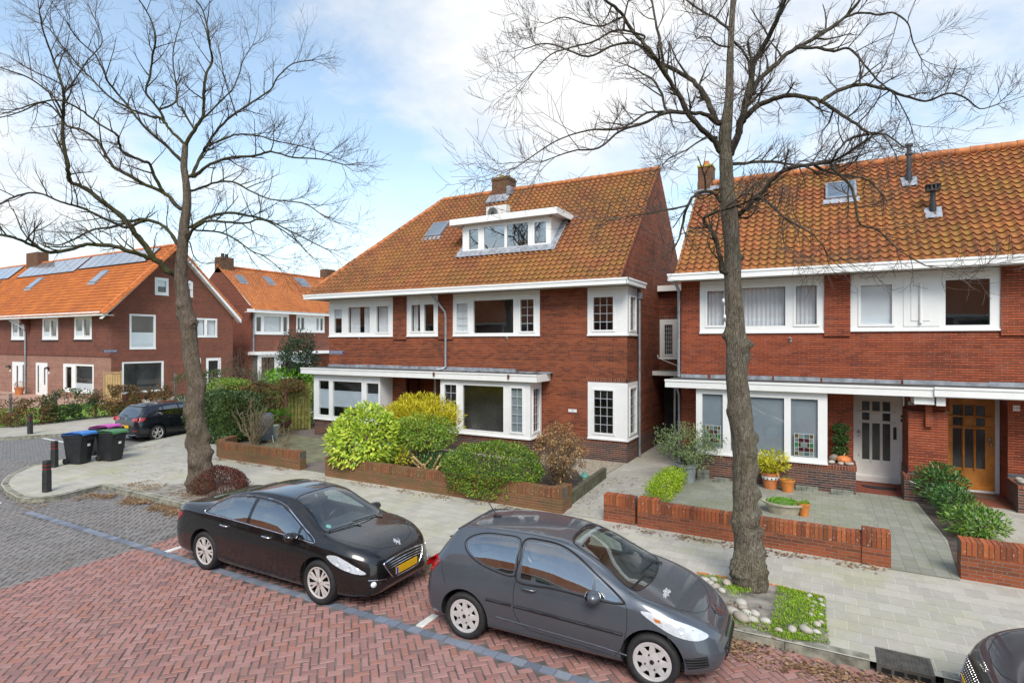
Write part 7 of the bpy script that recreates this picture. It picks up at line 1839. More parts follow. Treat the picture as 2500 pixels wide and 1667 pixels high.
# ------------------------------------------------------------------ street furniture
def bollard(loc,label,rz,first=[None]):
    if first[0] is None:
        e=empty('bollard',loc,rz,label,'bollard','black bollards on the corner pavement')
        w_=.085; mb=MB(); pr=[(-w_*1.06,0),(-w_*1.06,.03),(-w_,.10)]
        def sq(k): return [(k*math.cos(a)*1.12 if 0 else 0,0) for a in ()]
        oct_=lambda k:[(k*c_,k*s_) for c_,s_ in ((1,.75),(.75,1),(-.75,1),(-1,.75),(-1,-.75),(-.75,-1),(.75,-1),(1,-.75))]
        lv=[(w_*1.12,0),(w_*1.08,.55),(w_*1.0,.60),(w_*1.0,.64),(w_*1.05,.645),(w_*1.05,.70),(w_*1.0,.705),(w_*1.0,.735),(w_*1.05,.74),(w_*1.02,.82),(w_*.85,.85)]
        for k,z in lv: mb.v.extend([(a,b,z) for a,b in oct_(k)])
        for i in range(len(lv)-1):
            for j in range(8): a=i*8+j; b=i*8+(j+1)%8; mb.f.append((a,b,b+8,a+8)); mb.m.append(0)
        mb.f.append(tuple((len(lv)-1)*8+j for j in range(8))); mb.m.append(0); mb.build('post',M['boll'],e)
        for z0,z1 in ((.610,.632),(.712,.730)):
            rbm=MB(); k=w_*1.025
            for z in (z0,z1): rbm.v.extend([(a,b,z) for a,b in oct_(k)])
            for j in range(8): rbm.f.append((j,(j+1)%8,8+(j+1)%8,8+j)); rbm.m.append(0)
            rbm.build('red_band',M['red_band'],e)
        first[0]=e; e.scale=(.86,.86,.97); return e
    return dup(first[0],loc,rz,label)
bollard((-17.83,7.25,.118),'black bollard with red bands nearest the kerb corner',.2)
bollard((-21.1,8.78,.118),'black bollard with red bands left of the blue lidded bin',.35)
bollard((-29.62,11.45,.116),'black bollard on the far pavement in front of the hedge fence',.1)
bollard((-22.65,11.5,.118),'black bollard mostly hidden right behind the wheelie bins',.25)
def bin_(loc,rz,lid,label,tiltx=0.0):
    e=empty('wheelie_bin',loc,rz,label,'bin','wheelie bins on the corner'); mb=MB()
    # x = front(+), wheels at the back(-)
    lv=[(-.24,.26,.23,.03),(-.27,.30,.25,.30),(-.33,.38,.285,.86),(-.36,.41,.30,.87),(-.36,.42,.305,1.0)]
    for a,b,c_,z in lv: mb.v.extend([(a,-c_,z),(b,-c_*.96,z),(b+.03,0,z),(b,c_*.96,z),(a,c_,z)])
    for i in range(len(lv)-1):
        for j in range(5): p=i*5+j; q=i*5+(j+1)%5; mb.f.append((p,q,q+5,p+5)); mb.m.append(0)
    mb.f.append((4,3,2,1,0)); mb.m.append(0)
    mb.box(.30,.46,-.20,.20,.80,.90); mb.box(-.45,-.35,-.26,.26,.93,.99); mb.box(-.30,-.22,-.2,.2,.05,.2)
    mb.build('body',M['plastic'],e)
    lm=MB(); T=Matrix.Translation((-.38,0,1.0))@Matrix.Rotation(-tiltx,4,'Y')
    prof=[(0,.0),(.05,.055),(.4,.075),(.76,.05),(.83,.0),(.84,-.05)]
    for x,z in prof: lm.v.extend([tuple(T@Vector((x,y,z-(.02 if abs(y)>.25 else 0)))) for y in (-.315,-.26,0,.26,.315)])
    for i in range(len(prof)-1):
        for j in range(4): p=i*5+j; lm.f.append((p,p+5,p+6,p+1)); lm.m.append(0)
    lm.box(.0,.83,-.318,.318,-.012,-.002,T=T); lm.build('lid',lid,e,smooth=True,sharp=30); e.scale=(.92,.92,.95)
    for sg in (1,-1):
        w_=MB(); T=Matrix.Translation((-.25,sg*.27,.10))@Matrix.Rotation(R(90),4,'X'); w_.lathe([(.10,-.025),(.10,.025),(.085,.03),(.05,.02),(.03,.03),(.001,.03)],18,T).lathe([(.10,-.025),(.001,-.03)],18,T); w_.build('wheel',M['rubber'],e,smooth=True,sharp=35)
    MB().box(.40,.425,-.045,.045,.60,.68).build('sticker',M['signwhite'],e); return e
bin_((-21.12,9.45,.118),R(20),M['lid_blue'],'dark wheelie bin with blue lid, leftmost of the bins',.06)
bin_((-20.72,10.2,.118),R(14),M['lid_green'],'dark wheelie bin with green lid, rightmost of the bins',.03)
bin_((-21.95,10.6,.118),R(18),M['lid_pink'],'dark wheelie bin with pink lid raised behind the blue and green bins',.10)
gr=empty('drain_grate',(.88,8.44,.118),R(-1),'ribbed iron gully cover set in the kerb near the corner car','drain'); mb=MB(); mb.box(-.29,.29,-.20,.24,-.12,.004)
mb.build('frame',M['grate'],gr); mb=MB()
for i in range(14):
    for j in range(10): mb.box(-.27+i*.039,-.27+i*.039+.022,-.17+j*.039,-.17+j*.039+.02,.0045,.012)
mb.build('tread_plate',M['grate'],gr)
mb=MB()
for i in range(4): mb.box(-.24+i*.13,-.14+i*.13,-.203,-.19,-.09,-.035)
mb.build('inlet_slot',M['gap'],gr)
# ------------------------------------------------------------------ stones and moss round the right tree
SP=[(805,1062),(762,1108),(815,1082),(835,1112),(880,1118),(806,1142),(868,1152),(940,1160),(1010,1205),(1085,1205),(1158,1208),(1218,1215),(1220,1175),(1240,1163),(1186,1128),(1152,1170),(1145,1133),(1138,1095),(1127,1063),(1165,1040),(1205,1055),(1192,1082),(1210,1070),(1190,1103),(1240,1122),(1248,1068),(1180,1018),(1240,1040),(730,950),(668,968),(700,990),(610,935),(655,930),(600,925),(545,905),(640,950)]
SR=[.10,.10,.07,.08,.085,.12,.085,.10,.07,.10,.12,.07,.085,.07,.09,.06,.05,.06,.07,.07,.06,.08,.05,.08,.06,.06,.07,.07,.09,.08,.07,.08,.07,.06,.07,.07]
for k,((x,y),r_) in enumerate(zip(SP,SR)):
    r_*=.72 if x>900 else .92
    q=G(1450+x/2.24,1000+y/2.24,.14); lab='pale rounded pebble bedded in the moss right of the tree trunk' if x>900 else 'pale rounded pebble lying left of the right tree trunk'
    pebble('pebble',lab,(q.x,q.y,.128+r_*.35),r_,100+k,M['pebble'],group='pebbles round the right tree' if x>900 else 'pebbles left of the right tree')
def scatter_leaves(name,areas,mat,n,l,w,z=.13,seed=1,up=.35,kind='stuff',flat=True,dens=None):
    rng=random.Random(seed); mb=MB()
    tot=sum(a[4] for a in areas)
    for (x0,x1,y0,y1,wt,*zz) in areas:
        zb=zz[0] if zz else z
        for k in range(int(n*wt/tot)):
            x=rng.uniform(x0,x1); y=min(max(rng.gauss((y0+y1)/2,(y1-y0)/3.2),y0-.1),y1+.02) if not dens else rng.uniform(y0,y1)
            if nz3((x,y,0),1.7,seed)<-.05+rng.uniform(-.25,.25): continue
            a=rng.uniform(0,6.28); add_leaf(mb,Vector((x,y,zb+rng.uniform(.0,.02))),Vector((math.cos(a),math.sin(a),rng.uniform(-.1,up))),Vector((rng.uniform(-.4,.4),rng.uniform(-.4,.4),1)),l*rng.uniform(.5,1.3),w*rng.uniform(.6,1.2),.1)
    o=mb.build(name,mat); o['kind']=kind; return o
scatter_leaves('leaf_litter',[(-16.9,-13.0,7.9,8.24,2.5,.012),(-17.0,-12.6,7.75,8.22,3.2,.012),(-17.6,-16.6,6.6,7.9,1.0,.012),(-8.6,-5.0,7.85,8.22,1.5,.012),(-1.4,1.4,7.75,8.22,2.6,.012),(-12.5,-9,8.0,8.22,.5,.012),(-17.9,-14.1,11.85,12.1,.8),(-12.7,-5.4,11.6,11.9,1.0),(-3.9,1.0,11.5,11.8,1.0),(-16.8,-15.6,8.4,9.2,.6),(-5.3,-4.3,12.2,16,.4),(-12.5,-5.6,12.3,15.5,1.6,.135),(-1.6,-.2,8.4,9.2,.4,.135),(-23.2,-21.5,8.9,9.9,.5,.01),(-15.3,-13.2,8.6,9.0,.6)],M['litter'],12000,.065,.035,seed=5)
scatter_leaves('straw_litter',[(-19.5,-16.5,9.2,11.5,1.0),(-16.9,-15.4,8.5,8.8,.6),(-22.6,-21.4,11.6,12.6,.6),(-22.6,-20.5,7.2,8.6,.5,.01),(-13,-11.5,4.5,5.6,.1,.01)],M['straw'],900,.11,.012,seed=9,up=.1)
rng=random.Random(77); mb=MB(); TP=[(p.x,p.y) for p in tp]; k=0
while k<7500:
    x=rng.uniform(-2.3,.3); y=rng.uniform(8.2,10.2)
    if not inpoly(x,y,TP): continue
    if nz3((x,y,0),1.6,4)+(.30 if x>-.62 else -.42)<rng.uniform(-.25,.25): k+=.1; continue
    d=math.hypot(x+.7,y-9.25); z=.13+.12*max(0,1-d/.8)
    a=rng.uniform(0,6.28); add_leaf(mb,Vector((x,y,z)),Vector((math.cos(a)*.6,math.sin(a)*.6,rng.uniform(.3,1))),Vector((math.cos(a),math.sin(a),.3)),rng.uniform(.02,.05),.014); k+=1
mo=mb.build('moss',M['moss']); mo['kind']='stuff'
# ------------------------------------------------------------------ planting round the left front garden and the side street
bush('ivy_hedge','large dark glossy ivy hedge directly right of the left tree trunk','hedge',(-21.2,14.6,.1),(-21.2,14.6,1.02),(1.55,1.05,.98),13000,(.095,.062),M['lf_dark'],seed=51,power=4.0,shell=.2,lump=.12,zmin=.12,nst=4,jit=.6,droop=.3)
bush('ivy_hedge','ivy hedge top with brown patches continuing along the side street','hedge',(-21.3,16.3,.1),(-21.4,16.4,1.15),(.85,1.3,1.0),6000,(.09,.058),M['lf_beech'],seed=52,power=4.0,shell=.2,lump=.14,zmin=.12,nst=3)
bush('clipped_hedge','small clipped green hedge block beyond the ivy hedge, below the far gable','hedge',(-22.5,15.8,.1),(-22.5,15.8,1.28),(.95,.9,1.15),6000,(.08,.05),M['lf_green'],seed=53,power=4.0,shell=.2,lump=.12,zmin=.2,nst=3)
bush('laurel_hedge','bright green laurel hedge between the wooden fence and the left bay','hedge',(-22.2,18.9,.1),(-22.25,18.9,1.45),(1.7,1.2,1.3),6500,(.15,.06),M['lf_laurel'],seed=54,power=4,shell=.25,lump=.14,zmin=.15,nst=4)
q=AT(728,868,27.0); bush('holly_tree','dark green holly tree in front of the far terraced house','tree',(q.x,q.y,0),(q.x,q.y,3.35),(.95,.9,1.15),5200,(.10,.055),M['lf_holly'],seed=55,shell=.5,lump=.35,lf=1.8,nst=10,sr=.05,gap=.08)
q=AT(790,888,29); bush('beech_hedge','orange brown beech hedge piece left of the street sign wall','hedge',(q.x,q.y,0),(q.x,q.y,1.9),(1.2,1.0,1.05),3000,(.09,.06),M['lf_rust'],seed=56,power=4,shell=.25,zmin=.3,nst=3)
def twigbush(name,label,base,h,w,n,r,mat,seed,leaf=None,lm=None,nl=0,cat='shrub'):
    e=empty(name,base,0,label,cat); rng=random.Random(seed); tg=[]
    for k in range(n):
        a=rng.uniform(0,6.28); q=rng.random()**.6; tg.append(Vector((math.cos(a)*w*q,math.sin(a)*w*q*.8,h*(1-.45*q*q)*rng.uniform(.6,1.05))))
    stems('stem',e,(0,0,0),tg,r,mat,seed=seed,amp=.05,side=5,n=6)
    if nl:
        mb=MB()
        for k in range(nl):
            t=rng.choice(tg)*rng.uniform(.4,1.0)+Vector((rng.uniform(-.2,.2),rng.uniform(-.2,.2),rng.uniform(-.1,.1))); add_leaf(mb,t,Vector((rng.uniform(-1,1),rng.uniform(-1,1),rng.uniform(-.5,.8))),Vector((0,0,1)),leaf[0]*rng.uniform(.6,1.2),leaf[1])
        mb.build('foliage',lm,e)
    return e
q=AT(575,930,26); twigbush('bare_shrub','dense tall brown bare twig shrub in front of the far gable corner',(q.x,q.y,0),3.7,1.25,150,.016,M['twig_brown'],61)
q=AT(628,935,25); twigbush('bare_shrub','tall olive twig shrub with sparse leaves left of the holly',(q.x,q.y,0),3.0,1.1,90,.015,M['twig'],62,(.07,.03),M['lf_green'],700)
q=AT(655,900,28); twigbush('bare_shrub','pale thin branched young shrub before the far bay window',(q.x,q.y,0),3.8,1.2,34,.018,M['twig_pale'],63)
twigbush('bare_shrub','pale bare branching shrub in front of the ivy hedge',(-18.75,14.1,.12),1.95,1.05,34,.020,M['twig_pale'],64)
twigbush('bare_shrub','thin leafless sapling twigs just behind the mossy wall',(-16.3,13.3,.12),1.25,.65,16,.010,M['twig_pale'],65)
twigbush('bare_shrub','sparse leafless twigs beside the pale green bucket',(-17.6,14.6,.12),1.15,.6,12,.010,M['twig_pale'],66)
fe=empty('wooden_fence',(-20.75,16.75,.12),math.atan2(1.15,.55),'mossy green wooden fence panel with ivy on top, left of the bay','fence'); mb=MB()
for i in range(9): mb.box(i*.15,i*.15+.12,-.02 if i%2 else .015,.005 if i%2 else .04,.05,2.0)
mb.build('boards',M['fence_wood'],fe); MB().box(0,1.35,.0,.03,.5,.58).box(0,1.35,.0,.03,1.5,1.58).build('rail',M['fence_wood'],fe)
MB().box(1.34,1.44,-.05,.05,0,2.1).build('post',M['fence_wood'],fe)
iv=bush('ivy','yellowing ivy draped over the top of the wooden fence','ivy',(-20.45,17.3,1.8),(-20.45,17.25,2.12),(.55,.75,.32),1900,(.075,.05),M['lf_beech'],seed=57,shell=.6,lump=.4,droop=.5,nst=3,sr=.006)
cm=empty('chimenea',(-20.05,16.65,.12),0,'rusty brown garden stove with tall pipe in front of the mossy fence','stove')
MB().lathe([(.10,.28),(.20,.34),(.25,.5),(.22,.68),(.10,.82),(.065,.9),(.06,1.75),(.075,1.76),(.075,1.80),(.05,1.80)],20).build('body',M['rust'],cm,smooth=True,sharp=40)
MB().box(-.12,.12,-.26,-.2,.40,.58).build('firebox_opening',M['gap'],cm); mb=MB()
for a in (0.5,2.6,4.7): mb.tube([(.12*math.cos(a),.12*math.sin(a),.32),(.22*math.cos(a),.22*math.sin(a),0)],.02,6)
mb.build('legs',M['rust'],cm)
p=pot('planter','pale green bucket planter with palm leaves in the left front garden',(-19.75,15.75,.12),.28,.50,M['pot_blue'])
pl=empty('palm_plant',(-19.75,15.75,.57),0,'bright green palm growing in the pale green bucket','plant'); mb=MB(); rng=random.Random(12)
for k in range(26):
    a=rng.uniform(0,6.28); ln=rng.uniform(.5,.85); d=Vector((math.cos(a),math.sin(a),rng.uniform(.6,2.2))).normalized(); c0=d*ln
    for j in range(13):
        b=a+(j-6)*.22; dd=(Vector((math.cos(b),math.sin(b),.5-.12*abs(j-6)))).normalized(); add_leaf(mb,c0,dd,Vector((0,0,1)),.38*rng.uniform(.8,1.1),.022,.1)
mb.build('fronds',M['lf_palm'],pl); stems('stem',pl,(0,0,0),[Vector((rng.uniform(-.3,.3),rng.uniform(-.3,.3),.6)) for _ in range(14)],.008,M['lf_palm'],side=0)
gc=empty('covered_chair',(-19.15,14.85,.12),R(-25),'garden chair under a dark grey cloth cover with white legs','garden chair'); mb=MB(); n=16
lv=[(.34,.30,.14),(.33,.31,.48),(.30,.30,.62),(.26,.20,.95),(.20,.10,1.12),(.02,.02,1.15)]
for a,b,z in lv:
    for j in range(n): t_=2*math.pi*j/n; k=1+.06*math.sin(5*t_+z*7); mb.v.append((a*k*math.copysign(abs(math.cos(t_))**.5,math.cos(t_))+ (0 if z<.6 else 0),b*k*math.copysign(abs(math.sin(t_))**.5,math.sin(t_))+(.16 if z>.55 else 0)*(z-.5)*2,z))
for i in range(len(lv)-1):
    for j in range(n): a=i*n+j; b=i*n+(j+1)%n; mb.f.append((a,b,b+n,a+n)); mb.m.append(0)
mb.build('cover',M['fabric_grey'],gc,smooth=True)
for sx in (-1,1):
    for sy in (-1,1): MB().tube([(sx*.27,sy*.25,.3),(sx*.33,sy*.30,0)],.013,6).build('leg',M['white'],gc)
# wire fence hedge across the side street
hf=empty('hedge_fence',(-32.7,11.9,.1),0,'brown and green beech hedge on wire fence posts across the side street','hedge')
for k,(y0,y1,mt,h,n_) in enumerate(((-.2,1.7,'lf_beech',1.15,2400),(1.4,3.4,'lf_dark',1.45,3400),(3.2,7.2,'lf_beech',1.5,6400))):
    foliage('foliage',hf,(0,(y0+y1)/2,h*.55),(.42,(y1-y0)/2+.1,h*.52),n_,(.10,.062),M[mt],seed=70+k,power=4,shell=.8,lump=.25,lf=2.5,gap=.30,holes=1.5,zmin=0)
foliage('foliage',hf,(-3.4,.0,.6),(3.4,.4,.55),3000,(.10,.06),M['lf_beech'],seed=75,power=4,shell=.8,gap=.3,holes=1.5,zmin=0)
for i in range(5): MB().box(-.05,.05,i*1.75-.05,i*1.75+.05,0,1.55).build('post',M['post_wood'],hf)
wr_=MB()
for z in [.1+.15*i for i in range(9)]: wr_.tube([(.05,-.1,z),(.05,7.1,z)],.004,3,cap=False)
for i in range(48): wr_.tube([(.052,i*.15,.05),(.052,i*.15,1.35)],.004,3,cap=False)
wr_.build('wire_mesh',M['twig'],hf)
hf2=empty('hedge_fence',(-32.4,19.3,.1),0,'taller thin dark creeper on a wire fence behind the black hatchback','hedge')
foliage('foliage',hf2,(0,3.3,1.15),(.4,3.5,1.05),6500,(.11,.07),M['lf_dark'],seed=76,power=4,shell=.85,gap=.28,holes=1.1,zmin=0,lump=.2)
for i in range(4): MB().box(-.05,.05,i*2.2-.05,i*2.2+.05,0,2.15).build('post',M['post_wood'],hf2)
wr_=MB()
for z in [.1+.15*i for i in range(13)]: wr_.tube([(.05,-.1,z),(.05,6.9,z)],.004,3,cap=False)
for i in range(46): wr_.tube([(.052,i*.15,.05),(.052,i*.15,1.95)],.004,3,cap=False)
wr_.build('wire_mesh',M['twig'],hf2)
for k,(x,y,lab) in enumerate(((-52.8,17.2,'rust coloured beech bush in front of the far left door'),(-47.8,15.4,'rust coloured beech bush at the left frame edge'))):
    bush('beech_bush',lab,'shrub',(x,y,.1),(x,y,1.1),(1.6,1.0,1.0),2600,(.12,.07),M['lf_rust'],seed=80+k,shell=.8,lump=.3,gap=.2,holes=1.2,nst=14,sr=.02)
p=pot('plant_pot','terracotta pot at the foot of the far left downpipe',(-51.6,19.3,.15),.3,.55,M['terracotta'])
bush('dry_plant','small brown plant in the far left terracotta pot','plant',(-51.6,19.3,.6),(-51.6,19.3,.85),(.35,.35,.25),300,(.08,.03),M['lf_brown'],seed=83,nst=5,sr=.008)
# ================================================================== street trees
from mathutils import noise as _noise
def resample(P,step):
    out=[P[0]]
    for a,b in zip(P[:-1],P[1:]):
        n=max(1,int((b-a).length/step))
        for k in range(1,n+1): out.append(a.lerp(b,k/n))
    return out
def smooth3(P,n=4):
    out=[]; 
    for i in range(len(P)-1):
        p0=P[max(i-1,0)];p1=P[i];p2=P[i+1];p3=P[min(i+2,len(P)-1)]
        for k in range(n):
            t=k/n; out.append(.5*((2*p1)+(p2-p0)*t+(2*p0-5*p1+4*p2-p3)*t*t+(3*p1-p0-3*p2+p3)*t*t*t))
    out.append(P[-1]); return out
def trunk_mesh(path,rad,n=22,lump=.10,seed=1,knobs=()):
    mb=MB(); P=[Vector(p) for p in path]; m=len(P)
    for i,p in enumerate(P):
        for j in range(n):
            a=2*math.pi*j/n; d=Vector((math.cos(a),math.sin(a),0))
            q=p+d*rad[i]
            k=1+lump*_noise.noise(Vector((d.x*1.1,d.y*1.1,p.z*1.5+seed*7)))+lump*.55*_noise.noise(Vector((d.x*2.6,d.y*2.6,p.z*4.0+seed*3)))+lump*.35*_noise.noise(Vector((d.x*6,d.y*6,p.z*9+seed)))+.05*_noise.noise(Vector((d.x*12,d.y*12,p.z*5+seed)))
            r=rad[i]*k
            for (kz,ka,ks,kw) in knobs:
                dz=(p.z-kz)/kw; da=((a-ka+math.pi)%(2*math.pi)-math.pi)*rad[i]/kw
                e=dz*dz+da*da
                if e<4: r+=ks*.72*math.exp(-e*.9)*(1+.9*_noise.noise(Vector((d.x*7,d.y*7,p.z*14))))
            q=p+d*r; mb.v.append(tuple(q))
    for i in range(m-1):
        for j in range(n):
            a=i*n+j; b=i*n+(j+1)%n; mb.f.append((a,b,b+n,a+n)); mb.m.append(0)
    return mb
def build_tree(label,base_px,trunk_px,limbs_px,D,cropf,matT,matL,matTw,seed,trunk_r,knobs,r_scale=1.0,dens=1.0,spread=2.2,lump=.10,maxz=30):
    rng=random.Random(seed)
    base=G(*base_px,.12)
    root=empty('street_tree',(base.x,base.y,.1),0,label,'tree')
    O=Vector((base.x,base.y,.1))
    fwd=Vector((-_s,_c,0))
    def P3(u,v,off): return AT(u,v,D+off)-O
    # trunk : traced centre line at depth D
    tp=[P3(u,v,0) for u,v,_ in trunk_px]; tp[0].z=-.05
    tr=[r*D/FL*.92 for _,_,r in trunk_px]
    TPs=smooth3(tp,18); rs=[]
    for i in range(len(tp)-1):
        for k in range(18): rs.append(tr[i]+(tr[i+1]-tr[i])*k/18)
    rs.append(tr[-1])
    tm=trunk_mesh(TPs,rs,40,lump,seed,[(z-.1,a,s_,w) for z,a,s_,w in knobs]); tm.build('trunk',matT,root,smooth=True)
    tw=MB(); br=MB(); allsegs=[]
    def grow(p,d,L,r,level,jit):
        n=4 if level<2 else 3
        pts=[p]; q=p.copy(); dd=d.normalized()
        for i in range(n):
            dd=(dd+Vector((rng.uniform(-1,1),rng.uniform(-1,1),rng.uniform(-.8,1)))*jit+Vector((0,0,.05 if level<2 else .10))).normalized()
            q=q+dd*(L/n); pts.append(q.copy())
        r1=max(.0020,r*.42); rr=[r+(r1-r)*i/n for i in range(n+1)]
        tw.tube(pts,rr,5 if r>.013 else 3,cap=False,mi=1 if r>.013 else 0)
        if level>=3: return
        nc={0:7,1:5,2:3}[level]
        nc=int(nc*dens*rng.uniform(.7,1.25)+.5)
        for k in range(nc):
            t=rng.uniform(.2,1.0); i=min(int(t*n),n-1); c=pts[i].lerp(pts[i+1],t*n-i); tg=(pts[i+1]-pts[i]).normalized()
            ax=Vector((rng.gauss(0,1),rng.gauss(0,1),rng.gauss(0,1))); ax=(ax-tg*ax.dot(tg)).normalized()
            a=rng.uniform(.45,1.05); nd=tg*math.cos(a)+ax*math.sin(a)
            grow(c,nd,L*rng.uniform(.52,.85)*(1-.25*t),max(.0026,rr[i]*rng.uniform(.42,.66)),level+1,jit*.95)
    anchor=list(TPs)
    for li,(pts_,r0,r1,o0,o1) in enumerate(limbs_px):
        P=[]; N=len(pts_)
        for i,(x,y) in enumerate(pts_):
            u,v=cropf(x,y); t=i/(N-1); off=o0+(o1-o0)*t+.25*math.sin(i*1.9+li)*t
            P.append(P3(u,v,off))
        near=min(anchor,key=lambda q:(q-P[0]).length)
        if .03<(near-P[0]).length<.8: P=[near]+P
        S=smooth3(P,4); m=len(S); anchor.extend(S)
        rr=[(r0+(r1-r0)*(i/(m-1))**.8)*D/FL*r_scale for i in range(m)]
        lb=MB()
        # slight kinks and swellings
        for i in range(1,m):
            S[i]=S[i]+Vector((rng.uniform(-1,1),rng.uniform(-1,1),rng.uniform(-1,1)))*rr[i]*.35; rr[i]*=rng.uniform(.9,1.12)
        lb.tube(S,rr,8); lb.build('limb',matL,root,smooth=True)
        Ltot=sum((S[i+1]-S[i]).length for i in range(m-1)); acc=0; nxt=Ltot*.12
        for i in range(m-1):
            seg=(S[i+1]-S[i]).length
            while acc+seg>nxt:
                t=(nxt-acc)/seg; c=S[i].lerp(S[i+1],t); tg=(S[i+1]-S[i]).normalized(); f=nxt/Ltot
                ax=Vector((rng.gauss(0,1),rng.gauss(0,1),rng.gauss(.25,.9))); ax=(ax-tg*ax.dot(tg)).normalized()
                a=rng.uniform(.5,1.15); nd=tg*math.cos(a)+ax*math.sin(a)
                L=spread*(.35+.65*f)*rng.uniform(.35,.95)*(1.15-.5*f); grow(c,nd,L,min(rr[i]*.62,.010+.018*rng.random()),1 if rng.random()<.62 else 2,.20)
                nxt+=rng.uniform(.16,.40)/dens
            acc+=seg
        e=S[-1]; tg=(S[-1]-S[-2]).normalized()
        for k in range(3): grow(e,(tg+Vector((rng.uniform(-1,1),rng.uniform(-1,1),rng.uniform(-.6,.8)))*.45),spread*rng.uniform(.35,.65),rr[-1]*.8,1,.2)
    # thin shoots straight off the trunk crown
    for k in range(int(26*dens)):
        i=rng.randrange(len(TPs)//2,len(TPs)); a=rng.uniform(0,6.28); grow(TPs[i],Vector((math.cos(a),math.sin(a),rng.uniform(-.1,.9))),spread*rng.uniform(.2,.55),.008,2,.25)
    tw.build('twigs',[matTw,matL],root)
    return root
cJ=lambda x,y:(x/2.24,y/2.24); cK=lambda x,y:(1250+x/1.8816,y/1.8816)
T1=[(495,1192,33),(489,1150,27),(482,1060,25),(475,1000,23),(479,950,22),(466,870,20),(459,800,18.5),(454,768,19.5),(447,720,15.5),(442,677,15),(445,600,13.5),(449,560,12.5),(457,490,9.5),(452,430,8.5),(449,402,8),(453,350,6.5)]
L1=[([(955,1500),(900,1465),(830,1400),(760,1300),(690,1210),(600,1130),(540,1090),(470,1030),(385,990),(370,900),(345,780),(345,640),(350,510),(330,440),(290,320),(240,180),(215,60)],11,1.6,0,-1.6),
([(835,1415),(770,1395),(700,1370),(600,1345),(480,1335),(380,1365),(280,1380),(200,1350),(130,1320),(60,1295),(-40,1280)],7.5,3,-.2,-2.4),
([(970,1330),(920,1260),(850,1215),(770,1200),(690,1220),(600,1245),(500,1260),(400,1310),(320,1340),(240,1330)],6.5,2,0,1.8),
([(700,1245),(640,1225),(560,1190),(430,1130),(330,1105),(210,1055),(100,1070),(0,1115),(-80,1150)],4.5,2,.3,-1.6),
([(985,1140),(900,1060),(800,1010),(700,955),(620,910),(570,830),(520,760),(450,710),(370,690),(300,600),(230,560),(120,610),(20,640)],7,1.8,0,1.4),
([(890,1045),(850,980),(820,900),(780,880),(680,840),(650,780),(640,740),(560,690),(490,640),(440,600),(330,550),(220,560),(120,590)],5.5,1.6,.1,-2.2),
([(990,880),(900,790),(840,740),(760,660),(700,580),(600,460),(570,400),(520,300),(440,230),(380,150)],5.5,1.4,0,-1.2),
([(1000,780),(930,710),(880,650),(800,630),(700,590),(600,530),(500,430),(430,360),(330,240),(260,150),(190,120)],5,1.4,0,1.6),
([(900,670),(870,600),(800,510),(820,410),(835,300),(850,230),(840,150),(800,60),(760,0)],4.6,1.5,.3,-.6),
([(1010,800),(1060,710),(1110,640),(1115,560),(1115,480),(1130,400),(1160,340),(1150,260),(1135,160),(1110,60),(1070,0)],6,1.6,0,-.9),
([(1050,960),(1080,900),(1130,800),(1200,700),(1290,620),(1380,560),(1480,490),(1520,420),(1600,350),(1700,330)],6,1.6,0,1.5),
([(1065,965),(1130,910),(1230,870),(1400,850),(1480,830),(1600,860),(1750,870),(1880,900)],5.5,1.5,0,-1.5),
([(1055,1235),(1130,1190),(1250,1165),(1350,1180),(1450,1200),(1560,1250),(1680,1310),(1800,1370)],6,1.5,0,1.6),
([(1020,1315),(1060,1250),(1140,1210),(1240,1215),(1340,1220),(1420,1200),(1500,1230),(1600,1300),(1680,1380)],5.5,1.4,0,-1.7),
([(1065,1040),(1160,1005),(1270,995),(1380,1050),(1480,1090),(1650,1110),(1740,1160)],4,1.3,0,-2),
([(1120,640),(1200,560),(1270,490),(1310,400),(1330,330),(1380,250)],3.4,1.2,.1,.9),
([(1130,800),(1230,760),(1300,735),(1400,740),(1500,770),(1650,800),(1780,840)],3.6,1.2,.1,-1),
([(1075,1260),(1200,1270),(1290,1310),(1370,1370),(1440,1400),(1520,1460)],3.6,1.2,0,-1.2),
([(1040,1330),(1060,1400),(1110,1440),(1200,1430)],2.4,.9,0,-.8),
([(960,560),(965,480),(945,330),(960,220),(990,120)],3.2,1.2,.3,1.2),
([(1060,710),(1000,600),(970,570),(965,480)],3.4,2.0,0,.6),
([(1290,620),(1230,440),(1210,330),(1190,230)],2.6,1.0,.3,.8),
([(345,640),(300,540),(180,440),(90,400),(0,370)],3.2,1.2,-1,-2.2),
([(355,510),(420,420),(480,330),(560,230),(520,110)],2.8,1.0,-1.1,-.4)]
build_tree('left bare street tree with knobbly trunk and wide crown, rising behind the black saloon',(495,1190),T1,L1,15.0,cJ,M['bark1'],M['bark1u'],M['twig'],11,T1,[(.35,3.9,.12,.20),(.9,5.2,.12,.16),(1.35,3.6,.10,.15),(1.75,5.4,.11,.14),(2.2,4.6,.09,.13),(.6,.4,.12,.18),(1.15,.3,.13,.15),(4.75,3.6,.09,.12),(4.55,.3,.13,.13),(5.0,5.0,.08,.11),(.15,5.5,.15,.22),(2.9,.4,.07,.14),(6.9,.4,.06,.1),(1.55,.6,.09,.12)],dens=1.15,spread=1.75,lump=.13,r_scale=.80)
T2=[(1834,1468,52),(1831,1430,42),(1822,1340,31),(1820,1250,29),(1816,1150,29),(1818,1097,30),(1806,1000,29),(1799,931,27),(1798,860,26),(1797,807,24),(1791,724,21),(1788,660,21),(1787,600,20),(1782,531,22),(1776,470,19),(1773,425,17),(1771,360,16),(1771,318,16),(1779,250,11),(1781,210,10),(1784,106,8),(1790,0,7),(1796,-110,5)]
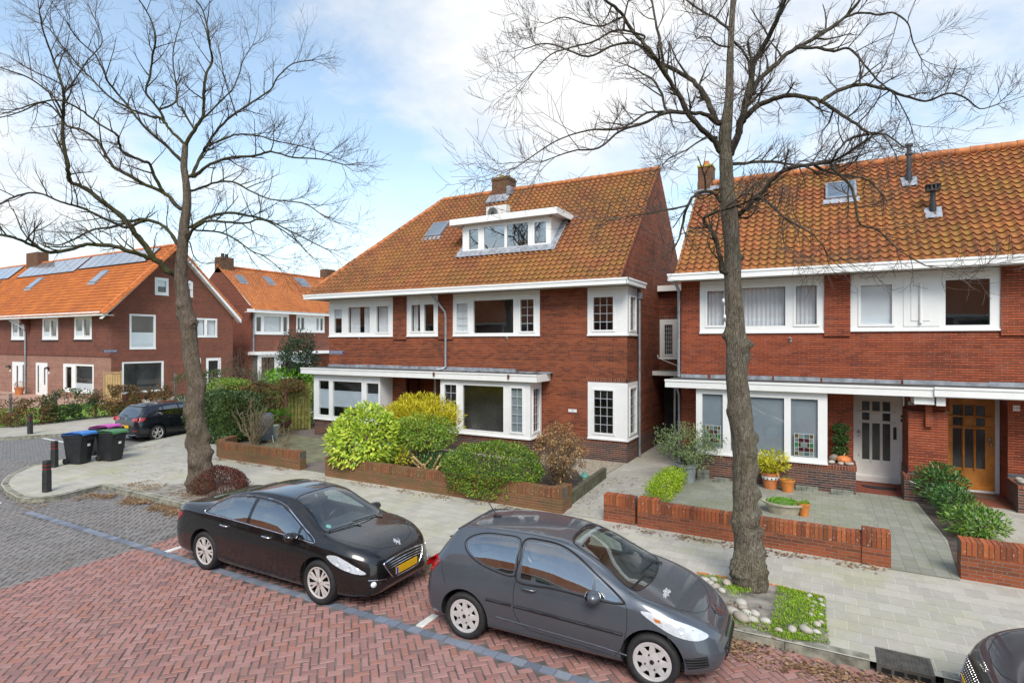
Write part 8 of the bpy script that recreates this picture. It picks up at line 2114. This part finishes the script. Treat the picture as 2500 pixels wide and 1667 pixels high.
L2=[([(955,690),(920,640),(880,600),(830,550),(760,430),(690,320),(630,230),(560,150),(500,60),(440,10),(380,-40)],10,3,0,-1.0),
([(695,300),(680,200),(660,100),(640,0),(620,-90)],4.8,2.6,-.3,.8),
([(945,560),(900,470),(850,390),(780,340),(700,300),(640,260),(560,200),(450,215),(350,260),(230,220),(150,200),(60,225)],9.5,1.6,0,1.4),
([(605,165),(480,140),(380,190),(290,215),(180,250),(100,330)],3.4,1.2,-.7,-1.6),
([(510,80),(420,120),(330,110),(240,80),(160,110)],3.0,1.2,-.9,.2),
([(950,570),(880,525),(800,520),(700,520),(600,570),(500,600),(400,680),(300,690),(200,720)],6.5,1.4,0,-1.4),
([(700,515),(620,520),(500,590),(350,600),(200,650),(20,770)],3.6,1.2,-.6,-2.0),
([(705,500),(690,440),(650,370),(600,340),(530,300)],4.6,2.0,-.5,.4),
([(1000,710),(1040,600),(1080,450),(1110,300),(1180,170),(1240,30),(1250,-30),(1270,-130)],12,3.5,0,-.9),
([(1045,600),(1090,430),(1180,330),(1250,260),(1330,210),(1430,155),(1530,80),(1590,10),(1640,-70)],10,3.5,0,1.0),
([(1530,80),(1600,60),(1690,70),(1750,60),(1820,110),(1840,190),(1880,270)],4.6,1.4,.9,.1),
([(1060,560),(1120,490),(1200,455),(1300,440),(1420,465),(1500,520),(1580,570),(1640,610),(1720,620),(1800,680)],9.5,1.6,0,-1.8),
([(1430,462),(1500,415),(1600,390),(1700,405),(1800,440),(1900,465),(2000,430),(2080,450),(2150,500),(2230,480)],6.5,1.4,-.8,.6),
([(1640,615),(1550,640),(1500,690),(1470,740)],4.0,2.4,-1.4,-1.2),
([(1315,220),(1400,220),(1480,235),(1550,225),(1620,300),(1680,370),(1760,440),(1830,570)],5.0,1.3,.4,-1.0),
([(1025,755),(1120,745),(1220,745),(1320,760),(1430,740),(1530,735),(1640,700)],6.0,1.6,0,.9),
([(1040,990),(1090,940),(1150,880),(1220,800),(1290,770),(1400,755),(1470,745)],9.0,4.0,0,-1.3),
([(1460,750),(1500,800),(1560,860),(1580,950),(1600,1030),(1680,1060),(1780,1150),(1900,1220)],5.0,1.2,-1.2,-2.2),
([(1400,765),(1480,800),(1600,815),(1660,850),(1720,920)],4.6,1.2,-1.0,.0),
([(960,925),(920,880),(850,890),(810,940),(780,1040),(770,1090),(740,1145)],7.0,2.0,0,-.5),
([(800,945),(700,965),(600,985),(500,1000)],3.6,1.2,-.3,-1.2),
([(965,1250),(952,1160),(925,1070),(880,1015),(915,985),(965,965)],6.5,4.0,-.1,-.2),
([(1140,910),(1200,950),(1250,1000),(1300,1030),(1370,1070),(1430,1130)],4.6,1.3,-.7,-2.0),
([(1000,140),(940,90),(870,50),(800,0),(740,-60)],5.6,2.2,0,.9),
([(1030,200),(1080,270),(1092,340),(1085,420)],3.6,3.0,0,-.4),
([(1010,215),(950,210),(900,170),(850,180)],3.0,1.3,0,-1.0),
([(1250,1000),(1240,1060),(1250,1120)],2.4,1.0,-1.3,-1.3),
([(940,630),(880,640),(800,690),(720,730),(690,760)],3.6,1.3,0,-.9),
([(1110,300),(1080,200),(1120,150),(1160,130)],2.6,1.2,-.3,.6),
([(1040,1000),(1100,990),(1140,910)],3.0,2.4,0,-.6)]
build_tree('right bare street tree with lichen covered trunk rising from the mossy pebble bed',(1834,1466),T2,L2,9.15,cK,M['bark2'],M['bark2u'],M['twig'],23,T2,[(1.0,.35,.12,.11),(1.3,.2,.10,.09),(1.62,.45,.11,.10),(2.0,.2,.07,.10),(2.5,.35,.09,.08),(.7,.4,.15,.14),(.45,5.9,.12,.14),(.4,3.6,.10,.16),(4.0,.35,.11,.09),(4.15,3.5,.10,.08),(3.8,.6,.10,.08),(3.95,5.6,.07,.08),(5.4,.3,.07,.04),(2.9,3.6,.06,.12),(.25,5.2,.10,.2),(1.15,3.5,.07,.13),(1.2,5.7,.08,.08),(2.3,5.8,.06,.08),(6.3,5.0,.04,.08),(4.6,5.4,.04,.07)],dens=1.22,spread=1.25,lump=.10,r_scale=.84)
bx=empty('nest_box',(0,0,0),0,'two small grey tags tied to the left side of the right tree trunk','tag')
for (u,v) in ((1766,737),(1769,776)):
    q=AT(u,v,9.0); MB().lathe([(.001,.06),(.02,.055),(.028,.0),(.022,-.06),(.001,-.065)],10,Matrix.Translation(q)).build('tag',M['aluminium'],bx,smooth=True)
